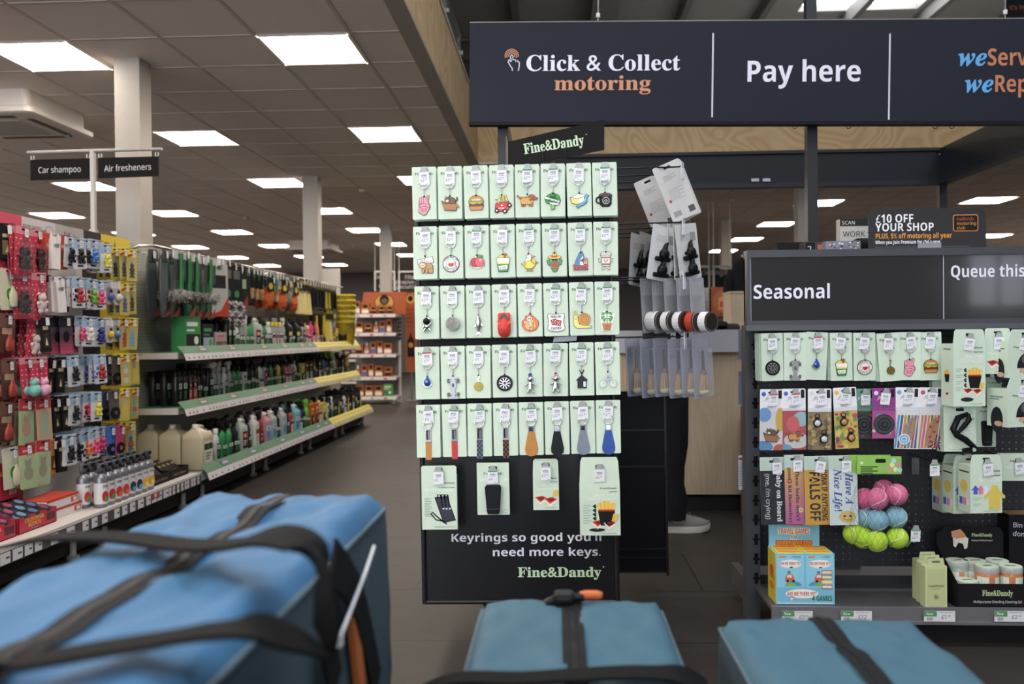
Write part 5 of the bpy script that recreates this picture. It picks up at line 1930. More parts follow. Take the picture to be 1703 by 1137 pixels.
def blob(c, x, z, a, b, col, y=-0.0013, a0=0, a1=360):
 W, H = 0.083, 0.222
 q = ell(x * W, z * H, a * W, b * H, 18, a0, a1)
 q = [(max(-W * 0.5, min(W * 0.5, p[0])), max(-H, min(0, p[1]))) for p in q]
 c.ppoly(q, y, paper(col))


def art_cat(c, W, H):
 c.plate(-W / 2, W / 2, -H, -H * 0.36, -0.00125, paper('e3ddd6'))
 blob(c, -0.3, -0.42, 0.3, 0.12, '6f9fca', -0.0013)
 blob(c, 0.4, -0.5, 0.22, 0.2, 'd8b34c', -0.00135)
 blob(c, -0.4, -0.95, 0.5, 0.1, '5a8fc0', -0.0013)
 blob(c, 0.4, -0.98, 0.3, 0.08, 'c8554a', -0.00135)
 ch_cat(Charm(c, 0.0, -H * 0.64, -0.0014, 0.00125))


def art_dog(c, W, H):
 c.plate(-W / 2, W / 2, -H, -H * 0.36, -0.00125, paper('c0484a'))
 blob(c, 0.3, -0.5, 0.35, 0.12, '9ec3c4', -0.0013)
 blob(c, -0.05, -0.58, 0.28, 0.13, 'd7625e', -0.00135)
 blob(c, 0.1, -0.85, 0.55, 0.13, 'd9d4cc', -0.00134)
 blob(c, -0.4, -0.97, 0.3, 0.06, '6aa7c4', -0.00136)
 ch_hotdog(Charm(c, 0.0, -H * 0.70, -0.0014, 0.00115))


def bottles(col):
 def f(c, W, H):
  rnd = random.Random(col)
  c.plate(-W / 2, W / 2, -H, -H * 0.38, -0.00125, paper('8f7a4e' if col == 'b' else 'd8b84a'))
  pal = ['c9a45a', '6d5a38', 'b98f42', '4a4030', 'a99a70'] if col == 'b' else ['d9c33e', 'c63d6d', '6f9a4a', 'b8305a', 'e6d36a', '8a2f5a', 'd87a3a']
  for i in range(46):
   blob(c, rnd.uniform(-0.47, 0.47), rnd.uniform(-0.97, -0.42), rnd.uniform(.05, .14), rnd.uniform(.02, .05), rnd.choice(pal), -0.0013 - i * 0.000004)
  for x, z in ((-0.12, -0.56), (0.16, -0.82)):
   m = plastic('26272b')
   c.ball((x * W, -0.008, z * H), 0.0155, m, 12, 1, 0.55, 1)
   c.ball((x * W, -0.0135, z * H), 0.011, M('c7cbd2' if col == 'b' else 'b9854e', 0.1), 12, 1, 0.4, 1)
   c.box(x * W - 0.007, x * W + 0.007, -0.012, -0.004, z * H + 0.013, z * H + 0.022, m)
   c.tube([(x * W + 0.008 * math.cos(t * PI / 5), -0.008, z * H + 0.026 + 0.008 * math.sin(t * PI / 5)) for t in range(11)], 0.0015, m, 5)
 return f


def disc(bg, art):
 def f(c, W, H):
  H2 = 0.182
  c.plate(-W / 2, W / 2, -H2, -H2 * 0.45, -0.00125, paper(art[0]))
  rnd = random.Random(art[0])
  for i in range(26):
   c.ppoly(ell(rnd.uniform(-.44, .44) * W, rnd.uniform(-.95, -.5) * H2, 0.006, 0.006, 10), -0.0013 - i * 0.000004, paper(rnd.choice(art)))
  m = M('26272b', 0.6)
  for k, r in enumerate((0.037, 0.031, 0.025, 0.019, 0.013, 0.007)):
   c.prism(ell(0, -H2 * 0.72, r, n=24), -0.004 - 0.0012 * k, -0.001, m if k % 2 == 0 else M('3b3c42', 0.5))
 return f


def surf(a, b2, flower):
 def f(c, W, H):
  c.plate(-W / 2, W / 2, -H, -H * 0.38, -0.00125, paper('efe9e2'))
  for i, col in enumerate((a, b2, 'e0913e', '3f7a52', a, 'c04f6a', b2)):
   q = stroke([(-W * 0.48 + i * W * 0.14, -H * 0.99), (-W * 0.48 + i * W * 0.14 + W * 0.16, -H * 0.45)], W * 0.1)
   c.ppoly([(max(-W * .5, min(W * .5, p[0])), max(-H, p[1])) for p in q], -0.0013 - i * 1e-5, paper(col))
  q = [(W * 0.05 + 0.0185 * math.sin(t * PI / 10) * (1 if t <= 10 else 1), 0) for t in range(1)]
  brd = []
  for t in range(20):
   an = 2 * PI * t / 20
   x, z = 0.019 * math.sin(an), 0.056 * math.cos(an)
   brd.append((W * 0.08 + x * 0.94 + z * 0.28, -H * 0.72 + z * 0.94 - x * 0.28))
  c.prism(brd, -0.0035, -0.001, paper('b98a5e'))
  c.ppoly(stroke([(W * 0.08 - 0.013, -H * 0.72 - 0.05), (W * 0.08 + 0.013, -H * 0.72 + 0.05)], 0.0018), -0.0038, paper('7d5434'))
  rnd = random.Random(flower)
  for i in range(5):
   x, z = W * 0.08 + rnd.uniform(-.014, .014) + (i - 2) * 0.004, -H * 0.72 + (i - 2) * 0.018
   c.ppoly(ell(x, z, 0.006, 0.005, 10), -0.0039, paper(flower))
  if flower == '4f94c4':
   for k, r in enumerate((0.02, 0.015, 0.010, 0.006)):
    c.ppoly(ell(-W * 0.1, -H * 0.84, r, r, 16), -0.0041 - 0.0001 * k, paper('6fb4dc' if k % 2 else 'e8eef2'))
  else:
   for k in range(12):
    t = k * PI / 6
    c.ppoly([(W * 0.3, -H * 0.9), (W * 0.3 + 0.03 * math.cos(t - .12), -H * 0.9 + 0.03 * math.sin(t - .12)) if W * 0.3 + 0.03 * math.cos(t) < W * .5 else (W * .49, -H * .9 + .03 * math.sin(t - .12)),
       (min(W * .5, W * 0.3 + 0.03 * math.cos(t + .12)), max(-H, -H * 0.9 + 0.03 * math.sin(t + .12)))], -0.00137, paper('1f1f22'))
 return f


FR = [((1283, 647), freshener('3f5fb8', art_cat), 'picturing a cat in a box', 0.01, 'c8363a', '£1.99'),
  ((1320, 646), freshener('4a68c0', art_dog), 'picturing a sausage dog on red', -0.01, 'c8363a', '£1.99'),
  ((1363, 646), freshener('d8d8dc', bottles('b')), 'with two round bottles on golden print', 0.0, None, '£2.99'),
  ((1404, 644), freshener('e2b84a', bottles('f')), 'with two round bottles on fruit print', -0.05, '4f9a5e', '£2.99'),
  ((1436, 646), freshener('6fae9c', disc('g', ('3a2a26', 'a83a32', 'c9503a')), '6f9f8c', 0.083, 0.182), 'in green with a black disc', 0.0, '4f9a5e', '£3.49'),
  ((1470, 645), freshener('e9d4ec', disc('p', ('b8468a', 'e08a3a', '5a9ac0', 'e9d9c0', 'd04a6a')), '8e3a86', 0.083, 0.182), 'in purple with a black spiral disc', 0.0, None, '£2.99'),
  ((1509, 644), freshener('7aa6c8', surf('5a9cc8', '2f5f8f', '4f94c4')), 'picturing a surfboard with a blue wave', 0.02, None, '£2.99'),
  ((1548, 644), freshener('b85a6a', surf('e08a4a', 'd86a8a', 'b8304a')), 'picturing a surfboard with red flowers', 0.02, None, '£2.99')]
for i, ((u, v), mk, nm, tilt, bd_, pr) in enumerate(FR):
 YF = 3.19 + (0.03 if i == 4 else 0)
 p = PY(u, v, YF)
 stamp(('fresh', i), mk, 'air_freshener_card', f'air freshener card {nm} on the Seasonal board', 'air freshener', p, 0, 'air freshener cards on the Seasonal board', rot=(0.02, tilt, random.uniform(-.06, .06)))
 ghook(u + 2, v, YF, pr, bd_)

# headrest hooks and sunglasses clip
p = PY(1596, 673, 3.15)
o = thing('headrest_hook_pack', 'green card with a black S-shaped headrest hook below the fries box', 'car accessory', p)
c = MB()
c.prism(rrect(-0.056, 0.056, -0.166, 0, 0.004, 2), -0.001, 0.001, paper(GREEN))
c.ppoly(rrect(-0.014, 0.014, -0.022, -0.012, 0.003), -0.0013, plastic('1b1c1e'))
c.text('Fine&Dandy', 0.05, -0.052, 0.006, ink, -0.0013, 'serif', 'r', w=0.05)
for i, s in enumerate(('CAR SEAT', 'HEADREST', 'HOOKS')):
 c.text(s, 0.05, -0.075 - 0.012 * i, 0.008, paper('f1f6ee'), -0.0013, 'n', 'r', bold=0.02)
lines(c, -0.04, -0.158, 1, 0.06, '8fa895', 0.005, 0.0016, -0.0013)
c.build('backing_card', o)
h = MB()
bkp = M('18181a', 0.3)
h.tube([(0.022, -0.014, -0.03), (-0.012, -0.014, -0.045), (-0.03, -0.015, -0.085), (-0.018, -0.016, -0.105), (0.012, -0.017, -0.122), (0.034, -0.018, -0.142), (0.03, -0.02, -0.156), (0.0, -0.02, -0.158)], [0.007, 0.011, 0.011, 0.011, 0.011, 0.01, 0.009, 0.006], bkp, 10)
h.tube([(0.022, -0.014, -0.03), (0.026, -0.016, -0.05), (0.008, -0.018, -0.072), (-0.012, -0.018, -0.095)], [0.006, 0.009, 0.009, 0.006], bkp, 10)
h.tube([(0.012, -0.02, -0.124), (0.034, -0.026, -0.14), (0.045, -0.03, -0.15)], [0.006, 0.006, 0.004], bkp, 8)
h.build('headrest_hook', o)
ghook(1598, 675, 3.15, tk=False)
for q in range(2):
 p2 = PY(1590 - 6 * q, 674, 3.19 + 0.03 * q)
 stamp('gspare', lambda o: MB().prism(rrect(-0.056, 0.056, -0.166, 0, 0.004, 2), -0.001, 0.001, M('b9cfb9', 0.6)).build('backing_card', o), 'headrest_hook_pack', 'plain green card edge behind the headrest hook card', 'car accessory', p2, 0, 'spare headrest hook cards')
p = PY(1639, 668, 3.2)
o = thing('sunglasses_clip_pack', 'green card holding a black sunglasses clip on the Seasonal board', 'car accessory', p)
clip_parts(o, 0.07, 0.162)
ghook(1650, 668, 3.2, '£4', '4f9a5e')


# bumper stickers in the third row
def sticker(W, H, bg, rows, head=GREEN, hh=0.2, extra=None, grad=None):
 def f(o):
  c = MB()
  c.prism(rect(-W / 2, W / 2, -H, 0), -0.0008, 0.0008, paper(head))
  if grad:
   n = 16
   for i in range(n):
    t = i / (n - 1)
    col = '%02x%02x%02x' % tuple(int(grad[0][k] + (grad[1][k] - grad[0][k]) * t) for k in range(3))
    z0, z1 = -H * hh - (H * (1 - hh)) * (i + 1) / n, -H * hh - (H * (1 - hh)) * i / n
    c.plate(-W / 2, W / 2, z0, z1, -0.001, paper(col))
  elif bg:
   c.plate(-W / 2, W / 2, -H, -H * hh, -0.001, paper(bg))
  c.ppoly(rrect(-0.013, 0.013, -0.02, -0.011, 0.003), -0.0012, plastic('1b1c1e'))
  for s, x, z, h, wd, col, stl in rows:
   c.text(s, x * W, -H * z, h * W, paper(col), -0.0013, stl, 'l', bold=0.015, rot=-PI / 2, w=wd * H)
  if extra:
   extra(c, W, H)
  c.build('printed_sticker', o)
  MB().prism(rect(-W / 2 - 0.001, W / 2 + 0.001, -H - 0.001, -0.001), -0.0035, -0.0032, clear_film('eef1f6', 0.98)).build('clear_sleeve', o)
 return f


def smiley(c, W, H):
 c.ppoly(ell(W * 0.12, -H * 0.88, W * 0.3, W * 0.22), -0.0013, paper('e3c26a'))
 c.ppoly(ell(W * 0.02, -H * 0.87, W * 0.05, W * 0.04), -0.0015, paper('3a3050'))
 c.ppoly(ell(W * 0.22, -H * 0.87, W * 0.05, W * 0.04), -0.0015, paper('3a3050'))
 c.ppoly(stroke(ell(W * 0.12, -H * 0.89, W * 0.15, W * 0.09, 10, 200, 340), 0.002), -0.0015, paper('3a3050'))


def flowers(c, W, H):
 for x, z, col in ((-0.25, 0.38, 'c8452e'), (0.3, 0.8, 'e9e2b8')):
  c.ppoly(ell(x * W, -H * z, W * 0.13, W * 0.13), -0.0012, paper(col))
  c.ppoly(ell(x * W, -H * z, W * 0.06, W * 0.06), -0.0014, paper('e3a23a'))


STK = [((1285, 760), sticker(0.094, 0.245, '1d1b24', [('Baby on Board', 0.12, 0.2, 0.2, 0.76, 'f1eef2', 'serif'), ("(me, i'm crying)", -0.3, 0.24, 0.17, 0.68, 'e4e0e6', 'n')]), 'black sticker reading Baby on Board', '£1.99'),
  ((1320, 756), sticker(0.07, 0.25, None, [("These herbs aren't", 0.06, 0.22, 0.19, 0.74, '3a2428', 'serif'), ('gonna hit themselves', -0.32, 0.18, 0.19, 0.8, '3a2428', 'serif')], grad=((226, 178, 96), (196, 96, 158)), extra=flowers), 'yellow to pink sticker about herbs', '£1.99'),
  ((1360, 758), sticker(0.1, 0.248, 'd9a238', [('HONK IF ANYTHING', 0.1, 0.2, 0.2, 0.74, '2a2118', 'sansb'), ('FALLS OFF', -0.32, 0.22, 0.36, 0.72, '2a2118', 'sansb')]), 'mustard sticker reading HONK IF ANYTHING FALLS OFF', '£1.99'),
  ((1401, 757), sticker(0.1, 0.25, 'dfe9e6', [('Have A', 0.08, 0.26, 0.27, 0.44, '4a4f8f', 'bi'), ('Nice Life!', -0.32, 0.2, 0.27, 0.6, '4a4f8f', 'bi')], extra=smiley), 'white sticker reading Have A Nice Life!', '£1.99')]
for i, ((u, v), mk, nm, pr) in enumerate(STK):
 Y = 3.19 - 0.012 * i
 p = PY(u, v, Y)
 stamp(('stk', i), mk, 'bumper_sticker', f'{nm} in the row above the travel games', 'sticker', p, 0, 'bumper stickers on the Seasonal board', rot=(0.0, -0.02, random.uniform(-.05, .05)))
 ghook(u + 5, v, Y, pr)

# net bag of balls
nb = thing('ball_pack', 'net bag of pink, blue and yellow balls under a green card', 'ball pack', PY(1463, 760, 3.13))
NB = Matrix.Translation(nb.location).inverted()
c = MB()
A, B = on(3.13, 1425, 759, NB), on(3.13, 1499, 788, NB)
c.box(A[0], B[0], -0.002, 0.004, B[1], A[1], paper('8fbf5a'))
c.box(A[0] - 0.02, B[0] - 0.03, 0.02, 0.024, B[1] + 0.004, A[1] + 0.003, paper('8fbf5a'))
c.text('dog balls', A[0] + 0.006, A[1] - 0.016, 0.008, paper('dff0c8'), -0.0024, 'sansb') if False else None
c.ppoly(rrect(-0.016, 0.02, A[1] - 0.022, A[1] - 0.008, 0.004), -0.0024, plastic('20241c'))
c.ppoly(ell(A[0] + 0.016, A[1] - 0.022, 0.005), -0.0024, paper('dfe8cc'))
lines(c, A[0] + 0.012, A[1] - 0.034, 4, 0.06, '2f4a1c', 0.0075, 0.004, -0.0024)
for x, z, col in ((0.05, -0.012, 'a9d3d8'), (0.068, -0.026, 'd98aa4'), (0.044, -0.027, 'e6e2a0'), (0.034, -0.042, 'd98aa4'), (0.056, -0.043, 'e6e2a0'), (0.07, -0.045, 'a9d3d8')):
 c.ppoly(ell(x - 0.002, z, 0.0085), -0.0026, paper(col))
c.build('header_card', nb)
for u, v, col, dy in ((1437, 829, 'cc5f88', 0.035), (1459, 829.5, 'd8709a', 0), (1491, 822, 'd8709a', 0), (1470, 815, 'cc5f88', 0.05), (1438, 860, '7fa9bd', 0.035), (1459, 865, '86b4c8', 0), (1490, 860, '86b4c8', 0.005),
      (1420, 887, 'aed13c', 0.03), (1435, 894, 'aed13c', 0.02), (1458, 899, 'b9dc45', -0.005), (1492, 894, 'b9dc45', 0)):
 q = PY(u, v, 3.15 + dy)
 bl_ = MB()
 r = 0.0385
 bl_.ball((0, 0, 0), r, M(col, 0.9, 0, 0.12, 250, 0, 0.5), 18)
 ph = random.uniform(0, 6)
 seam = []
 for t in range(25):
  a = 2 * PI * t / 24
  x, y, z = math.cos(a), math.sin(a), 0.55 * math.cos(2 * a)
  l = math.sqrt(x * x + y * y + z * z)
  seam.append(Euler((1.2, ph * 0.2, ph)).to_matrix() @ (Vector((x, y, z)) / l * r))
 bl_.tube(seam, 0.0013, paper('e6e4da'), 4)
 bl_.build('ball', nb, tuple(NB @ q))
n = MB()
nm_ = M('26282a', 0.7)
nA, nB = on(3.1, 1424, 788, NB), on(3.1, 1506, 914, NB)
hw = (nB[0] - nA[0]) / 2
cxn = (nA[0] + nB[0]) / 2
N_ = 26
for sgn in (-1, 1):
 for i in range(N_):
  pts = []
  for j in range(12):
   t = j / 11
   a = 2 * PI * (i / N_) + sgn * t * 1.6
   k = 0.6 + 0.45 * min(1, t * 2.5) - (0.0 if t < 0.9 else (t - 0.9) * 5)
   pts.append((cxn + hw * k * math.cos(a), 0.025 + 0.055 * k * math.sin(a), nA[1] + (nB[1] - nA[1]) * t))
  n.tube(pts, 0.00035, nm_, 3)
n.build('net', nb)
ghook(1463, 762, 3.13, tk=False)
ghook(1552, 763, 3.16, '£5.99', '4f9a5e')
ghook(1521, 872, 3.16, '£3.99', '4f9a5e')
ms = thing('mirror_strip', 'small silver strip hanging beside the green ball header card', 'car accessory', PY(1522, 761, 3.2))
MB().box(-0.013, 0.013, -0.002, 0.002, -0.06, 0, chrome('b9bcc4', 0.15)).build('metal_strip', ms)
gp_ = thing('hook_pack', 'clear pack with small green clips hanging right of the ball bag', 'car accessory', PY(1524, 882, 3.2))
k_ = MB()
k_.prism(rect(-0.045, 0.02, -0.07, 0), 0, 0.001, M('202226', 0.4))
k_.build('backing_card', gp_)
k_ = MB()
for x, z, a in ((-0.03, -0.045, 0.5), (-0.005, -0.03, -0.6)):
 k_.tube([(x - 0.008, -0.006, z - 0.012), (x, -0.008, z), (x + 0.012 * math.cos(a), -0.008, z + 0.014), (x + 0.02 * math.cos(a), -0.006, z + 0.006)], 0.0045, plastic('3f8f6a'), 6)
k_.build('clip', gp_)


# raincoat boxes
def rain_front(w, h):
 def f(c):
  c.text('Fine&Dandy', w * 0.44, -h * 0.13, h * 0.045, ink, -0.0008, 'serif', 'r', w=w * 0.44)
  c.text('4 Pack Disposable', w * 0.44, -h * 0.22, h * 0.03, ink, -0.0008, 'sansb', 'r')
  c.text('RAIN COAT', w * 0.46, -h * 0.34, h * 0.09, paper('f1f6ee'), -0.0008, 'n', 'r', bold=0.02, w=w * 0.7)

  def coat(x, z, s, col, y):
   c.ppoly([(x - 0.3 * s, z - 1.0 * s), (x - 0.3 * s, z - 0.35 * s), (x - 0.5 * s, z - 0.5 * s), (x - 0.56 * s, z - 0.36 * s), (x - 0.2 * s, z), (x - 0.13 * s, z + 0.2 * s), (x + 0.13 * s, z + 0.2 * s), (x + 0.2 * s, z), (x + 0.56 * s, z - 0.36 * s),
      (x + 0.5 * s, z - 0.5 * s), (x + 0.3 * s, z - 0.35 * s), (x + 0.3 * s, z - 1.0 * s)], y, paper(col))
  for x, col in ((-0.34, '3f5fc0'), (-0.18, 'dc7fa0'), (-0.02, 'e2e4f0')):
   coat(x * w, -h * 0.45, h * 0.15, col, -0.0009)
  coat(w * 0.26, -h * 0.5, h * 0.42, 'd9c25c', -0.0010)
  for i in range(2):
   lines(c, -w * 0.42, -h * (0.68 + 0.12 * i), 2, w * 0.25, '8fa895', 0.006, 0.0018, -0.0008)
  lines(c, -w * 0.1, -h * 0.95, 1, w * 0.5, '8fa895', 0.006, 0.0018, -0.0008)
 return f


def rain_side(w, h, d):
 def f(c):
  c.X = Matrix.Translation((-w / 2, d / 2, 0)) @ Matrix.Rotation(-PI / 2, 4, 'Z')
  c.plate(-d * 0.4, d * 0.4, -h * 0.16, -h * 0.13, -0.0008, ink)
  c.ppoly(ell(0, -h * 0.45, d * 0.3, h * 0.13), -0.0008, paper('d9c25c'))
  for x, col in ((-0.25, '3f5fc0'), (0.05, 'dc7fa0'), (0.3, 'e2e4f0')):
   c.ppoly(rect(x * d - d * 0.12, x * d + d * 0.12, -h * 0.85, -h * 0.7), -0.0009, paper(col))
  c.X = Matrix.Identity(4)
 return f


for i, (u, v, Y) in enumerate(((1640, 756, 3.09), (1612, 757, 3.2), (1594, 755, 3.3))):
 gcarton('raincoat_box', f'green hanging raincoat box, {["front one of the three", "middle one of the three", "rear one of the three, nearest the board"][i]}', u, v, 53, 77, 18, 0.075, rain_front, Y, 0.1, flap_w=0.88, hk=i == 0, price='£4.99', side=rain_side(px_w(53, Y), px_w(77, Y), 0.075))
gcarton('green_pack', 'plain green hanging pack at the right edge beside the raincoat boxes', 1692, 754, 54, 44, 0, 0.02, lambda w, h: (lambda c: (c.text('Fine&Dandy', 0, -h * .3, .007, ink, -.0008, 'serif', 'c'), c.text('SQUEEGEE', -w * .1, -h * .55, .009, paper('f1f6ee'), -.0008, 'n', 'c'))), 3.16, 0, sidef=False, price='£4')

# ------------------------------------------------------------------ goods standing on the base shelf
SH = 0.1312


def on_shelf(u, Y, z=SH):
 p = PY(u, 1000, Y)
 return (p.x, Y, z)


tg = thing('travel_games_display', 'blue and yellow cardboard counter display of travel games on the base shelf', 'counter display', on_shelf(1339, 3.0, SH))
w, h, d = px_w(96, 3.02), px_w(87, 3.02), 0.11
tg.location.y = 3.13
tg.location.x = PY(1339, 960, 3.13).x
w, h = px_w(96, 3.1), px_w(84, 3.1)
sky = paper('7cc0dc')
yel = paper('e8c93a')
c = MB()
c.box(-w / 2, w / 2, 0, d, 0, h, sky)
c.box(-w / 2 - 0.0006, -w / 2, 0.0, d, 0, h, yel)
c.plate(-w * 0.47, w * 0.47, h * 0.015, h * 0.03, -0.0006, paper('f2efe6'))
for s in (-1, 1):
 c.plate(s * w * 0.25 - w * 0.235, s * w * 0.25 + w * 0.235, h * 0.33, h * 0.97, -0.0006, paper('8fd0e8'))
 x = s * w * 0.25
 c.plate(x - w * 0.2, x - w * 0.08, h * 0.92, h * 0.95, -0.0009, paper('e08a2a'))
 c.text('4 GAMES', x + w * 0.1, h * 0.925, h * 0.03, paper('3f6a3a'), -0.0009, 'sansb', 'c')
 c.ppoly(ell(x, h * 0.8, w * 0.19, h * 0.085), -0.0009, paper('f2efe6'))
 c.ppoly([(x - w * 0.02, h * 0.74), (x + w * 0.05, h * 0.74), (x + w * 0.01, h * 0.69)], -0.0009, paper('f2efe6'))
 c.text('ARE WE THERE YET?', x, h * 0.78, h * 0.06, paper('c23a2c'), -0.0011, 'sansb', 'c', w=w * 0.36)
 c.ppoly(ell(x - w * 0.05 * s, h * 0.36, w * 0.14, h * 0.1, 16, 0, 180), -0.0008, paper('4f9ac4'))
 c.ppoly(ell(x, h * 0.36, w * 0.1, h * 0.07, 16, 0, 180), -0.0010, paper('7fb85a'))
 c.ppoly([(x - w * 0.09, h * 0.46), (x + w * 0.08, h * 0.46), (x + w * 0.06, h * 0.53), (x + w * 0.03, h * 0.6), (x - w * 0.06, h * 0.6), (x - w * 0.09, h * 0.53)], -0.0011, paper('dc6a3a'))
 c.ppoly([(x - w * 0.06, h * 0.53), (x + w * 0.02, h * 0.53), (x + w * 0.02, h * 0.58), (x - w * 0.05, h * 0.58)], -0.0013, paper('cfe4ea'))
 for q in (-0.05, 0.05):
  c.ppoly(ell(x + q * w, h * 0.46, w * 0.022, w * 0.022), -0.0013, paper('2a2a2e'))
 c.plate(x - w * 0.05, x + w * 0.0, h * 0.61, h * 0.66, -0.0011, paper('3f7f8f'))
for i, col in enumerate(('c84a5a', '3f8f6a', 'e0b23a', '9a4a9a')):
 c.plate(w * 0.28, w * 0.46, h * (0.31 + 0.095 * (3 - i)), h * (0.39 + 0.095 * (3 - i)), -0.0014, paper(col))
 c.plate(w * 0.29, w * 0.45, h * (0.325 + 0.095 * (3 - i)), h * (0.375 + 0.095 * (3 - i)), -0.0016, paper('ece4c8'))
c.text('TRAVEL', w * 0.1, h * 0.32, h * 0.06, paper('f2efe6'), -0.0018, 'sansb', 'c') if False else None
c.ppoly(ell(-w * 0.06, h * 0.21, w * 0.28, h * 0.095), -0.0014, paper('f2efe6'))
c.ppoly([(-w * 0.26, h * 0.16), (-w * 0.18, h * 0.14), (-w * 0.24, h * 0.07)], -0.0014, paper('f2efe6'))
c.text('ARE WE THERE YET?', -w * 0.06, h * 0.175, h * 0.075, paper('c23a2c'), -0.0016, 'sansb', 'c', w=w * 0.5)
c.text('4 GAMES', w * 0.455, h * 0.075, h * 0.1, paper('2f6a34'), -0.0016, 'sansb', 'r', w=w * 0.34)
c.X = Matrix.Translation((-w / 2 - 0.0006, d / 2, 0)) @ Matrix.Rotation(-PI / 2, 4, 'Z')
c.ppoly(ell(0, h * 0.62, d * 0.25, h * 0.1), -0.0004, paper('d8552e'))
c.text('GAMES', 0, h * 0.45, h * 0.09, paper('d0562e'), -0.0006, 'n', 'c', bold=0.02)
c.ppoly(ell(0, h * 0.3, d * 0.3, h * 0.07), -0.0004, paper('e08a2a'))
c.X = Matrix.Identity(4)
c.build('display_box', tg)
tc_ = MB()
for i in range(2):
 for j in range(3):
  tc_.box(-w * 0.47 + i * w * 0.48, -w * 0.47 + i * w * 0.48 + w * 0.45, 0.004 + j * 0.034, 0.034 + j * 0.034, h, h + 0.004, yel)
  tc_.add([(-w * 0.44 + i * w * 0.48, 0.008 + j * 0.034, h + 0.0044), (-w * 0.05 + i * w * 0.48, 0.008 + j * 0.034, h + 0.0044), (-w * 0.05 + i * w * 0.48, 0.028 + j * 0.034, h + 0.0044), (-w * 0.44 + i * w * 0.48, 0.028 + j * 0.034, h + 0.0044)], [(0, 1, 2, 3)], paper('d8863a'))
tc_.build('game_box_top', tg)
bh = MB()
Hh = px_w(52, 3.2)
bh.prism([(-w * 0.49, h * 0.9), (w * 0.4, h * 0.9), (w * 0.4, h + Hh * 0.72), (w * 0.12, h + Hh * 0.74), (w * 0.08, h + Hh * 0.95), (-w * 0.02, h + Hh * 1.1), (-w * 0.16, h + Hh), (-w * 0.2, h + Hh * 0.74), (-w * 0.49, h + Hh * 0.72)], d - 0.003, d, sky)
y = d - 0.0036
for s, z, hh_, col, wd in (('TRAVEL GAMES', 0.4, 0.2, 'cf4a3a', 0.54), ('FOR', 0.23, 0.14, '3f5a8a', 0.12), ('ADVENTUROUS KIDS', 0.0, 0.2, 'e0a22a', 0.62)):
 bh.plate(-w * 0.05 - w * wd * 0.52, -w * 0.05 + w * wd * 0.52, h + Hh * z - 0.001, h + Hh * (z + hh_ * 0.95) + 0.001, y, paper('e6ead8' if col != 'e0a22a' else 'b8402e'))
 bh.text(s, -w * 0.05, h + Hh * z + 0.0008, Hh * hh_ * 0.85, paper(col), y - 0.0004, 'sansb', 'c', w=w * wd)
bh.ppoly([(-w * 0.17, h + Hh * 0.68), (w * 0.12, h + Hh * 0.66), (w * 0.08, h + Hh * 0.8), (w * 0.02, h + Hh * 0.95), (-w * 0.12, h + Hh * 0.95), (-w * 0.16, h + Hh * 0.8)], y - 0.0002, paper('dc7a4a'))
bh.ppoly([(-w * 0.11, h + Hh * 0.8), (w * 0.02, h + Hh * 0.8), (0, h + Hh * 0.91), (-w * 0.09, h + Hh * 0.91)], y - 0.0004, paper('e9d0b0'))
bh.plate(-w * 0.08, -w * 0.01, h + Hh * 0.95, h + Hh * 1.03, y - 0.0002, paper('3f7f6f'))
bh.plate(w * 0.22, w * 0.37, h + Hh * 0.66, h + Hh * 0.7, y - 0.0002, paper('e0a22a'))
bh.build('header_card', tg)


def small_green(o):
 w, h, d = 0.079, 0.145, 0.034
 c = MB()
 m = paper('c9cf9f')
 c.box(-w / 2, w / 2, 0, d, 0, h, m)
 c.plate(-w * 0.42, w * 0.42, h * 0.05, h * 0.93, -0.0006, paper('bfc592'))
 c.text('Fine&Dandy', 0, h * 0.5, 0.008, ink, -0.0009, 'serif', 'c', w=w * 0.72)
 lines(c, -w * 0.2, h * 0.46, 1, w * 0.4, '8f9568', 0.005, 0.002, -0.0009)
 c.ppoly(stroke(ell(0, h * 0.26, w * 0.14, w * 0.14, 16), 0.0015)[:17], -0.0009, paper('b3b984'))
 c.ppoly(ell(0, h * 0.25, w * 0.1, h * 0.05), -0.0009, paper('d3d8ac'))
 c.build('box_body', o)
 f = MB()
 f.prism([(-w / 2, h), (w / 2, h), (w * 0.4, h + 0.004), (w * 0.34, h + 0.028), (-w * 0.34, h + 0.028), (-w * 0.4, h + 0.004)], 0.001, 0.003, m)
 f.ppoly(rrect(-0.015, 0.015, h + 0.012, h + 0.019, 0.003), 0.0004, paper('6f7458'))
 f.build('hang_flap', o)


for i, (u, Y) in enumerate(((1557, 3.105), (1550, 3.15), (1543, 3.195))):
 q = PY(u, 1000, Y)
 stamp('smallgreen', small_green, 'card_game_box', f'small olive green box on the base shelf, {["front", "middle", "rear"][i]} one of three beside the black tray', 'boxed goods', (q.x, Y, SH), 0.1, 'small olive boxes on the base shelf')

# tray of cleaning gel tubs
Yt = 3.1
q = PY(1593, 1000, Yt)
tr_ = thing('display_tray', 'black cardboard tray reading Fine&Dandy holding tubs of cleaning gel', 'display tray', (q.x, Yt, SH))
wt, dt_, ht = 0.27, 0.17, 0.085
kb = M('1b1b1e', 0.5)
c = MB()
c.box(0, wt, 0, 0.003, 0, ht, kb)
c.add([(0, 0, ht), (0, 0, 0), (-0.0, dt_, 0), (0.0, dt_, 0.17)], [(0, 1, 2, 3)], kb)
c.box(-0.0015, 0.0015, 0, dt_, 0, ht, kb)
c.prism([(0, 0), (0.001, 0), (0.001, 0.001)], 0, 0.001, kb)
c.box(wt - 0.003, wt, 0, dt_, 0, ht, kb)
c.box(0, wt, 0, dt_, 0, 0.003, kb)
c.X = Matrix.Translation((0, 0, 0)) @ Matrix.Rotation(-PI / 2, 4, 'Z')
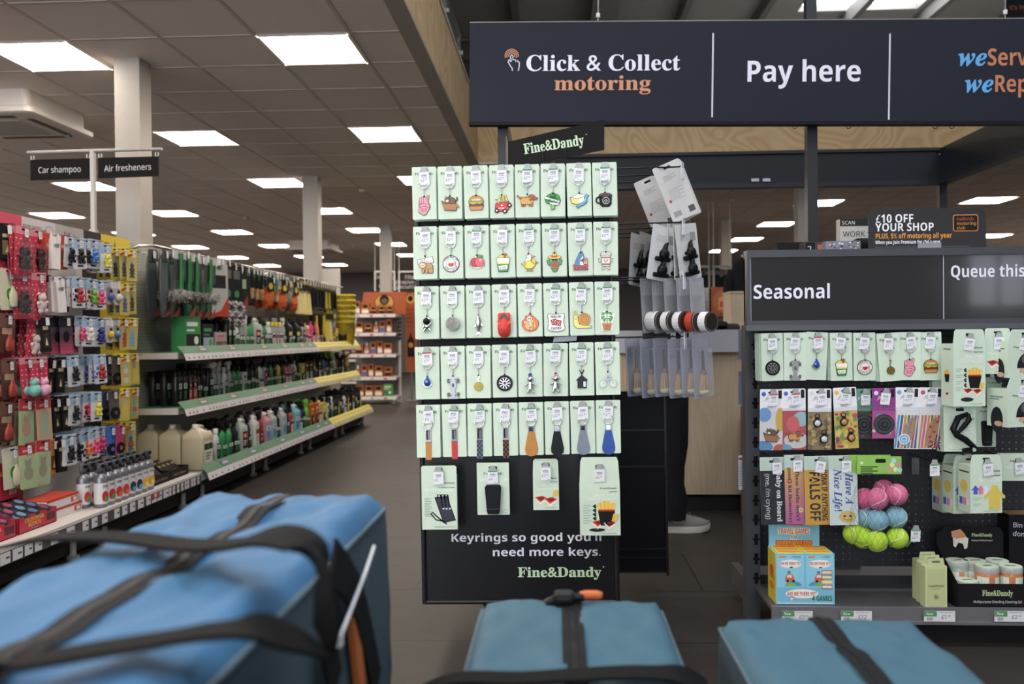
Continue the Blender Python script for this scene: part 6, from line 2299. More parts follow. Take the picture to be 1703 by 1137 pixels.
c.prism([(-dt_, ht), (0, ht), (-dt_, 0.19)], -0.0015, 0.0015, kb)
c.X = Matrix.Identity(4)
c.text('Fine&Dandy', wt * 0.5, ht * 0.52, 0.02, paper('b9cc9c'), -0.0006, 'serif', 'c', bold=0.01, w=0.105)
c.text('Multipurpose Detailing Cleaning Gel', wt * 0.5, ht * 0.22, 0.0085, paper('dcdce0'), -0.0006, 'n', 'c', bold=0.02, w=0.165)
c.build('tray', tr_)
c = MB()
c.prism(rrect(0.0, 0.245, 0.0, 0.245, 0.012, 3)[:10] + [(0.0, 0.0), (0.245, 0.0)] if False else [(0, 0), (0.24, 0), (0.24, 0.225), (0.23, 0.245), (0.03, 0.25), (0.02, 0.235), (0.0, 0.225)], dt_ - 0.003, dt_, kb)
c.text('Fine&Dandy', 0.125, 0.213, 0.012, paper('b9cc9c'), dt_ - 0.0036, 'serif', 'l', bold=0.01, w=0.075)
c.text('Multipurpose Detailing Cleaning Gel', 0.125, 0.196, 0.0055, paper('dcdce0'), dt_ - 0.0036, 'n', 'l', w=0.075)
y = dt_ - 0.0036
c.ppoly([(0.058, 0.214), (0.072, 0.222), (0.1, 0.216), (0.114, 0.205), (0.11, 0.17), (0.1, 0.166), (0.094, 0.186), (0.078, 0.19), (0.068, 0.172), (0.06, 0.178)], y, paper('dcdad6'))
c.ppoly([(0.052, 0.232), (0.085, 0.24), (0.1, 0.224), (0.088, 0.208), (0.07, 0.204), (0.054, 0.212)], y - 0.0003, paper('cf9a80'))
c.ppoly(ell(0.09, 0.216, 0.014, 0.009), y - 0.0005, paper('dc8a4a'))
c.build('header_card', tr_)


def tub(orange):
 def f(o):
  r = 0.0385
  b = MB()
  m = M('cf8450', 0.2) if orange else M('9fb8a4', 0.2)
  b.lathe([(r * 0.9, 0), (r, 0.004), (r, 0.058), (r * 0.97, 0.062)], m, 24)
  n = 24
  for k in range(12, 24):
   a0, a1 = 2 * PI * k / n, 2 * PI * (k + 1) / n
   g = lambda a, z: (r * 1.01 * math.cos(a), r * 1.01 * math.sin(a), z)
   b.add([g(a0, 0.012), g(a1, 0.012), g(a1, 0.05), g(a0, 0.05)], [(0, 1, 2, 3)], paper('d6dccb') if k not in (16, 17) else paper('c07a60'), True)
  b.build('tub_body', o)
  l = MB()
  l.lathe([(r * 1.03, 0.062), (r * 1.04, 0.066), (r * 1.04, 0.079), (r * 1.0, 0.083)], M('c3c6c4', 0.15, clear=0.25), 24)
  l.lathe([(r * 0.97, 0.083), (r * 0.97, 0.0842)], paper('cfe0c6'), 24)
  l.add([(-0.018, -0.006, 0.0846), (0.018, -0.006, 0.0846), (0.018, 0.002, 0.0846), (-0.018, 0.002, 0.0846)], [(0, 1, 2, 3)], ink)
  l.build('tub_lid', o)
 return f


for i, (u, v, Y, orange) in enumerate(((1585, 920, 3.218, False), (1621, 920, 3.218, False), (1658, 913, 3.222, False), (1641, 926, 3.146, True), (1680, 926, 3.146, True), (1600, 932, 3.145, False))):
 q = PY(u, v, Y)
 z = SH + 0.004
 stamp(('tub', orange), tub(orange), 'gel_tub', f'{"orange" if orange else "clear green"} cleaning gel tub in the black tray, {["rear left one", "rear middle one", "rear right one", "front left one of the orange pair", "front right one of the orange pair", "low one at the front left corner"][i]}', 'tub',
   (max(q.x, tr_.location.x + 0.05) if i else tr_.location.x + 0.05, Y, z + (0.0505 if i < 5 else 0)), random.uniform(-.3, .3), 'gel tubs in the black tray')
# inner step of the tray that lifts the tubs
MB().box(0.004, wt - 0.004, 0.09, dt_ - 0.004, 0.003, 0.052, kb).box(0.1, wt - 0.004, 0.006, 0.09, 0.003, 0.052, kb).build('inner_step', tr_)
q = PY(1679, 1000, 3.2)
bx = thing('counter_display_box', 'black cardboard box reading Bin the at the right edge behind the tray', 'boxed goods', (q.x + 0.04, 3.28, SH))
c = MB()
c.box(0, 0.25, 0, 0.08, 0, 0.29, kb)
c.add([(0, 0.0, 0.291), (0.25, 0, 0.291), (0.25, 0.08, 0.291), (0, 0.08, 0.291)], [(0, 1, 2, 3)], paper('8a6a48'))
c.text('Bin the', 0.012, 0.245, 0.017, lw, -0.0008, 'n', 'l', rot=-0.08)
c.text('done th', 0.012, 0.213, 0.017, lw, -0.0008, 'n', 'l', rot=-0.08)
c.build('box_body', bx)
ob = thing('orange_carton', 'small orange and white carton lying behind the perforated board at the floor', 'boxed goods', (PY(1405, 940, 3.7).x, 3.68, SH + 0.0))
c = MB()
c.box(-0.06, 0.06, 0, 0.1, 0, 0.055, paper('b8622e'))
c.plate(0.0, 0.05, 0.01, 0.05, -0.0006, paper('d2cfc8'))
c.build('carton', ob)

# ------------------------------------------------------------------ things standing on top of the header
TOP = 1.402
ps = thing('promotion_sign', 'rounded black sign offering £10 off on top of the Seasonal header', 'sign', (PY(1541, 420, 3.3).x, 3.3, TOP))
PI_ = Matrix.Translation(ps.location).inverted()
P_ = lambda u, v: on(3.3, u, v, PI_)
a, b2 = P_(1444, 417), P_(1639, 345)
c = MB()
rr = rrect(a[0], b2[0], a[1] - 0.05, b2[1], 0.034, 6)
rr = [(x, max(z, a[1])) for x, z in rr]
c.prism(rr, -0.004, 0.0, M('222126', 0.35, coat=0.3))
pt = lambda s, u0, u1, v, cap, col, stl='sansb', bold=0.0: c.text(s, P_(u0, v)[0], P_(u0, v)[1], cap * 3.3 / FPX, paper(col), -0.0046, stl, 'l', bold=bold, w=P_(u1, v)[0] - P_(u0, v)[0])
pt('£10 OFF', 1455, 1518, 370.5, 13, 'f0f0f6')
pt('YOUR SHOP', 1455, 1552, 385, 13, 'f0f0f6')
pt('PLUS, 5% off motoring all year', 1455, 1582, 397, 8, 'e09a3c')
pt('When you join Premium for £54 a year', 1455, 1563, 406, 5.5, 'f0f0f6')
lines(c, P_(1455, 411)[0], P_(1455, 411)[1], 1, 0.34, '6d6c72', 0.003, 0.0016, -0.0046)
q0, q1 = P_(1584, 385), P_(1626, 356.5)
c.ppoly(rrect(q0[0], q1[0], q0[1], q1[1], 0.009), -0.0046, paper('d28a3c'))
c.ppoly(rrect(q0[0] + 0.003, q1[0] - 0.003, q0[1] + 0.003, q1[1] - 0.003, 0.007), -0.0049, M('222126', 0.35))
for i, (s, col) in enumerate((('halfords', 'b8542e'), ('motoring', 'd8953c'), ('club', 'd8953c'))):
 c.text(s, q0[0] + 0.013, q1[1] - 0.022 - 0.0165 * i, 0.0115, paper(col), -0.0052, 'n', 'l', bold=0.02)
c.build('sign_panel', ps)
f = MB()
f.box(-0.035, 0.05, -0.012, 0.012, 0, 0.004, clear_film('b9bcc4', 0.4))
f.box(-0.035, 0.05, -0.008, -0.0055, 0, 0.028, clear_film('b9bcc4', 0.5))
f.box(-0.035, 0.05, 0.001, 0.0035, 0, max(0.02, a[1] + 0.01), clear_film('b9bcc4', 0.5))
f.build('clear_foot', ps)


def topbox(name, label, cat, u0, u1, v0, Y, d, col, extra=None, part='carton'):
 A_, B_ = PY(u0, v0, Y), PY(u1, v0, Y)
 o = thing(name, label, cat, ((A_.x + B_.x) / 2, Y, TOP))
 w_, h_ = B_.x - A_.x, A_.z - TOP
 m = MB()
 m.box(-w_ / 2, w_ / 2, 0, d, 0, h_, paper(col))
 if extra:
  extra(m, w_, h_)
 m.build(part, o)
 return o, w_, h_


def _sock(m, w, h):
 m.plate(-w / 2, w / 2, h * 0.82, h, -0.0008, paper('2a2c2a'))
 m.text('SCAN', -w * 0.45, h * 0.86, h * 0.09, paper('d8d8d4'), -0.0011, 'n', 'l', bold=0.02)
 m.text('WORK SOCKS', -w * 0.42, h * 0.56, h * 0.13, paper('2f2f30'), -0.0011, 'n', 'l', bold=0.01)


topbox('work_socks_box', 'grey box reading SCAN WORK SOCKS behind the promotion sign', 'boxed goods', 1397, 1452, 364, 3.66, 0.05, 'b9b8b2', _sock)
gl = thing('work_gloves', 'red and black work gloves lying before the work socks box', 'gloves', (PY(1422, 400, 3.56).x, 3.56, TOP))
m = MB()
m.rbox(-0.065, 0.02, -0.03, 0.03, 0.028, 0.062, 0.02, M('a8382c', 0.8, bump=0.3))
m.build('red_glove', gl)
m = MB()
m.rbox(-0.01, 0.08, -0.025, 0.03, 0.026, 0.075, 0.02, M('1d1d1f', 0.8, bump=0.3))
m.build('black_glove', gl)
m = MB()
m.box(-0.07, 0.085, -0.03, 0.035, 0, 0.027, M('8f8a80', 0.6))
m.build('packaging', gl)


def _orange(m, w, h):
 m.plate(-w / 2 + 0.004, 0, 0.002, h * 0.95, -0.0008, paper('1f1f22'))
 m.text('2', -w * 0.38, h * 0.3, h * 0.4, paper('d0cfd0'), -0.0011, 'n', 'l', bold=0.02)
 m.plate(0.01, w / 2, h * 0.1, h * 0.8, -0.0008, paper('b9683a'))


topbox('socket_set_box', 'small black and orange box reading 2 on top of the Seasonal header', 'boxed goods', 1338, 1373, 402, 3.5, 0.08, '3a3436', _orange)


def _cage(m, w, h):
 rnd = random.Random(3)
 for i in range(70):
  x, z = rnd.uniform(-.48, .44) * w, rnd.uniform(.05, .9) * h
  m.plate(x, x + w * 0.05, z, z + h * 0.09, -0.0008 - i * 1e-5, paper(rnd.choice(['5f6f8a', 'c9ccd4', '2f3440', 'e2e4ea', 'b9783e', '8a93a8'])))


topbox('clear_parts_case', 'clear case of small shiny parts on top of the Seasonal header', 'boxed goods', 1373, 1431, 401, 3.45, 0.06, '7d8494', _cage)
o, w_, h_ = topbox('black_tool_case', 'low black tool case at the left end behind the header top', 'tool case', 1293, 1337, 403, 3.62, 0.15, '1c1b1d', None)
# ================================================================== LEFT AISLE SHELVING (faces +x)
BX, LIPX = -2.84, -2.37
JOINT = [3.07, 4.35, 5.63, 6.92, 8.21, 9.50, 10.79]
WHT = M('cfcac6', 0.4)
GRYP = M('b7b6b3', 0.5)
SHZ = [0.205, 0.63, 1.0]


def _perf(nt, b):
 tc = nt.nodes.new('ShaderNodeTexCoord')
 ck = nt.nodes.new('ShaderNodeTexVoronoi')
 ck.inputs['Scale'].default_value = 45
 ck.inputs['Randomness'].default_value = 0
 nt.links.new(tc.outputs['Object'], ck.inputs['Vector'])
 rp = nt.nodes.new('ShaderNodeValToRGB')
 rp.color_ramp.elements[0].position = 0.16
 rp.color_ramp.elements[0].color = (*rgb('6f706c'), 1)
 rp.color_ramp.elements[1].position = 0.24
 rp.color_ramp.elements[1].color = (*rgb('a3a5a0'), 1)
 nt.links.new(ck.outputs['Distance'], rp.inputs[0])
 nt.links.new(rp.outputs[0], b.inputs['Base Color'])
 b.inputs['Roughness'].default_value = 0.5


PERF_M = node_mat('perforated_steel', _perf)


def YB(u, X=BX + 0.0):
 return PX(u, 500, X).y


bays = []
for k in range(6):
 ya, yb = JOINT[k], JOINT[k + 1]
 air = k < 2
 lbl = ['air freshener shelving bay at the near end of the left aisle', 'air freshener shelving bay with red, grey, black and yellow back panels',
   'car care shelving bay with green ticket strips next to the air fresheners', 'second car care shelving bay with green ticket strips',
   'car care shelving bay where green ticket strips turn to yellow', 'last car care shelving bay with yellow ticket strips and yellow buckets'][k]
 o = thing('shelving_bay', lbl, 'shelving', (BX, ya, 0), 0, 'shelving bays of the left aisle')
 L = yb - ya
 bays.append(o)
 p = MB()
 if air:
  cuts = [ya] + [y for y in (YB(34), YB(90), YB(137), YB(166)) if ya < y < yb] + [yb]
  cols = {0: 'a3223c', 1: 'b3b1b0', 2: 'b3b1b0', 3: '2b2a2c', 4: 'c3a820'}
  al = [YB(34), YB(90), YB(137), YB(166)]
  for a, c in zip(cuts, cuts[1:]):
   i = sum(1 for y in al if (a + c) / 2 > y)
   p.box(-0.012, 0.0, a - ya, c - ya, 0.2, 1.55, M(cols[i], 0.5))
 else:
  p.box(-0.012, 0.0, 0, L, 0.2, 1.74, PERF_M)
 p.build('back_panel', o)
 if air:
  h = MB()
  al = [YB(34), YB(90), YB(137), YB(166)]
  cuts = [ya] + [y for y in al if ya < y < yb] + [yb]
  cols = {0: 'c8405c', 1: 'c4c2c3', 2: 'a9a7a8', 3: '2b2a2c', 4: 'cdb52a'}
  for a, c in zip(cuts, cuts[1:]):
   i = sum(1 for y in al if (a + c) / 2 > y)
   h.box(-0.012, 0.012, a - ya, c - ya, 1.55, 1.755, M(cols[i], 0.5))
  h.X = Matrix.Translation((0.0128, 0, 0)) @ Matrix.Rotation(PI / 2, 4, 'Z')
  if k == 1:
   D = paper('2a2a2e')
   h.text('PARFUMERIE', YB(36) - ya, 1.685, 0.03, D, 0, 'n', 'l', bold=0.01, w=YB(66) - YB(36))
   h.ppoly(stroke(ell(YB(81) - ya, 1.68, 0.042, 0.042, 20), 0.004)[:40], -0.0002, paper('6a7fae')) if False else None
   for t in range(20):
    a0, a1 = t * PI / 10, (t + 1) * PI / 10
    h.ppoly(stroke([(YB(80) - ya + 0.045 * math.cos(a0), 1.685 + 0.045 * math.sin(a0)), (YB(80) - ya + 0.045 * math.cos(a1), 1.685 + 0.045 * math.sin(a1))], 0.004), -0.0002, paper('6a7fae'))
   h.text('fresh', YB(80) - ya, 1.675, 0.025, paper('6a7fae'), 0, 'bi', 'c', w=0.07)
   h.text('little joe', YB(104) - ya, 1.675, 0.045, D, 0, 'bi', 'l', w=YB(127) - YB(104))
   h.ppoly(ell(YB(176) - ya, 1.68, 0.06, 0.03), -0.0002, paper('b8402e'))
   h.text('little trees', YB(176) - ya, 1.672, 0.018, paper('e6dfc0'), -0.0004, 'bi', 'c', w=0.09)
   tx = YB(189) - ya
   h.ppoly([(tx - 0.03, 1.62), (tx + 0.03, 1.62), (tx + 0.012, 1.66), (tx + 0.022, 1.66), (tx, 1.73), (tx - 0.022, 1.66), (tx - 0.012, 1.66)], -0.0002, paper('3f7f4f'))
  h.X = Matrix.Identity(4)
  h.build('header_board', o)
 else:
  r = MB()
  r.tube([(0.0, 0.05, 1.70), (0.05, 0.05, 1.72), (0.16, 0.05, 1.72), (0.16, L - 0.02, 1.72)], 0.008, chrome('b9b7b2', 0.3), 8)
  r.build('hanging_rail', o)
 for yy in (0.0, L) if k == 5 else (0.0,):
  MB().box(-0.03, -0.0125, yy - 0.015, yy + 0.015, 0, 1.755, WHT).build('upright', o)
 D = LIPX - BX
 s = MB()
 s.box(0, D, 0, L, SHZ[0] - 0.03, SHZ[0], WHT if air else M('5f7a68', 0.5))
 s.box(D - 0.004, D + 0.008, 0, L, SHZ[0] - 0.055, SHZ[0] + 0.003, WHT)
 s.build('base_shelf', o)
 MB().box(0.05, D - 0.06, 0, L, 0.03, SHZ[0] - 0.03, M('262425', 0.6)).build('kick_plate', o)
 for yy in (0.15, L - 0.15):
  f = MB()
  f.cyl((D - 0.05, yy, 0), (D - 0.05, yy, 0.1), 0.016, M('8f8c88', 0.5), 10)
  f.cyl((D - 0.05, yy, 0), (D - 0.05, yy, 0.02), 0.03, M('6f6c68', 0.5), 10)
  f.build('foot', o)
 if air:
  t = MB()
  t.X = Matrix.Translation((D + 0.009, 0, 0)) @ Matrix.Rotation(PI / 2, 4, 'Z')
  t.box(0, L, 0, 0.002, SHZ[0] - 0.07, SHZ[0] - 0.012, M('4a494b', 0.5))
  rnd = random.Random(k)
  x = 0.02
  while x < L - 0.06:
   w_ = rnd.choice((0.055, 0.06, 0.07))
   if k == 1 and x > L * 0.62:
    w_ = 0.03
   t.plate(x, x + w_, SHZ[0] - 0.066, SHZ[0] - 0.016, -0.001, paper('d4d2d6'))
   if k == 1 and 0.42 < x / L < 0.55:
    t.plate(x, x + w_ * 0.5, SHZ[0] - 0.05, SHZ[0] - 0.016, -0.0014, paper('b8362e'))
   t.plate(x + w_ * 0.55, x + w_ * 0.9, SHZ[0] - 0.045, SHZ[0] - 0.036, -0.0014, paper('4a494e'))
   x += w_ + rnd.choice((0.015, 0.03, 0.07) if k == 0 or x < L * 0.4 else (0.008, 0.02, 0.03))
  t.X = Matrix.Identity(4)
  t.build('ticket_strip', o)
 else:
  YL = ('d9cf62', '87865a') if k == 5 else ('3f7a52', '4f8a62')
  for j, z in enumerate(SHZ):
   dd = D if j == 0 else D - 0.15
   if j:
    sh = MB()
    sh.box(0, dd, 0.01, L - 0.01, z - 0.028, z, WHT)
    sh.box(dd - 0.003, dd + 0.003, 0.01, L - 0.01, z - 0.04, z + 0.003, WHT)
    sh.box(0, dd, 0.008, 0.012, z - 0.04, z + 0.002, WHT)
    sh.box(0, dd, 0.012, L - 0.012, z, z + 0.0015, M('4f7f5c' if k < 5 else 'b0a545', 0.6))
    sh.build('shelf', o)
   half = k == 4
   parts_ = [(0.0, L, 'y' if k == 5 else 'g')] if not half else [(0, L * 0.5, 'g'), (L * 0.5, L, 'y')]
   t = MB()
   for a, c, q in parts_:
    col = '316a48' if q == 'g' else 'd2c450'
    # sloping coloured strip over a white price strip
    t.add([(dd + 0.004, a, z + 0.045), (dd + 0.004, c, z + 0.045), (dd + 0.05, c, z - 0.005), (dd + 0.05, a, z - 0.005)], [(0, 3, 2, 1)], M(col, 0.55))
    t.add([(dd + 0.004, a, z + 0.043), (dd + 0.004, c, z + 0.043), (dd + 0.048, c, z - 0.007), (dd + 0.048, a, z - 0.007)], [(0, 1, 2, 3)], M(col, 0.55))
    t.add([(dd + 0.05, a, z - 0.005), (dd + 0.05, c, z - 0.005), (dd + 0.066, c, z - 0.05), (dd + 0.066, a, z - 0.05)], [(0, 3, 2, 1)], M('cfc9cf' if q == 'g' else 'd6d0a8', 0.3))
    t.add([(dd + 0.048, a, z - 0.007), (dd + 0.048, c, z - 0.007), (dd + 0.064, c, z - 0.052), (dd + 0.064, a, z - 0.052)], [(0, 1, 2, 3)], M('cfc9cf', 0.3))
    rnd = random.Random(k * 7 + j)
    sl = Matrix.Translation((dd + 0.051, 0, z - 0.006)) @ Matrix.Rotation(PI / 2, 4, 'Z') @ Matrix.Rotation(-0.34, 4, 'X')
    t.X = sl
    y = a + 0.05
    while y < c - 0.04:
     t.plate(y, y + 0.02, -0.036, -0.024, -0.0015, paper('4a484c'))
     t.plate(y, y + 0.02, -0.014, -0.011, -0.0015, paper('8a888c'))
     y += rnd.choice((0.06, 0.08, 0.11))
    t.X = Matrix.Translation((dd + 0.028, 0, z + 0.0205)) @ Matrix.Rotation(PI / 2, 4, 'Z') @ Matrix.Rotation(-0.744, 4, 'X')
    if q == 'g':
     for fy in (0.28, 0.72):
      yy = a + (c - a) * fy
      t.plate(yy - 0.07, yy + 0.07, -0.022, 0.02, -0.0015, paper('55564f' if j != 0 else '4f5a6a'))
      t.plate(yy - 0.03, yy + 0.03, 0.016, 0.024, -0.0018, paper(['5a78b0', 'c05a3a', 'c9a23a'][j]))
      t.plate(yy - 0.045, yy + 0.045, -0.01, 0.004, -0.0018, paper('a8a8a0'))
    else:
     t.plate(a, c, -0.005, 0.003, -0.0015, paper('a89c3a'))
    t.X = Matrix.Identity(4)
   t.build('ticket_strip', o)

# aisle sign on a post
po = PX(153, 378, -2.845)
PYS = 5.22
s_ = thing('aisle_sign', 'grey T-shaped post carrying two dark aisle boards Car shampoo and Air fresheners', 'sign', (PY(155, 300, PYS).x, PYS, 1.745))
AI = Matrix.Translation(s_.location).inverted()
alu = M('a8a5a1', 0.45, 0.3)
m = MB()
m.box(-0.013, 0.013, -0.013, 0.013, 0, PY(155, 249, PYS).z - 1.745, alu)
m.box(-0.02, 0.02, -0.02, 0.02, -0.01, 0.03, alu)
m.build('post', s_)
m = MB()
a, b2 = on(PYS, 46, 254, AI), on(PYS, 269, 247.5, AI)
m.tube([(a[0], 0, a[1]), (b2[0], 0, b2[1])], 0.013, alu, 8, 0.8)
m.build('crossbar', s_)
for nm, (c0, c1, c2, c3), txt, (ta, tb) in (('sign_board', ((51, 266), (150, 263), (150, 297), (51, 300)), 'Car shampoo', ((64, 288), (135, 286))),
           ('sign_board', ((163.5, 262.5), (264, 260), (264, 293), (163.5, 296.5)), 'Air fresheners', ((174, 285.5), (252, 282)))):
 m = MB()
 Q = [on(PYS, *c, AI) for c in (c0, c1, c2, c3)]
 m.prism(Q, -0.004, 0.004, M('121111', 0.6, spec=0.12))
 a, b2 = on(PYS, *ta, AI), on(PYS, *tb, AI)
 m.text(txt, a[0], a[1], 0.036, paper('d3cfd2'), -0.0046, 'n', 'l', bold=0.02, w=b2[0] - a[0], rot=math.atan2(b2[1] - a[1], b2[0] - a[0]))
 bo = m.build(nm, s_)
 for q in (Q[0], Q[1]):
  sx = 0.012 if q is Q[0] else -0.012
  h = MB()
  h.tube([(q[0] + sx, 0, q[1] - 0.008), (q[0] + sx - 0.01, 0, q[1] + 0.008), (q[0] + sx - 0.008, 0, q[1] + 0.026)], 0.003, plastic('d9d5d2'), 6)
  h.tube([(q[0] + sx, 0, q[1] - 0.008), (q[0] + sx + 0.01, 0, q[1] + 0.008), (q[0] + sx + 0.008, 0, q[1] + 0.026)], 0.003, plastic('d9d5d2'), 6)
  h.build('hanger', bo)


# ================================================================== AIR FRESHENERS HANGING ON THE LEFT
def fold(c, W, H, col, head=None, hh=0.2, film=True):
 c.prism(rrect(-W / 2, W / 2, -H, 0, 0.006, 2), -0.001, 0.001, paper(col))
 if head:
  c.plate(-W / 2 + 0.001, W / 2 - 0.001, -H * hh, -0.001, -0.0013, paper(head))
 c.ppoly(rrect(-0.013, 0.013, -0.018, -0.009, 0.003), -0.0016, plastic('1c1c1e'))
 c.prism(rect(-0.0105, 0.0105, -0.052, -0.012), -0.02, -0.019, paper('d6d6dc'))
 c.box(-0.002, 0.002, -0.019, -0.001, -0.014, -0.01, plastic('1c1c1e'))
 for i in range(2):
  c.plate(-0.007, 0.007, -0.03 - i * 0.01, -0.027 - i * 0.01, -0.0205, paper('77777f'))


def teddy(m, x, z, s, col, glit=False, y=-0.014):
 mt = M(col, 0.3, 0.0, 0.3 if glit else 0.06, 400 if glit else 40)
 m.ball((x, y, z), 0.02 * s, mt, 10, 1, 0.7, 1.1)
 m.ball((x, y - 0.004, z + 0.03 * s), 0.016 * s, mt, 10, 1, 0.8, 1)
 for q in (-1, 1):
  m.ball((x + q * 0.012 * s, y, z + 0.044 * s), 0.006 * s, mt, 8)
  m.ball((x + q * 0.019 * s, y - 0.004, z + 0.01 * s), 0.008 * s, mt, 8)
  m.ball((x + q * 0.012 * s, y - 0.006, z - 0.02 * s), 0.01 * s, mt, 8)


def mk_polka(col, glit=True):
 def f(o):
  c = MB()
  W, H = 0.1, 0.235
  fold(c, W, H, 'b8354c', 'c9808c', 0.16)
  for i in range(4):
   for j in range(7):
    c.ppoly(ell(-0.038 + i * 0.025 + (j % 2) * 0.0125 - 0.004, -0.06 - j * 0.025, 0.0035, 0.0035, 8), -0.0016, paper('e3cdd2'))
  c.build('printed_card', o)
  m = MB()
  teddy(m, 0.0, -0.165, 1.35, col, glit)
  m.build('scent_figure', o)
  m = MB()
  m.prism(rrect(-0.04, 0.04, -0.225, -0.075, 0.012, 3), -0.034, -0.0325, clear_film('e6d8dc', 0.97))
  m.build('blister', o)
 return f


def mk_ball(col):
 def f(o):
  c = MB()
  W, H = 0.1, 0.2
  fold(c, W, H, 'b8354c', 'c9808c', 0.16)
  for i in range(4):
   for j in range(5):
    c.ppoly(ell(-0.038 + i * 0.025, -0.06 - j * 0.025, 0.0035, 0.0035, 8), -0.0016, paper('e3cdd2'))
  c.build('printed_card', o)
  m = MB()
  mt = M(col, 0.35)
  m.ball((0, -0.032, -0.165), 0.031, mt, 14)
  m.ball((0, -0.032, -0.125), 0.02, mt, 12)
  for q in (-1, 1):
   m.ball((q * 0.012, -0.032, -0.107), 0.007, mt, 8)
  m.build('scent_figure', o)
 return f


def mk_carton(col, win=None, W=0.052, H=0.185):
 def f(o):
  c = MB()
  c.box(-W / 2, W / 2, -0.012, 0.02, -H, -0.03, paper(col))
  c.prism(rect(-W / 2, W / 2, -0.031, 0), -0.001, 0.001, paper(col))
  c.prism(rect(-0.0105, 0.0105, -0.052, -0.012), -0.03, -0.029, paper('d6d6dc'))
  c.plate(-W * 0.3, W * 0.3, -H * 0.4, -H * 0.3, -0.0126, paper('b9a88a' if col != 'dad6d6' else '8f8f97'))
  if win:
   c.plate(-W * 0.32, W * 0.32, -H * 0.88, -H * 0.48, -0.0126, paper(win))
   c.ppoly([(-W * 0.16, -H * 0.82), (W * 0.16, -H * 0.82), (0, -H * 0.6)], -0.013, paper('c9b48a'))
  c.build('box_body', o)
 return f


def mk_fig(card, col, double=None):
 def f(o):
  c = MB()
  W, H = 0.085, 0.165
  fold(c, W, H, 'd6d8de', card, 0.36)
  c.plate(-0.015, 0.02, -H * 0.93, -H * 0.88, -0.0016, paper('2a2a2e'))
  c.text('joe', 0, -0.045, 0.014, paper('2a3040'), -0.0016, 'bi', 'c')
  c.build('printed_card', o)
  m = MB()
  teddy(m, 0, -0.108, 1.0, col)
  m.build('scent_figure', o)
 return f


def mk_vent(col):
 def f(o):
  c = MB()
  W, H = 0.07, 0.145
  c.prism(rrect(-W / 2, W / 2, -H, 0, 0.02, 3), -0.001, 0.001, clear_film('d9d9dd', 0.4))
  c.plate(-0.025, 0.025, -0.045, -0.008, -0.0014, paper('c9c9cf'))
  c.prism(rect(-0.0105, 0.0105, -0.052, -0.012), -0.02, -0.019, paper('d6d6dc'))
  c.build('clear_pack', o)
  m = MB()
  m.ball((0, -0.012, -0.1), 0.024, M(col, 0.25), 12, 1, 0.6, 1)
  m.ball((0, -0.02, -0.1), 0.012, plastic('d6d4d0'), 10, 1, 0.5, 1)
  m.box(-0.006, 0.006, -0.016, -0.008, -0.085, -0.06, plastic('2a2a2c'))
  m.build('vent_clip', o)
 return f


def mk_tree(col, col2=None):
 def f(o):
  c = MB()
  W, H = 0.078, 0.195
  fold(c, W, H, 'cdb838', 'd6c23c', 0.2)
  c.ppoly([(-W * .42, -H * .2), (W * .42, -H * .1), (W * .42, -H * .17), (-W * .42, -H * .27)], -0.0017, paper('b23a2c'))
  c.plate(-W * 0.36, W * 0.36, -H * 0.93, -H * 0.3, -0.0016, paper('b9b6a2'))
  T = [(-0.02, -H * 0.9), (0.02, -H * 0.9), (0.02, -H * 0.84), (0.006, -H * 0.84), (0.026, -H * 0.76), (0.014, -H * 0.76), (0.022, -H * 0.62), (0.012, -H * 0.62), (0.015, -H * 0.48), (0.005, -H * 0.48), (0, -H * 0.32),
    (-0.005, -H * 0.48), (-0.015, -H * 0.48), (-0.012, -H * 0.62), (-0.022, -H * 0.62), (-0.014, -H * 0.76), (-0.026, -H * 0.76), (-0.006, -H * 0.84), (-0.02, -H * 0.84)]
  c.ppoly(T, -0.0018, paper(col))
  if col2:
   c.ppoly([(-0.024, -H * 0.76), (0.024, -H * 0.76), (0.02, -H * 0.62), (-0.02, -H * 0.62)], -0.002, paper(col2))
  c.build('printed_pack', o)
  MB().prism(rect(-W / 2 - 0.001, W / 2 + 0.001, -H - 0.002, -0.05), -0.004, -0.0036, clear_film('f0eeda', 0.97)).build('clear_sleeve', o)
 return f


def mk_green(col, body='a3b98a'):
 def f(o):
  c = MB()
  W, H = 0.098, 0.225
  fold(c, W, H, body, 'b0303a', 0.26)
  c.text('scent', 0, -0.045, 0.018, paper('e6d6d2'), -0.0017, 'bi', 'c')
  c.ppoly(ell(0, -0.15, 0.026, 0.034), -0.0017, paper(col))
  c.ppoly(ell(0, -0.105, 0.018, 0.018), -0.0018, paper(col))
  c.ppoly([(-0.02, -0.1), (-0.014, -0.075), (-0.004, -0.09)], -0.0018, paper(col))
  c.ppoly([(0.02, -0.1), (0.014, -0.075), (0.004, -0.09)], -0.0018, paper(col))
  c.build('printed_card', o)
  MB().prism(rrect(-0.04, 0.04, -0.215, -0.065, 0.01, 3), -0.01, -0.0092, clear_film('dde3d4', 0.85)).build('blister', o)
 return f


def mk_disc(col, mid='1d1d1f'):
 def f(o):
  c = MB()
  W, H = 0.078, 0.175
  fold(c, W, H, col, None)
  c.build('printed_card', o)
  m = MB()
  m.prism(ell(0.004, -0.135, 0.034, 0.034, 20), -0.008, -0.001, M(mid, 0.5))
  m.prism(ell(0.004, -0.135, 0.012, 0.012, 12), -0.01, -0.008, M(col, 0.5))
  m.build('scent_disc', o)
 return f


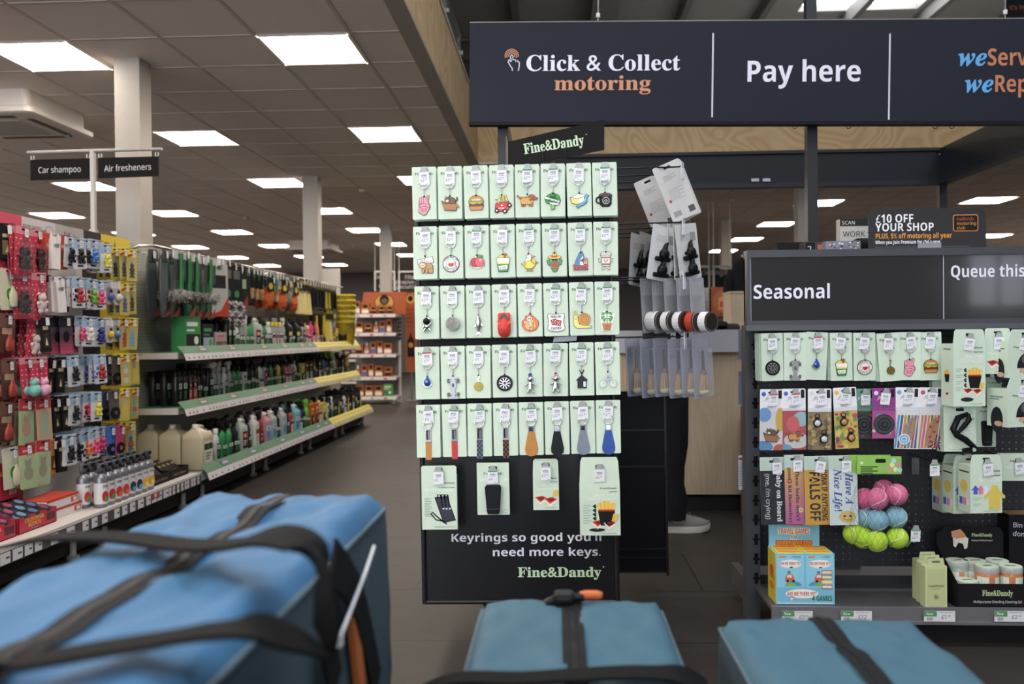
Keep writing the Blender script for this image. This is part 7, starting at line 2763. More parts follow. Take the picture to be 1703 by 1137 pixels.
def mk_pouch(col, art):
 def f(o):
  c = MB()
  W, H = 0.12, 0.2
  fold(c, W, H, col, None)
  c.ppoly(rrect(-0.035, 0.035, -0.18, -0.07, 0.01), -0.0016, paper('bcc9a4'))
  c.ppoly(ell(0, -0.125, 0.02, 0.03), -0.0018, paper(art))
  c.build('pouch', o)
  m = MB()
  m.lathe([(0.02, -0.185), (0.024, -0.175), (0.024, -0.12), (0.01, -0.1), (0.009, -0.085)], M('b9b49c', 0.3), 12, (0.01, -0.012, 0), 1, 0.5)
  m.build('bottle', o)
 return f


def mk_slant(o):
 c = MB()
 W, H = 0.09, 0.2
 fold(c, W, H, '4a3a4c', '2a2830', 0.3)
 for i in range(6):
  c.plate(-W / 2 + 0.001, W / 2 - 0.001, -H + i * 0.018, -H + (i + 1) * 0.018, -0.0014, paper('%02x%02x%02x' % (184 - 22 * i, 74 - 6 * i, 104 - 8 * i)))
 c.ppoly(ell(0, -0.11, 0.022, 0.03), -0.0016, paper('17161a'))
 c.build('printed_pack', o)


def mk_brown(o):
 c = MB()
 W, H = 0.1, 0.19
 fold(c, W, H, '4f302c', '6d4a40', 0.35)
 c.plate(-0.03, 0.03, -0.1, -0.07, -0.0016, paper('a58a70'))
 c.build('printed_pack', o)
 m = MB()
 m.lathe([(0.02, 0), (0.026, 0.008), (0.024, 0.05), (0.012, 0.065), (0.012, 0.08)], M('8f3a30', 0.25), 12, (0, -0.02, -0.18), 1, 0.6)
 m.build('scent_bottle', o)


P_ = {'pb': ('red polka-dot card with a black glitter figure', mk_polka('26262a')), 'pw': ('red polka-dot card with a white figure', mk_polka('d9d6d0', False)), 'pt': ('red polka-dot card with a teal round figure', mk_ball('6fb0a4')),
  'pp': ('red polka-dot card with a pink round figure', mk_ball('cf97b4')), 'rc': ('red carton with a small window', mk_carton('b5402e', '5f3a34')), 'wc': ('white and red carton', mk_carton('dad6d6')),
  'bc': ('black carton with a small triangle', mk_carton('1d1c1e', '2f2c2b')), 'oc': ('orange carton with a window', mk_carton('c9882e', '5a4030')), 'bl': ('light blue card with a dark vent clip', mk_fig('9fbcd6', '26282e')),
  'fb': ('blue card with a blue bear figure', mk_fig('9db9d4', '3f78c4')), 'fy': ('blue card with a yellow bear figure', mk_fig('9db9d4', 'd8d05a')), 'fr': ('blue card with a red bear figure', mk_fig('9db9d4', 'a82a34')),
  'fg': ('blue card with a green bear figure', mk_fig('9db9d4', '6fae3a')), 'fp': ('blue card with a pink bear figure', mk_fig('9db9d4', 'd84a78')), 'fw': ('blue card with a white bear figure', mk_fig('9db9d4', 'd6d4cf')),
  'fo': ('blue card with an orange bear figure', mk_fig('9db9d4', 'd86a2a')), 'fn': ('blue card with a navy bear figure', mk_fig('9db9d4', '2f3f8f')), 'vp': ('clear pack with a violet vent clip', mk_vent('6a6aae')),
  'vw': ('clear pack with a white vent clip', mk_vent('c9c7c4')), 'vy': ('clear pack with a yellow vent clip', mk_vent('d0aa2e')), 'vb': ('clear pack with a blue vent clip', mk_vent('6a9cc8')),
  'tn': ('yellow pack with a navy tree', mk_tree('33467f')), 'tk': ('yellow pack with a black tree', mk_tree('2a2c2a')), 'tr': ('yellow pack with a red tree', mk_tree('b03a34')), 'tb': ('yellow pack with a blue tree', mk_tree('6f9fd6')),
  'ty': ('yellow pack with a yellow tree', mk_tree('dcc22e')), 'tc': ('yellow pack with a pink and cyan tree', mk_tree('5ac0d0', 'd85a7a')), 'tp': ('yellow pack with a pale tree', mk_tree('c9d2d6', 'c8a87a')), 'tu': ('yellow pack with a flag-patterned tree', mk_tree('2f4a8f', 'b03a34')),
  'go': ('green pack with an orange cat shape', mk_green('c8652e')), 'gm': ('green pack with a mint shape', mk_green('8fb8a0', 'c99a84')), 'gb': ('green pack with a brown cat shape', mk_green('6f5f4c')), 'gd': ('green pack with a deer shape', mk_green('7a6848')),
  'dk': ('dark card with a black scent disc', mk_disc('3a4250')), 'dw': ('white-edged dark card with a black scent disc', mk_disc('55504c')), 'du': ('blue card with a black scent disc', mk_disc('3f6fb8')), 'dp': ('pink card with a black scent disc', mk_disc('b83f6a')),
  'po': ('pale pouch with a small green bottle', mk_pouch('c9c6b4', '4a7a3a')), 'sl': ('dark pack fading to pink', mk_slant), 'br': ('dark brown pack with a red bottle', mk_brown), 'bk': ('black and gold pack', mk_carton('1f1d1e', '6a5a3c', 0.09, 0.17))}
ROWS_L = [[('bk', 9, 371), ('pb', 27, 374), ('pb', 40, 377), ('pb', 61, 381), ('rc', 78, 387), ('wc', 91, 388), ('rc', 103, 390), ('bl', 117, 394), ('bl', 131, 396), ('bl', 143, 397), ('fb', 157, 398), ('fy', 175, 405), ('tk', 190, 411), ('tn', 204, 411), ('tk', 219, 414)],
   [('po', 13, 446), ('pb', 37, 450), ('pw', 64, 453), ('bc', 78, 457), ('wc', 88, 459), ('wc', 97, 460), ('bc', 107, 461), ('bl', 120, 459), ('fr', 130, 461), ('fr', 141, 462), ('fg', 152, 464), ('fp', 166, 466), ('vp', 182, 465), ('vw', 195, 467), ('tn', 208, 470), ('tk', 219, 470)],
   [('br', 12, 521), ('pw', 59, 522), ('bc', 71, 524), ('sl', 85, 524), ('sl', 97, 525), ('sl', 109, 525), ('sl', 121, 525), ('fp', 134, 525), ('fw', 147, 526), ('fn', 157, 527), ('fn', 166, 528), ('vy', 181, 528), ('vb', 193, 528), ('tr', 206, 528), ('tb', 221, 528)],
   [('br', 14, 597), ('pt', 44, 594), ('pp', 64, 593), ('bc', 84, 595), ('bc', 99, 594), ('bl', 121, 591), ('fn', 143, 590), ('fb', 156, 589), ('fr', 165, 589), ('dk', 178, 590), ('dw', 193, 591), ('tp', 208, 587), ('ty', 224, 587)],
   [('br', 12, 668), ('go', 44, 663), ('gm', 71, 660), ('bc', 90, 660), ('bc', 107, 658), ('bl', 124, 656), ('fr', 138, 653), ('fp', 149, 652), ('fy', 160, 651), ('dk', 176, 650), ('dw', 188, 648), ('ty', 208, 645), ('tc', 225, 644)],
   [('po', 20, 743), ('gb', 44, 736), ('gd', 72, 731), ('oc', 86, 729), ('bc', 99, 726), ('bl', 115, 722), ('bl', 130, 719), ('fo', 143, 716), ('fp', 156, 712), ('fp', 168, 709), ('du', 185, 708), ('dp', 201, 706), ('tu', 217, 701)]]
RL = ['top', 'second', 'third', 'fourth', 'fifth', 'lowest']
PXF = -2.60
hk = {}
for r, row in enumerate(ROWS_L):
 for i, (key, u, v) in enumerate(row):
  nm, mk = P_[key]
  p = PX(u, v, PXF + 0.03 * ((i % 3) - 1))
  stamp(('air', key), mk, 'air_freshener_pack', f'{nm}, {RL[r]} row of air fresheners, {ORD[i]} from left', 'air freshener', p, 0,
    f'air fresheners in the {RL[r]} row', rot=(random.uniform(-.04, .04), random.uniform(-.07, .07), PI / 2 - 0.25 + random.uniform(-.18, .12)))
  for q in range(2):
   x = p.x - 0.045 - 0.042 * q
   if key in ('rc', 'wc', 'bc', 'oc', 'bk'):
    x -= 0.02
   stamp(('air', key), mk, 'air_freshener_pack', f'{nm}, {ORD[q + 1]} one deep, {RL[r]} row, {ORD[i]} hook', 'air freshener', (x, p.y + 0.004 * q, p.z), 0,
     f'packs behind the {RL[r]} row, {ORD[i]} hook', rot=(0, random.uniform(-.03, .03), PI / 2 - 0.12 + random.uniform(-.08, .08)))
  bay = bays[0] if p.y < JOINT[1] else bays[1]
  h = MB()
  h.tube([(BX + 0.001 - p.x, 0, 0), (0.045, 0, 0), (0.05, 0, 0.006)], 0.0025, chrome('9a9894', 0.3), 6)
  h.build('hook', bay, (p.x - BX, p.y - bay.location.y, p.z - 0.012))

# ------------------------------------------------------------------ goods on the air freshener base shelf
ZB = SHZ[0] + 0.001


def scent_tray(o):
 c = MB()
 red = paper('b0243c')
 c.box(-0.15, 0.15, 0, 0.004, 0, 0.075, red)
 c.box(-0.15, 0.15, 0.2, 0.204, 0, 0.12, red)
 c.box(-0.15, -0.146, 0, 0.2, 0, 0.075, red)
 c.box(0.146, 0.15, 0, 0.2, 0, 0.075, red)
 c.box(-0.15, 0.15, 0, 0.2, 0, 0.004, red)
 c.text('CALIFORNIA', -0.03, 0.045, 0.018, paper('e0b83a'), -0.0008, 'sansb', 'c', w=0.15)
 c.text('SCENTS', -0.03, 0.022, 0.018, paper('e0b83a'), -0.0008, 'sansb', 'c', w=0.1)
 c.text('So Cool', -0.03, 0.006, 0.011, paper('5aa0d0'), -0.0008, 'bi', 'c')
 for x in (0.085, 0.12):
  c.plate(x - 0.015, x + 0.015, 0.02, 0.055, -0.0008, paper('3a2428'))
 c.build('tray', o)
 h = MB()
 h.box(-0.15, 0.15, 0.2, 0.204, 0.11, 0.30, red)
 h.text('CALIFORNIA', -0.05, 0.235, 0.024, paper('e0b83a'), 0.1992, 'sansb', 'c', w=0.16)
 h.text('SCENTS', -0.05, 0.205, 0.022, paper('e0b83a'), 0.1992, 'sansb', 'c', w=0.11)
 h.ppoly(stroke([(0.055, 0.17), (0.06, 0.24)], 0.008), 0.1990, paper('e0b83a'))
 for a in range(6):
  h.ppoly(stroke([(0.06, 0.24), (0.06 + 0.035 * math.cos(a * PI / 5), 0.245 + 0.02 * math.sin(a * PI / 5))], 0.008), 0.1988, paper('e0b83a'))
 h.plate(0.09, 0.145, 0.14, 0.29, 0.1990, paper('b9c4cc'))
 h.ppoly(ell(0.118, 0.25, 0.016, 0.02), 0.1988, paper('7a5240'))
 h.ppoly([(0.1, 0.14), (0.136, 0.14), (0.13, 0.23), (0.106, 0.23)], 0.1988, paper('b98a70'))
 h.build('header_card', o)


def scent_can(col):
 def f(o):
  c = MB()
  c.lathe([(0.03, 0), (0.033, 0.003), (0.033, 0.036), (0.03, 0.04)], M(col, 0.35), 18)
  c.build('can_body', o)
  l = MB()
  l.lathe([(0.034, 0.036), (0.034, 0.042), (0.03, 0.044), (0.028, 0.042), (0.001, 0.042)], M('2a2a2c', 0.3), 18)
  l.lathe([(0.022, 0.0425), (0.001, 0.0432)], paper(col), 14)
  l.build('can_lid', o)
 return f


for k, (u, Y, up) in enumerate(((12, 3.66, False), (62, 3.98, False))):
 o = stamp('scent_tray', scent_tray, 'display_tray', ['red cardboard tray of scent cans, nearest on the white base shelf', 'red cardboard tray of scent cans beside the red and white boxes'][k], 'display tray', (-2.46, Y, ZB), PI / 2, 'red scent trays')
 for i in range(3):
  for j in range(3):
   col = ['7a2a3a', '5f86a8', 'b8b4ac', '3f5f8f', '8f3a5a'][(i * 2 + j * 3 + k) % 5]
   stamp(('can', col), scent_can(col), 'scent_can', f'small round scent can in the {"near" if k == 0 else "far"} red tray, {ORD[j]} row, {ORD[i]} from the left', 'air freshener',
     (-2.50 - 0.062 * j, Y - 0.09 + 0.088 * i, ZB + 0.045 + 0.012 * j), 0, 'scent cans in the red trays', rot=(0, 0.35, 0))
for k, (dz, dy) in enumerate(((0.0, 0.0), (0.052, -0.03))):
 def flatbox(o):
  c = MB()
  c.box(-0.14, 0.14, 0, 0.14, 0, 0.05, paper('cfc9cc'))
  c.plate(-0.14, 0.14, 0.038, 0.05, -0.0006, paper('b8402e'))
  c.box(-0.141, 0.141, -0.001, 0.141, 0.046, 0.051, paper('b8402e'))
  c.plate(0.07, 0.13, 0.008, 0.034, -0.0006, paper('b8402e'))
  c.plate(0.09, 0.12, 0.012, 0.03, -0.0009, paper('d9d4d6'))
  c.build('carton', o)
 stamp('flatbox', flatbox, 'flat_carton', ['lower flat white and red carton lying on the base shelf', 'upper flat white and red carton lying on the base shelf'][k], 'boxed goods', (-2.49, 4.27 + dy, ZB + dz), PI / 2, 'flat cartons on the base shelf')


def spray(col, art):
 def f(o):
  b = MB()
  b.lathe([(0.031, 0), (0.034, 0.004), (0.034, 0.15), (0.03, 0.165), (0.017, 0.175), (0.014, 0.18)], M('7d7f86', 0.3, 0.5), 16)
  b.build('bottle', o)
  l = MB()
  n = 16
  for k in range(n):
   a0, a1 = 2 * PI * k / n, 2 * PI * (k + 1) / n
   g = lambda a, z: (0.0345 * math.cos(a), 0.0345 * math.sin(a), z)
   l.add([g(a0, 0.02), g(a1, 0.02), g(a1, 0.13), g(a0, 0.13)], [(0, 1, 2, 3)], paper('cfcdd0'), True)
  l.ppoly(ell(0, 0.06, 0.02, 0.028), -0.0352, paper(col))
  l.ppoly(ell(0.008, 0.045, 0.012, 0.015), -0.0354, paper(art))
  l.text('AIR', 0, 0.108, 0.012, paper('2a2a2e'), -0.0352, 'sansb', 'c')
  l.build('label', o)
  c = MB()
  c.lathe([(0.015, 0.178), (0.015, 0.195), (0.01, 0.2), (0.009, 0.212)], plastic('1c1c1f'), 12)
  c.box(-0.011, 0.011, -0.02, 0.012, 0.21, 0.228, plastic('1c1c1f'))
  c.build('spray_cap', o)
  d = MB()
  d.lathe([(0.016, 0.183), (0.019, 0.183), (0.019, 0.23), (0.017, 0.232)], M('8f949c', 0.1, clear=0.65), 12)
  d.build('clear_overcap', o)
 return f


n = 0
for yy, col, art, nm in ((4.48, 'b8303a', '4f8a3a', 'red berry'), (4.555, 'b8303a', '4f8a3a', 'red berry'), (4.63, 'c0392b', 'd8603a', 'red fruit'), (4.705, 'c0392b', 'd8603a', 'red fruit'),
       (4.785, '26303f', '4f9ac0', 'dark and blue'), (4.86, '26303f', '4f9ac0', 'dark and blue'), (4.935, 'd8a82e', 'e8cc6a', 'yellow flower'), (5.01, 'd8a82e', 'e8cc6a', 'yellow flower')):
 for j in range(2):
  stamp(('spray', col), spray(col, art), 'spray_bottle', f'grey scent spray bottle with {nm} label, {"front" if j == 0 else "back"} row, {ORD[n]} from the near end', 'spray bottle',
    (-2.425 - 0.085 * j, yy - (0.02 if j else 0), ZB), PI / 2 - 0.4, 'grey scent spray bottles')
 n += 1


def black_tray(o):
 c = MB()
 m = paper('1f1c1d')
 c.box(-0.13, 0.13, 0, 0.003, 0, 0.06, m)
 c.box(-0.13, -0.127, 0, 0.22, 0, 0.06, m)
 c.box(0.127, 0.13, 0, 0.22, 0, 0.06, m)
 c.box(-0.13, 0.13, 0, 0.22, 0, 0.003, m)
 c.box(-0.13, 0.13, 0.217, 0.22, 0, 0.08, m)
 c.text('Scent Co Reserve', 0, 0.02, 0.016, paper('8f8268'), -0.0008, 'bi', 'c', w=0.18)
 c.build('tray', o)


def black_pack(o):
 c = MB()
 c.X = Matrix.Rotation(-0.9, 4, 'X')
 c.box(-0.026, 0.026, 0, 0.03, 0, 0.12, paper('2a2423'))
 c.plate(-0.014, 0.014, 0.03, 0.075, -0.0008, paper('14100f'))
 c.plate(-0.018, 0.018, 0.085, 0.1, -0.0008, paper('8f7a50'))
 c.X = Matrix.Identity(4)
 c.build('carton', o)


for k, yy in enumerate((5.19, 5.46)):
 stamp('black_tray', black_tray, 'display_tray', ['black cardboard tray beside the grey spray bottles', 'black cardboard tray beside the big pale jugs'][k], 'display tray', (-2.43, yy, ZB), PI / 2, 'black scent trays')
 for i in range(4):
  for j in range(2):
   stamp('black_pack', black_pack, 'scent_box', f'dark brown scent box in the {"near" if k == 0 else "far"} black tray, {"front" if j == 0 else "rear"} row, {ORD[i]} from the left', 'boxed goods',
     (-2.45 - 0.085 * j, yy - 0.09 + 0.06 * i, ZB + 0.02), PI / 2, 'dark boxes in the black trays')


# ================================================================== BOTTLES, JUGS AND PACKS ON THE CAR CARE SHELVES
def lab(mb, W, z0, z1, y, cols):
 """printed front label: base, band and a mark"""
 mb.plate(-W / 2, W / 2, z0, z1, y, paper(cols[0]))
 h = z1 - z0
 mb.plate(-W / 2, W / 2, z0 + h * 0.62, z0 + h * 0.9, y - 0.0004, paper(cols[1]))
 mb.ppoly(ell(0, z0 + h * 0.75, W * 0.2, h * 0.1), y - 0.0008, paper(cols[2]))
 for i in range(3):
  mb.plate(-W * 0.35, W * (0.35 - 0.1 * i), z0 + h * (0.42 - 0.12 * i), z0 + h * (0.48 - 0.12 * i), y - 0.0004, paper(cols[2]))


def oval(W, D, n=16):
 return [(W / 2 * math.copysign(abs(math.cos(2 * PI * i / n)) ** 0.7, math.cos(2 * PI * i / n)), D / 2 * math.copysign(abs(math.sin(2 * PI * i / n)) ** 0.7, math.sin(2 * PI * i / n))) for i in range(n)]


def body(mb, prof, W, D, mat):
 """prof [(scale, z)] on an oval footprint"""
 base = oval(W, D)
 return mb.loft([[(p[0] * s, p[1] * s, z) for p in base] for s, z in prof], mat)


def mk_trigger(col, head, cols, clear=0.0):
 def f(o):
  b = MB()
  m = M(col, 0.2, clear=clear)
  body(b, [(0.92, 0), (1, 0.008), (0.95, 0.08), (0.8, 0.13), (0.9, 0.165), (0.6, 0.195), (0.28, 0.21), (0.28, 0.222)], 0.085, 0.05, m)
  b.build('bottle', o)
  l = MB()
  lab(l, 0.06, 0.02, 0.115, -0.0262, cols)
  l.build('label', o)
  t = MB()
  h = plastic(head)
  t.cyl((0, 0, 0.215), (0, 0, 0.24), 0.016, h, 10)
  t.prism([(-0.045, 0.262), (-0.04, 0.243), (0.0, 0.238), (0.028, 0.246), (0.034, 0.268), (0.02, 0.282), (-0.02, 0.28), (-0.046, 0.272)], -0.011, 0.011, h)
  t.prism([(-0.02, 0.244), (-0.012, 0.242), (-0.018, 0.222), (-0.034, 0.2), (-0.037, 0.206), (-0.026, 0.224)], -0.006, 0.006, h)
  t.box(-0.056, -0.044, -0.007, 0.007, 0.258, 0.274, h)
  t.build('trigger_head', o)
 return f


def mk_aerosol(col, cap, cols):
 def f(o):
  b = MB()
  b.lathe([(0.029, 0), (0.032, 0.005), (0.032, 0.19), (0.026, 0.205)], M(col, 0.25, 0.2), 16)
  b.build('can', o)
  l = MB()
  lab(l, 0.044, 0.03, 0.17, -0.0335, cols)
  l.build('label', o)
  c = MB()
  c.lathe([(0.03, 0.203), (0.03, 0.235), (0.026, 0.24)], plastic(cap), 14)
  c.build('cap', o)
 return f


def mk_squeeze(col, cap, cols, h=0.22, clear=0.0, W=0.08):
 def f(o):
  b = MB()
  body(b, [(0.93, 0), (1, 0.007), (0.98, h * 0.55), (0.85, h * 0.75), (0.5, h * 0.88), (0.34, h * 0.92)], W, 0.05, M(col, 0.25, clear=clear))
  b.build('bottle', o)
  l = MB()
  lab(l, W * 0.72, h * 0.1, h * 0.6, -0.0262, cols)
  l.build('label', o)
  c = MB()
  c.lathe([(0.018, h * 0.91), (0.018, h * 1.06), (0.014, h * 1.08)], plastic(cap), 12)
  c.build('cap', o)
 return f


def mk_jerry(col, cap, cols, W=0.11, D=0.075, h=0.27, clear=0.0):
 def f(o):
  b = MB()
  m = M(col, 0.3, clear=clear)
  q = lambda s, x0=0.0: [(p[0], p[1]) for p in rrect(-W / 2 * s + x0, W / 2 * s + x0, -D / 2 * min(1, s + 0.05), D / 2 * min(1, s + 0.05), 0.014)]
  b.loft([[(p[0], p[1], z) for p in q(s, x0)] for s, z, x0 in ((0.94, 0, 0), (1, 0.008, 0), (1, h * 0.66, 0), (0.9, h * 0.76, -0.004), (0.4, h * 0.86, -0.02), (0.3, h * 0.9, -0.022))], m)
  b.tube([(-0.01, 0, h * 0.84), (0.012, 0, h * 0.93), (W * 0.36, 0, h * 0.9), (W * 0.42, 0, h * 0.8), (W * 0.42, 0, h * 0.7)], [0.012, 0.012, 0.012, 0.012, 0.014], m, 8)
  b.build('jug_body', o)
  l = MB()
  lab(l, W * 0.7, h * 0.12, h * 0.6, -D / 2 - 0.0008, cols)
  l.build('label', o)
  c = MB()
  c.lathe([(0.02, h * 0.89), (0.02, h * 0.97), (0.017, h * 0.98)], plastic(cap), 14, (-0.022 * W / 0.11, 0, 0))
  c.build('cap', o)
 return f


def mk_big_jug(o):
 mk_jerry('c4b99c', 'd6d3cb', ('cfcdc6', '2a2c2c', '2f5a3a'), 0.19, 0.15, 0.31, 0.08)(o)


def mk_packbox(W, H, D, col, c2, c3):
 def f(o):
  c = MB()
  c.box(-W / 2, W / 2, 0, D, 0, H, paper(col))
  c.plate(-W * 0.45, W * 0.45, H * 0.08, H * 0.5, -0.0006, paper(c2))
  c.plate(-W * 0.4, W * 0.3, H * 0.72, H * 0.84, -0.0006, paper(c3))
  c.ppoly(ell(W * 0.2, H * 0.32, W * 0.15, H * 0.12), -0.001, paper(c3))
  c.plate(-W * 0.4, W * 0.1, H * 0.58, H * 0.63, -0.0006, paper(c3))
  c.build('box_body', o)
 return f


Gc = ('1f2220', 'c9cfc9', '3f8a55')
Bc = ('202022', 'b23a2c', 'c9c7c4')
Wc = ('d2d0cd', '2a2a2c', 'b23a34')
Yc = ('23221c', 'c9b02e', 'd9d6cc')
BOT = {
 'trg_black': ('black trigger spray bottle', mk_trigger('222325', '141416', Gc)), 'trg_green': ('green trigger spray bottle', mk_trigger('2f8a4f', '141416', Gc)), 'trg_clear': ('clear trigger spray bottle with white head', mk_trigger('aeb6b2', 'd3d3d0', Gc, 0.3)),
 'trg_white': ('white trigger spray bottle', mk_trigger('c9cac8', '2a2a2c', Wc)), 'trg_yellow': ('yellow trigger spray bottle', mk_trigger('cfc236', '1c1c1e', Yc)), 'trg_red': ('red trigger spray bottle', mk_trigger('8f2424', '151517', Bc)),
 'trg_blue': ('blue trigger spray bottle', mk_trigger('3a6fb0', '1a1a1c', Wc)), 'trg_lime': ('lime green trigger spray bottle', mk_trigger('5fae3a', '6fc24a', Gc)), 'trg_orange': ('orange trigger spray bottle', mk_trigger('c8642a', '1a1a1c', Yc)),
 'aer_black': ('black aerosol can', mk_aerosol('202123', '161618', Gc)), 'aer_red': ('black aerosol can with red label', mk_aerosol('1f1f21', '161618', ('a83228', '1f1f21', 'd6d2cc'))), 'aer_silver': ('silver aerosol can', mk_aerosol('9a9c9f', '1a1a1c', Bc)),
 'aer_yellow': ('black and yellow aerosol can', mk_aerosol('26241c', '1a1a1c', ('c9b02e', '26241c', 'd9d6cc'))), 'sq_black': ('black squeeze bottle', mk_squeeze('232426', '151517', Gc)), 'sq_white': ('white squeeze bottle', mk_squeeze('c6c8c6', 'd6d6d3', Gc)),
 'sq_green': ('green squeeze bottle', mk_squeeze('2f7a48', '17181a', Gc)), 'sq_yellow': ('yellow capped squeeze bottle', mk_squeeze('8f9290', 'd3c03a', Wc)), 'sq_red': ('red squeeze bottle', mk_squeeze('a0322a', '1a1a1c', Wc)),
 'sq_pink': ('pink bottle', mk_squeeze('d2527a', 'd6d3d0', Wc, 0.2)), 'sq_blue': ('pale blue bottle', mk_squeeze('7fa8c0', '2a2a2c', Wc)), 'sq_orange': ('orange bottle', mk_squeeze('b0561f', '1a1a1c', Yc)),
 'jer_clear': ('clear jug with handle', mk_jerry('b3bcb6', 'd3d3d0', Bc, clear=0.15)), 'jer_white': ('white jug with handle', mk_jerry('c9c8c6', 'd3d2cf', Wc, 0.09)), 'jer_pink': ('pink jug with handle', mk_jerry('b8848a', 'd3cfcd', ('6f9ac0', 'd6d6d6', '2f5a8f'))),
 'jer_red': ('bright pink jug with handle', mk_jerry('d0486a', 'c8405f', Wc)), 'jer_black': ('black jug with handle', mk_jerry('1f2022', '151517', Yc)), 'jer_teal': ('teal jug with handle', mk_jerry('6fb0b4', 'cfd3d2', ('4a8fb0', 'd6d6d6', '2f5a8f'))),
 'jer_blue': ('clear jug with a blue label', mk_jerry('b3b7b6', 'd3d3d0', ('6f9ac8', 'cfd3d6', '2f5a3a'), clear=0.1)), 'jug': ('big pale yellow jug', mk_big_jug),
 'bx_green': ('big green and black car care box', mk_packbox(0.26, 0.25, 0.1, '2f8048', '1f2022', 'd6d8d2')), 'bx_black': ('black car care box', mk_packbox(0.2, 0.2, 0.09, '1f2022', '8fa0b8', '3f8a55')), 'bx_tray': ('grey display box of small coloured tubs', mk_packbox(0.22, 0.14, 0.12, 'a09c98', '4f4a4a', 'c0506a')),
 'bx_yellow': ('yellow and black car care pack', mk_packbox(0.12, 0.2, 0.06, 'c9b02e', '23221c', 'd6d2c4')), 'bx_orange': ('orange and black car care box', mk_packbox(0.12, 0.22, 0.08, 'b0501f', '1f1f20', 'd0b060')), 'bx_dark': ('black and white car care pack', mk_packbox(0.1, 0.22, 0.05, '1f2021', 'bdbab4', 'c9b02e')),
 'pk_white': ('white car care pack', mk_packbox(0.07, 0.18, 0.05, 'c9c9c6', '2f7a48', '2a2a2c'))}
WID_ = {'trg': 0.093, 'aer': 0.072, 'sq_': 0.088, 'jer': 0.125, 'jug': 0.225, 'pk_': 0.08}
SHELF = {
 2: ['bx_green', 'bx_black', 'bx_tray', 'aer_black', 'aer_black', 'sq_white', 'trg_clear', 'trg_clear', 'trg_green', 'jer_clear', 'trg_white', 'sq_green', 'sq_white', 'sq_yellow', 'sq_yellow', 'sq_yellow', 'trg_clear', 'jer_black', 'trg_black', 'jer_black', 'trg_black', 'aer_silver',
  'sq_yellow', 'sq_pink', 'jer_red', 'jer_red', 'sq_orange', 'sq_orange', 'sq_black', 'trg_yellow', 'bx_yellow', 'trg_yellow', 'bx_yellow'],
 1: ['aer_black', 'aer_black', 'aer_red', 'aer_red', 'sq_black', 'trg_black', 'aer_black', 'trg_clear', 'trg_clear', 'sq_white', 'trg_clear', 'sq_green', 'sq_green', 'pk_white', 'trg_black', 'sq_black', 'trg_black', 'trg_white', 'aer_silver', 'trg_black', 'trg_green', 'trg_black', 'trg_yellow', 'trg_black',
  'sq_red', 'sq_red', 'aer_silver', 'sq_white', 'trg_black', 'bx_yellow', 'bx_dark', 'bx_dark', 'aer_black', 'sq_black', 'bx_dark', 'trg_black', 'trg_blue', 'sq_black', 'bx_dark', 'trg_lime', 'sq_white', 'trg_red', 'trg_black', 'bx_dark', 'aer_black', 'bx_yellow'],
 0: ['jug', 'sq_white', 'sq_white', 'trg_green', 'trg_green', 'trg_black', 'jer_clear', 'trg_black', 'jer_white', 'trg_red', 'jer_pink', 'jer_blue', 'trg_black', 'jer_blue', 'sq_black', 'sq_red', 'jer_teal', 'trg_blue', 'sq_black', 'trg_lime', 'bx_orange', 'bx_orange', 'sq_yellow', 'bx_yellow', 'pk_white', 'aer_black',
  'sq_white', 'sq_black', 'aer_yellow', 'aer_black', 'trg_black', 'trg_white', 'aer_yellow', 'trg_black', 'bx_dark', 'aer_black', 'trg_black', 'aer_yellow']}
Y_START = {2: 5.9, 1: 5.78, 0: 5.70}
SN = {2: 'upper shelf', 1: 'middle shelf', 0: 'bottom shelf'}


def side(key):
 if key.startswith('bx_'):
  return {'bx_green': 0.28, 'bx_black': 0.22, 'bx_tray': 0.24}.get(key, 0.135)
 return WID_[key[:3]]


def count_name(i):
 return ORD[i] if i < 20 else ['twenty-first', 'twenty-second', 'twenty-third', 'twenty-fourth', 'twenty-fifth', 'twenty-sixth', 'twenty-seventh', 'twenty-eighth', 'twenty-ninth', 'thirtieth'][i - 20] if i < 30 else \
  ['thirty-first', 'thirty-second', 'thirty-third', 'thirty-fourth', 'thirty-fifth', 'thirty-sixth', 'thirty-seventh', 'thirty-eighth', 'thirty-ninth', 'fortieth', 'forty-first', 'forty-second', 'forty-third', 'forty-fourth', 'forty-fifth', 'forty-sixth', 'forty-seventh', 'forty-eighth', 'forty-ninth', 'fiftieth'][i - 30]


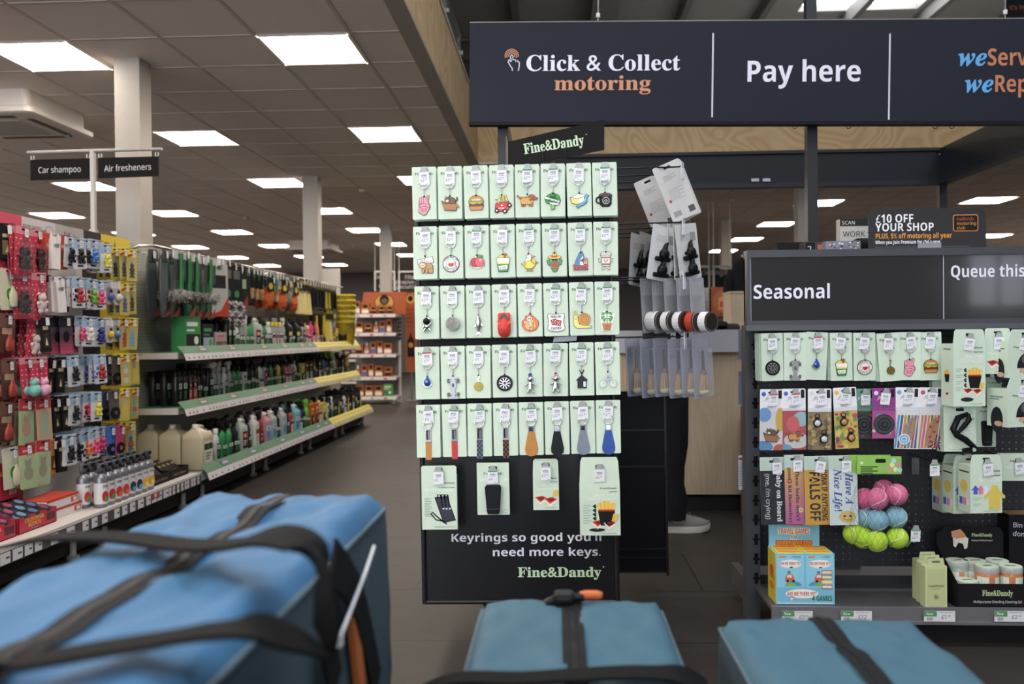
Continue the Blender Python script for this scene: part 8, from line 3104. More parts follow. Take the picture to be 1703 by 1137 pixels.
for j, seq in SHELF.items():
 y = Y_START[j]
 END = 10.68
 tot = sum(side(k) for k in seq)
 gap = max(0.004, min(0.05, (END - (0.5 if j == 2 else 0) - y - tot) / len(seq)))
 xf = (LIPX - 0.06 if j == 0 else LIPX - 0.21)
 for i, key in enumerate(seq):
  w = side(key)
  yc = y + w / 2
  y += w + gap
  nm, mk = BOT[key]
  box_like = key.startswith('bx_') or key.startswith('pk_')
  x = xf - (0.03 if not box_like else 0.0) - (0.0 if key == 'jug' else 0)
  rz = PI / 2 + (0.0 if box_like else random.uniform(-.25, .05)) * (0 if key == 'jug' else 1)
  kind = 'boxed goods' if box_like else 'jug' if key[:3] in ('jer', 'jug') else 'aerosol can' if key[:3] == 'aer' else 'bottle'
  name = {'boxed goods': 'car_care_box', 'jug': 'plastic_jug', 'aerosol can': 'aerosol_can', 'bottle': 'trigger_bottle' if key[:3] == 'trg' else 'squeeze_bottle'}[kind]
  z = SHZ[j] + 0.003
  stamp(('bot', key), mk, name, f'{nm}, front of the {SN[j]}, {count_name(i)} from near end', kind, (x, yc, z), rz, f'car care goods on the {SN[j]}')
  if not key.startswith('bx_'):
   for q in range(1, 3):
    dx = {'jer': 0.1, 'jug': 0.157}.get(key[:3], 0.08) * q
    if dx > 0.32:
     continue
    stamp(('bot', key), mk, name, f'{nm}, {ORD[q]} row, {SN[j]}, {count_name(i)} from near end', kind, (x - dx, yc + random.uniform(-.004, .004), z), rz, f'car care goods behind the front of the {SN[j]}')


# buckets
def bucket(o):
 b = MB()
 b.lathe([(0.115, 0), (0.12, 0.005), (0.145, 0.26), (0.15, 0.262), (0.15, 0.285), (0.143, 0.287), (0.138, 0.28), (0.113, 0.012), (0.01, 0.01)], M('cdb52c', 0.4), 24)
 b.build('bucket_body', o)
 t = MB()
 t.tube([(0.15, 0, 0.26), (0.13, -0.1, 0.18), (0.0, -0.165, 0.12), (-0.13, -0.1, 0.18), (-0.15, 0, 0.26)], 0.004, chrome('9a9894', 0.3), 6)
 t.build('bucket_handle', o)
 l = MB()
 for i in range(6):
  a0 = -PI / 2 - 0.5 + i * 0.17
  g = lambda a, z: ((0.122 + 0.1 * z) * math.cos(a), (0.122 + 0.1 * z) * math.sin(a), z)
  l.add([g(a0, 0.05), g(a0 + 0.17, 0.05), g(a0 + 0.17, 0.1 + 0.02 * (i % 3)), g(a0, 0.12)], [(0, 1, 2, 3)], paper('2a2a1c'), True)
 l.build('bucket_logo', o)


for i in range(6):
 stamp('bucket', bucket, 'bucket', f'yellow bucket, stack at the far end of left aisle, {["lowest", "second", "third", "fourth", "fifth", "topmost"][i]} upwards', 'bucket', (-2.58, 10.42, SHZ[2] + 0.003 + 0.064 * i), 0.3 * i, 'stacked yellow buckets')


# ------------------------------------------------------------------ hanging packs above the upper shelf
def long_bag(col, foot):
 def f(o):
  c = MB()
  W, H = 0.105, 0.46
  c.loft([[(p[0] * s, p[1] * s * 0.5, z) for p in oval(W, 0.05)] for s, z in ((0.5, -H), (0.85, -H + 0.03), (1, -H * 0.6), (0.9, -H * 0.25), (0.7, -0.05), (0.3, -0.02))], M(col, 0.25, bump=0.3))
  c.prism([(-W * 0.4, -H + 0.01), (W * 0.42, -H + 0.02), (W * 0.45, -H * 0.82), (-W * 0.1, -H * 0.93)], -0.03, -0.026, paper(foot))
  c.build('bag', o)
  h = MB()
  h.prism(rrect(-0.045, 0.045, -0.08, 0, 0.006, 2), -0.016, -0.014, paper('3a3c3e'))
  h.prism(rect(-0.012, 0.012, -0.06, -0.01), -0.03, -0.029, paper('cfcfd4'))
  h.build('header_card', o)
 return f


def duster(handle, head):
 def f(o):
  h = MB()
  h.tube([(0, 0, -0.02), (0.0, 0, -0.14), (-0.01, -0.005, -0.27)], [0.012, 0.017, 0.014], plastic(handle), 8)
  h.build('handle', o)
  c = MB()
  c.prism(rrect(-0.045, 0.05, -0.2, 0, 0.005, 2), 0.018, 0.02, paper('3a3c3c'))
  c.plate(-0.045, 0.05, -0.06, -0.002, 0.0175, paper('a9a9a8'))
  c.ppoly(ell(0.0, -0.03, 0.013, 0.013), 0.017, paper('2f7a48'))
  c.build('backing_card', o)
  b = MB()
  m = M(head, 0.95, 0, 0.4, 250, 0, 0.9)
  rnd = random.Random(handle)
  b.ball((-0.01, -0.005, -0.31), 0.055, m, 12, 1.2, 0.8, 0.8)
  for i in range(60):
   a, e = rnd.uniform(0, 2 * PI), rnd.uniform(-1.2, 1.2)
   d = Vector((math.cos(a) * math.cos(e) * 1.2, math.sin(a) * math.cos(e) * 0.8, math.sin(e) * 0.8))
   p0 = Vector((-0.01, -0.005, -0.31)) + d * 0.05
   b.tube([p0, p0 + d * 0.022], [0.007, 0.002], m, 4)
  b.build('duster_head', o)
 return f


def tall_pack(c1, c2, c3, W=0.2, H=0.45):
 def f(o):
  c = MB()
  c.loft([[(p[0] * s, p[1], z) for p in rrect(-W / 2, W / 2, -0.018, 0.018, 0.015)] for s, z in ((1, -H), (1.02, -H * 0.5), (1, -0.06), (0.96, -0.04))], M(c1, 0.25, bump=0.2))
  c.ppoly([(-W * 0.48, -H), (W * 0.48, -H), (W * 0.48, -H * 0.66), (W * 0.1, -H * 0.9)], -0.0195, paper(c2))
  c.plate(-W * 0.3, W * 0.36, -H * 0.52, -H * 0.3, -0.0195, paper(c3))
  c.ppoly(ell(0, -H * 0.17, 0.02, 0.02), -0.0195, paper('2f7a48'))
  c.build('pack', o)
  h = MB()
  h.prism(rrect(-W * 0.45, W * 0.45, -0.05, 0, 0.005, 2), -0.002, 0.002, paper(c1))
  h.prism(rect(-0.012, 0.012, -0.06, -0.01), -0.03, -0.029, paper('cfcfd4'))
  h.build('header_card', o)
 return f


def chenille(o):
 c = MB()
 c.prism(rrect(-0.07, 0.07, -0.3, 0, 0.006, 2), -0.002, 0.002, paper('1f1f21'))
 c.ppoly(ell(0, -0.24, 0.03, 0.03), -0.0025, paper('2f7a48'))
 c.plate(-0.04, 0.04, -0.12, -0.05, -0.0025, paper('5a5a58'))
 c.build('backing_card', o)
 b = MB()
 rnd = random.Random(4)
 for i in range(70):
  x, z = rnd.uniform(-.06, .06), rnd.uniform(-.48, -.3)
  b.tube([(x, rnd.uniform(-.02, .0), z), (x + rnd.uniform(-.012, .012), -0.035, z - 0.02)], [0.011, 0.006], M(rnd.choice(['9a9896', 'b9b7b4', '55545a']), 0.9), 5)
 b.box(-0.06, 0.06, 0.0, 0.03, -0.49, -0.28, M('8a8886', 0.9))
 b.build('wash_mitt', o)


def wood_brush(head, hcol):
 def f(o):
  h = MB()
  h.tube([(0, 0, -0.02), (0, 0, -0.1), (0, 0, -0.17)], [0.008, 0.016, 0.012], plastic(hcol), 8)
  h.tube([(0, 0, -0.17), (0, 0, -0.2)], [0.017, 0.02], M('a87a50', 0.5), 8)
  h.build('handle', o)
  b = MB()
  b.loft([ring(0, 0, -0.2, 0.02, 0.014, 10), ring(0, 0, -0.24, 0.026, 0.016, 10), ring(0, 0, -0.262, 0.02, 0.01, 10)], M(head, 0.9, var=0.3, scale=300, bump=0.5))
  b.build('bristles', o)
  c = MB()
  c.prism(rrect(-0.035, 0.035, -0.1, 0.0, 0.005, 2), 0.018, 0.02, paper('2f6a48' if hcol == '1c1d20' else '8f8f8c'))
  c.build('backing_card', o)
 return f


def cloth(col, L=0.36, W=0.12):
 def f(o):
  c = MB()
  rings = []
  for i in range(8):
   t = i / 7
   w = W * (0.25 + 0.75 * t ** 0.7)
   rings.append([(w / 2 * math.cos(a) * (1 + 0.12 * math.sin(5 * a)), 0.028 * (0.5 + t * 0.8) * math.sin(a) * (1 + 0.2 * math.cos(6 * a)), -0.04 - (L - 0.04) * t) for a in [2 * PI * k / 18 for k in range(18)]])
  c.loft(rings, M(col, 0.9, 0, 0.15, 120, 0, 0.5))
  c.build('cloth', o)
  h = MB()
  h.prism(rrect(-0.045, 0.045, -0.12, 0, 0.006, 2), -0.034, -0.031, paper('23221d'))
  h.plate(-0.04, 0.04, -0.06, -0.02, -0.0345, paper('8f8030'))
  h.build('header_card', o)
 return f


def fluffy_mitt(col, back):
 def f(o):
  b = MB()
  b.ball((0, 0, -0.19), 0.075, M(col, 0.95, 0, 0.3, 150, 0, 0.9), 14, 0.9, 0.45, 1.25)
  rnd = random.Random(col)
  for i in range(50):
   a, e = rnd.uniform(0, 2 * PI), rnd.uniform(-1.3, 1.3)
   d = Vector((math.cos(a) * math.cos(e) * 0.9, math.sin(a) * math.cos(e) * 0.45, math.sin(e) * 1.25))
   p0 = Vector((0, 0, -0.19)) + d * 0.07
   b.tube([p0, p0 + d * 0.018], [0.012, 0.003], M(col, 0.95, 0, 0.3, 150), 4)
  b.build('mitt', o)
  c = MB()
  c.prism(rrect(-0.05, 0.05, -0.13, 0, 0.006, 2), -0.04, -0.037, paper(back))
  c.ppoly(ell(0, -0.08, 0.03, 0.03), -0.0405, paper('c9b23a'))
  c.build('header_card', o)
 return f


def dark_tool(col, acc):
 def f(o):
  c = MB()
  c.prism(rrect(-0.045, 0.045, -0.32, 0, 0.006, 2), -0.002, 0.002, paper('1f1e1c'))
  c.plate(-0.04, 0.04, -0.07, -0.02, -0.0025, paper(acc))
  c.build('backing_card', o)
  t = MB()
  t.tube([(0, -0.018, -0.09), (0, -0.02, -0.22), (0.005, -0.02, -0.3)], [0.012, 0.014, 0.022], plastic(col), 8)
  t.build('tool', o)
 return f


HANG = {'bag_grey': ('long grey bagged drying towel', long_bag('4a5054', '6f2a28')), 'bag_green': ('long green bagged drying towel', long_bag('2f5a44', '8f2a28')), 'dust_g': ('green handled duster with grey fluffy head', duster('22683b', '8f8f8e')),
  'dust_d': ('green handled duster with dark fluffy head', duster('2a7244', '6a6a69')), 'silver': ('silver pack with a red corner', tall_pack('a9a8a6', 'a8352c', '2a2a2c')), 'grey': ('grey pack with an orange corner', tall_pack('8f8e8c', 'b8702e', '2a2a2c', 0.16)),
  'chen': ('black card with noodle wash mitt', chenille), 'grn': ('green and black pack', tall_pack('26302a', '8f2f28', '8fae8a', 0.16, 0.36)), 'wb_t': ('black brush with pale bristles', wood_brush('b58f6a', '1c1d20')),
  'wb_o': ('black brush with tan bristles', wood_brush('9f7a55', '1c1d20')), 'wb_s': ('turquoise capped brush with pale bristles', wood_brush('c9a880', '3f8f98')), 'or': ('orange fluffy wash mitt', fluffy_mitt('c8602a', '23221d')), 'wh': ('white fluffy wash mitt', fluffy_mitt('cbc9c6', '8f8a84')),
  'gy': ('grey fluffy wash mitt', fluffy_mitt('8f8d8a', '55534f')), 'cham': ('pale yellow chamois cloth', cloth('d6c587')), 'ycl': ('bright yellow cloth', cloth('d3c136', 0.5, 0.13)), 'blk': ('black cleaning tool with yellow header', dark_tool('1c1c1e', '5a5228')),
  'blu': ('blue and black cleaning tool', dark_tool('2f6fae', '2a2a2c')), 'yel': ('yellow and black cleaning tool', dark_tool('c9b02e', '4a4426')), 'dk': ('dark carded cleaning tool', dark_tool('2c2a2a', '55565a'))}
TOPROW = ['bag_grey', 'dust_g', 'bag_grey', 'dust_d', 'bag_green', 'dust_d', 'bag_green', 'dust_g', 'bag_green', 'bag_green', 'silver', 'grey', 'chen', 'chen', 'grn', 'dk', 'wb_t', 'dk', 'wb_t', 'wb_o', 'wb_t', 'or', 'wb_o', 'wb_t', 'wb_s', 'or', 'wh', 'gy', 'or', 'wh', 'cham', 'cham', 'blk', 'cham', 'blk', 'cham', 'dk', 'blk', 'blu', 'blk', 'yel', 'blk', 'yel', 'blk', 'ycl', 'blk']
HW = {'silver': 0.16, 'grey': 0.13, 'chen': 0.14, 'grn': 0.17, 'or': 0.12, 'wh': 0.12, 'gy': 0.12, 'cham': 0.12, 'ycl': 0.12}
tot = sum(HW.get(k, 0.085) for k in TOPROW)
y = 5.63
sc_ = (10.15 - y) / tot
for i, key in enumerate(TOPROW):
 w = HW.get(key, 0.085) * sc_
 yc = y + w / 2
 y += w
 nm, mk = HANG[key]
 x = BX + 0.22 + (0.07 if key.startswith('dust') else 0)
 z = 1.695 + (0.02 if key in ('silver', 'grey') else 0) - (0.05 if key in ('or', 'wh') and i > 20 else 0)
 long_ = key.startswith('bag') or key.startswith('dust') or key in ('silver', 'grey', 'grn')
 stamp(('hang', key), mk, 'hanging_tool_pack', f'{nm} above the upper shelf, {count_name(i)} from near end', 'cleaning tool', (x + 0.02 * math.sin(i * 2.1), yc, z), 0, 'cleaning tools hanging above the shelves',
   rot=(0, 0, PI / 2 - (0.12 if key.startswith('bag') else 0.5 if long_ else 0.25) + random.uniform(-.15, .15)))
 stamp(('hang', key), mk, 'hanging_tool_pack', f'{nm} behind another, upper hanging row, {count_name(i)} from near end', 'cleaning tool', (x - 0.085, yc + 0.005, z), 0, 'cleaning tools hanging behind the front ones', rot=(0, 0, PI / 2 - 0.3))
 bay = bays[min(5, max(2, sum(1 for q in JOINT[1:] if yc > q)))]
 h = MB()
 h.tube([(0, 0, 0), (x - BX + 0.06, 0, 0), (x - BX + 0.065, 0, 0.008)], 0.003, chrome('9a9894', 0.3), 6)
 ho = h.build('hook', bay, (0, yc - bay.location.y, z - 0.012))
 t = MB()
 t.prism(rect(-0.012, 0.012, -0.05, 0), -0.001, 0.001, paper('c9c8ce'))
 to = t.build('price_ticket', ho, (x - BX + 0.068, 0, 0.006))
 to.rotation_euler = (0, 0, PI / 2)
# second hanging row in front of the buckets (far end of the aisle)
for i, key in enumerate(['blk', 'yel', 'blk', 'yel', 'ycl', 'cham', 'gy']):
 nm, mk = HANG[key]
 stamp(('hang', key), mk, 'hanging_tool_pack', f'{nm}, lower hanging row near the buckets, {ORD[i]} from near end', 'cleaning tool', (BX + 0.24, 9.1 + i * 0.14, 1.42), 0, 'cleaning tools in the lower hanging row', rot=(0, 0, PI / 2 - 0.2))
 bay = bays[4 if 9.1 + i * 0.14 < JOINT[5] else 5]
 h = MB()
 h.tube([(0, 0, 0), (0.3, 0, 0), (0.305, 0, 0.008)], 0.003, chrome('9a9894', 0.3), 6)
 h.build('hook', bay, (0, 9.1 + i * 0.14 - bay.location.y, 1.408))
# ================================================================== ORANGE END-OF-AISLE DISPLAY AND THE FAR SHOP
EX0, EX1, EY = -3.36, -2.60, 13.95
ec = thing('end_display', 'white end-of-aisle shelving full of orange glue and tape packs', 'shelving', ((EX0 + EX1) / 2, EY, 0))
hw = (EX1 - EX0) / 2
p = MB()
p.box(-hw, hw, 0.42, 0.44, 0.1, 1.5, M('6a6765', 0.6))
p.build('back_panel', ec)
EZ = [0.12, 0.44, 0.81, 1.155, 1.46]
for z in EZ:
 s = MB()
 s.box(-hw, hw, 0, 0.42, z - 0.03, z, WHT)
 s.box(-hw, hw, -0.012, 0.0, z - 0.05, z + 0.003, WHT)
 for i in range(3):
  s.plate(-hw + 0.12 + i * 0.22, -hw + 0.17 + i * 0.22, z - 0.042, z - 0.012, -0.013, paper('b8484a' if (i + int(z * 10)) % 3 == 0 else '9a989c'))
 s.build('shelf', ec)
MB().box(-hw - 0.005, -hw + 0.03, 0.441, 0.47, 0, 1.52, WHT).build('upright', ec)
u = MB()
u.box(hw - 0.03, hw + 0.005, 0.4, 0.45, 0, 1.52, WHT)
for i in range(18):
 u.box(hw + 0.0051, hw + 0.006, 0.41, 0.43, 0.15 + i * 0.075, 0.19 + i * 0.075, M('3a3838', 0.6))
u.build('upright', ec)
for sx in (-hw + 0.05, hw - 0.05):
 f = MB()
 f.cyl((sx, 0.06, 0), (sx, 0.06, 0.09), 0.02, M('8f8c88', 0.5), 8)
 f.build('foot', ec)
hb = thing('header_board', 'orange board with a round black and yellow emblem on top of the end display', 'sign', (-2.83, EY + 0.25, 1.461))
m = MB()
m.prism([(-0.40, 0), (0.36, 0), (0.36, 0.37), (-0.34, 0.37)], -0.01, 0.01, paper('964a20'))
m.ppoly(ell(0.0, 0.2, 0.17, 0.14), -0.0115, paper('6a3a16'))
m.ppoly(ell(0.0, 0.2, 0.15, 0.12), -0.013, paper('b98a3a'))
m.ppoly(ell(0.0, 0.24, 0.08, 0.085), -0.0145, paper('1f1a16'))
m.ppoly(ell(0.0, 0.22, 0.05, 0.045), -0.016, paper('5a4a3c'))
m.text('GORILLA', 0, 0.12, 0.045, paper('1f1a16'), -0.0175, 'n', 'c', bold=0.03, w=0.22)
m.build('board', hb)


def orange_box(W, H, D, mark):
 def f(o):
  c = MB()
  c.box(-W / 2, W / 2, 0, D, 0, H, paper('924a20'))
  c.ppoly(ell(0, H * 0.72, W * 0.3, H * 0.16), -0.001, paper('231c16'))
  c.plate(-W * 0.4, W * 0.4, H * 0.1, H * 0.42, -0.001, paper(mark))
  c.plate(-W * 0.36, W * 0.3, H * 0.46, H * 0.52, -0.001, paper('e0b84a'))
  c.build('box_body', o)
 return f


def orange_bottle(cap):
 def f(o):
  b = MB()
  body(b, [(0.95, 0), (1, 0.01), (1, 0.1), (0.6, 0.13), (0.3, 0.14)], 0.09, 0.06, M('924a20', 0.35))
  b.build('bottle', o)
  c = MB()
  c.lathe([(0.016, 0.138), (0.014, 0.17), (0.004, 0.19)], plastic(cap), 10)
  c.build('cap', o)
  l = MB()
  lab(l, 0.07, 0.02, 0.09, -0.032, ('d0ccc6', '231c16', '924a20'))
  l.build('label', o)
 return f


def tape_roll(o):
 b = MB()
 b.lathe([(0.075, 0), (0.075, 0.05), (0.04, 0.05), (0.04, 0)], M('2a2220', 0.4), 20)
 b.build('roll', o)
 l = MB()
 l.lathe([(0.0755, 0.008), (0.0755, 0.042)], paper('924a20'), 20)
 l.build('band', o)


k = 0
GN = ['bottom', 'second lowest', 'middle', 'second highest', 'top']
for r, z in enumerate(EZ):
 x = EX0 + 0.08
 i = 0
 while x < EX1 - 0.06:
  kind = (r * 3 + i * 2) % 5
  key, mk, w = (('ob1', orange_box(0.1, 0.2, 0.08, '3a5f9a'), 0.115), ('ob2', orange_box(0.13, 0.16, 0.1, '231c16'), 0.15), ('ob3', orange_box(0.09, 0.22, 0.06, 'd0ccc6'), 0.105), ('obt', orange_bottle('d6d2c8'), 0.1), ('ob4', orange_box(0.14, 0.18, 0.1, 'd8d2c4'), 0.155))[kind]
  if r == 4 and x > EX0 + 0.28:
   mk_, key = orange_box(0.12, 0.13, 0.06, '231c16'), 'ob5'
   mk, w = mk_, 0.135
  if r == 0:
   key, mk, w = ('gbx', None, 0.16) if i == 3 else ('ob4', orange_box(0.14, 0.18, 0.1, 'd8d2c4'), 0.155)
   if key == 'gbx':
    mk = mk_packbox(0.15, 0.2, 0.1, '4f9a4a', '2f6a38', 'd6d8d2')
  yq = EY + 0.04 if not (r == 4 and x > EX0 + 0.28) else EY + 0.0
  nm = 'green box' if key == 'gbx' else 'orange glue bottle' if key == 'obt' else 'orange and black boxed pack'
  stamp(('end', key), mk, 'glue_bottle' if key == 'obt' else 'boxed_pack', f'{nm}, {GN[r]} shelf of the end display, {ORD[i]} from left', 'bottle' if key == 'obt' else 'boxed goods', (x + w / 2 - 0.01, yq + (0.03 if key == 'obt' else 0), z + 0.001), 0, 'orange packs on the end display')
  x += w
  i += 1
for i in range(3):
 stamp('tape', tape_roll, 'tape_roll', f'black and orange tape roll on the end display, {["bottom", "middle", "top"][i]} of three', 'tape', (EX0 + 0.42, EY + 0.2, EZ[1] + 0.001 + 0.0505 * i), 0, 'piled tape rolls')
bn = thing('standing_banner', 'tall narrow orange banner standing right of the orange end display', 'banner', (-2.44, EY + 0.5, 0))
m = MB()
m.box(-0.09, 0.1, 0, 0.02, 0.5, 1.83, paper('964a20'))
m.ppoly(ell(0.0, 1.72, 0.07, 0.07), -0.001, paper('c9a03a'))
m.ppoly(ell(0.0, 1.73, 0.045, 0.05), -0.002, paper('1f1a16'))
for i, s in enumerate(('For the', 'toughest', 'jobs on', 'Planet', 'Earth')):
 m.text(s, 0.0, 1.53 - 0.07 * i, 0.035, paper('231a14'), -0.001, 'n', 'c', bold=0.02)
m.ppoly([(-0.06, 0.75), (0.06, 0.75), (0.06, 1.02), (0.015, 1.1), (0.01, 1.16), (-0.01, 1.16), (-0.015, 1.1), (-0.06, 1.02)], -0.001, paper('231a14'))
m.ppoly(ell(0, 0.95, 0.04, 0.045), -0.002, paper('b98a3a'))
m.build('banner_panel', bn)
m = MB()
m.box(-0.01, 0.02, 0.02, 0.05, 0, 1.8, M('6a6765', 0.5))
m.box(-0.09, 0.1, -0.08, 0.12, 0, 0.02, M('6a6765', 0.5))
m.build('banner_stand', bn)
# hanging strip of dark packs on the end display
hs_ = thing('clip_strip', 'hanging strip of small dark packs between the orange end display and the banner', 'clip strip', (EX1 + 0.06, EY - 0.01, 1.42))
m = MB()
m.box(-0.006, 0.006, -0.002, 0.002, -0.42, 0.0, plastic('8f8c88'))
m.build('strip', hs_)
for i in range(6):
 m = MB()
 m.rbox(-0.03, 0.03, -0.025, -0.003, -0.06 - 0.065 * i, -0.005 - 0.065 * i, 0.008, plastic('26231f'))
 m.build('pack', hs_)


# rows of further shelving, each with its goods
def far_shelf(name, label, x0, x1, y, zs, cols, seed, depth=0.4, goods='far goods', facex=False):
 o = thing(name, label, 'shelving', (x0, y, 0))
 f = MB()
 L = x1 - x0
 f.box(0, L, depth, depth + 0.03, 0, zs[-1] + 0.35, M('7a7673', 0.6))
 f.build('back_panel', o)
 rnd = random.Random(seed)
 for r, z in enumerate(zs):
  s = MB()
  s.box(0, L, 0, depth, z - 0.03, z, WHT)
  s.box(0, L, -0.01, 0, z - 0.045, z + 0.003, WHT)
  s.build('shelf', o)
  x = 0.03
  i = 0
  while x < L - 0.15:
   c = rnd.choice(cols)
   key = (goods, c, rnd.randint(0, 2))
   W_, H_ = (0.13, 0.2) if key[2] == 0 else (0.16, 0.15) if key[2] == 1 else (0.1, 0.24)
   stamp(('far', c, key[2]), mk_packbox(W_, H_, 0.12, c, '23211f', 'b9b4ac'), 'boxed_pack', f'small pack, {ORD[r]} shelf up, {goods}, {count_name(i)} from left', 'boxed goods', (x0 + x + W_ / 2, y + 0.05, z + 0.001), 0, f'packs on the {goods}')
   x += W_ + 0.02
   i += 1
 return o


far_shelf('shelving_unit', 'white shelving with orange and dark packs behind the standing banner', -2.30, -1.30, 15.2, [0.12, 0.5, 0.88, 1.26], ['8f4a24', '2a2624', '5a3a2c', 'a05a2a', '3a3836'], 5, goods='shelving behind the banner')
far_shelf('shelving_unit', 'dark shelving along the far end of the left aisle behind the end display', -5.6, -3.5, 18.6, [0.12, 0.6, 1.05, 1.5], ['3a3634', '55504c', '6f3a2a', '8f8a84', '2a2826'], 6, goods='far left shelving')
far_shelf('shelving_unit', 'shelving with car parts far beyond the pay counter', 1.9, 4.2, 14.0, [0.12, 0.55, 0.98, 1.42], ['3a3634', '6f6a66', '8f8a84', '7a3f2a', '2a2826'], 8, goods='shelving beyond the pay counter')


def hang_board(name, label, u0, u1, v0, v1, Y, rows):
 p = PY((u0 + u1) / 2, v1, Y)
 o = thing(name, label, 'sign', p)
 inv = Matrix.Translation(p).inverted()
 a, b2 = on(Y, u0, v1, inv), on(Y, u1, v0, inv)
 m = MB()
 m.box(a[0], b2[0], -0.01, 0.01, a[1], b2[1], M('252324', 0.5))
 for i, s in enumerate(rows):
  if s:
   zz = b2[1] - (b2[1] - a[1]) * (0.3 + 0.28 * i)
   m.text(s, (a[0] + b2[0]) / 2, zz, 0.075, paper('bdb8b6'), -0.0115, 'n', 'c', bold=0.02)
 m.build('board', o)
 f = MB()
 for x in (a[0], b2[0]):
  f.box(x - 0.012, x + 0.012, -0.012, 0.012, a[1] - 0.02, b2[1] + 0.06, WHT)
  f.cyl((x, 0, b2[1] + 0.05), (x, 0, CEIL - p.z), 0.006, WHT, 5)
 f.box(a[0], b2[0], -0.012, 0.012, b2[1] + 0.03, b2[1] + 0.06, WHT)
 f.build('frame', o)
 return o


hang_board('department_sign', 'dark hanging board reading Security and drive left of the third column', 624, 656, 455, 482, 17.0, ['Security', '', 'drive'])
hang_board('department_sign', 'dark hanging board reading Fillers, abrasive paper and Specialist paint', 664, 706, 455, 484, 17.0, ['Fillers', 'abrasive paper', 'Specialist paint'])
hang_board('department_sign', 'dark hanging board reading Vehicles seen between the stand and the Seasonal header', 1148, 1179, 448, 478, 13.0, ['Vehicles', '', ''])
hang_board('department_sign', 'dark hanging board reading Engine beside the far right column', 1187, 1214, 448, 478, 13.0, ['Engine', '', ''])
wp_ = thing('wall_panel', 'pale square panel beyond the second column at the end of the left aisle', 'panel', PY(548, 478, 16.2))
MB().box(-0.2, 0.2, 0, 0.03, -1.2, 0.36, M('a9a5a2', 0.6)).build('panel', wp_)
MB().box(-0.18, 0.18, 0.0, 0.1, -2.0, -1.2, M('6f6b69', 0.6)).build('panel_base', wp_)

# things behind the pay counter
pp = thing('oil_poster', 'orange poster picturing an oil bottle behind the pay counter', 'poster', PY(1203, 526, 7.6))
m = MB()
m.box(-0.12, 0.13, 0, 0.012, 0, 0.255, paper('8f4423'))
m.ppoly([(-0.04, 0.06), (0.05, 0.06), (0.05, 0.15), (0.03, 0.18), (0.03, 0.2), (0.0, 0.2), (0.0, 0.18), (-0.04, 0.16)], -0.001, paper('c98a5a'))
m.plate(-0.03, 0.04, 0.08, 0.13, -0.002, paper('b0402e'))
m.ppoly(ell(0.0, 0.13, 0.09, 0.1), -0.0005, paper('a55a2e'))
m.build('poster_panel', pp)
m = MB()
m.box(-0.1, 0.1, 0.012, 0.05, -1.27, 0.0, M('3a3837', 0.6))
m.build('poster_stand', pp)
gp2 = thing('slat_panel', 'grey crumpled film pack standing left of the orange poster', 'pack', PY(1174, 526, 7.6))
MB().rbox(-0.075, 0.065, 0, 0.06, 0.0, 0.25, 0.02, M('8a8480', 0.5, 0, 0.5, 60, 0, 0.8)).build('film_pack', gp2)
MB().box(-0.07, 0.06, 0, 0.06, -1.26, 0.0, M('3a3837', 0.6)).build('stand', gp2)
ts = thing('display_shirt', 'black T-shirt hanging on a stand behind the pay counter', 'T-shirt', PY(1236, 545, 6.6))
m = MB()
m.loft([[(p[0] * s + dx, p[1], z) for p in oval(0.2, 0.12)] for s, z, dx in ((0.72, 0.04, 0), (0.78, 0.25, 0), (0.95, 0.40, 0.0), (0.8, 0.48, 0.01), (0.35, 0.53, 0.02))], M('18171a', 0.9, bump=0.3))
m.tube([(-0.07, 0, 0.43), (-0.1, 0, 0.34), (-0.11, 0, 0.26)], [0.04, 0.042, 0.04], M('18171a', 0.9, bump=0.3), 10)
m.tube([(0.07, 0, 0.43), (0.1, 0, 0.34), (0.11, 0, 0.26)], [0.04, 0.042, 0.04], M('18171a', 0.9, bump=0.3), 10)
m.build('shirt', ts)
m = MB()
m.cyl((0, 0, -1.15), (0, 0, 0.55), 0.012, chrome('77757a', 0.4), 8)
m.cyl((0, 0, -1.15), (0, 0, -1.13), 0.12, chrome('77757a', 0.4), 16)
m.build('stand_pole', ts)
for i, (u, w, h, col, nm) in enumerate(((1190, 0.07, 0.05, '1c1b1d', 'low black payment terminal on the pay counter'), (1209, 0.07, 0.035, '2a2a2c', 'flat dark gadget on the pay counter'), (1170, 0.06, 0.02, '55504e', 'small grey pad on the pay counter'))):
 q = PY(u, 545, 5.47)
 o = thing(['card_reader', 'counter_gadget', 'counter_pad'][i], nm, 'till equipment', (q.x, 5.47, 1.1235))
 m = MB()
 m.loft([[(x, y * 1.0, z) for x, y in rrect(-w * s, w * s, -0.06 * s, 0.06 * s, 0.01)] for s, z in ((1, 0), (1, h * 0.6), (0.85, h))], plastic(col))
 m.build('casing', o)
 m = MB()
 m.box(-w * 0.6, w * 0.6, -0.03, 0.02, h, h + 0.002, M('3f4650', 0.2))
 m.build('screen', o)

# ================================================================== BLUE BAGS IN THE FOREGROUND
def PZ(u, v, z):
 r = ray(u, v)
 return Vector((0, 0, CAMH)) + r * ((z - CAMH) / r.z)


BLUE = M('2d5f86', 0.7, 0, 0.1, 14, 0, 0.12)
SLATE = M('33454f', 0.75, 0, 0.12, 20, 0, 0.15)
WEB = M('111112', 0.8, 0, 0.15, 400, 0, 0.4)


def hash2(x, y):
 return math.sin(x * 13.1 + math.sin(y * 7.3) * 2) * 0.5 + math.sin(y * 17.7 + math.sin(x * 9.1) * 2) * 0.5


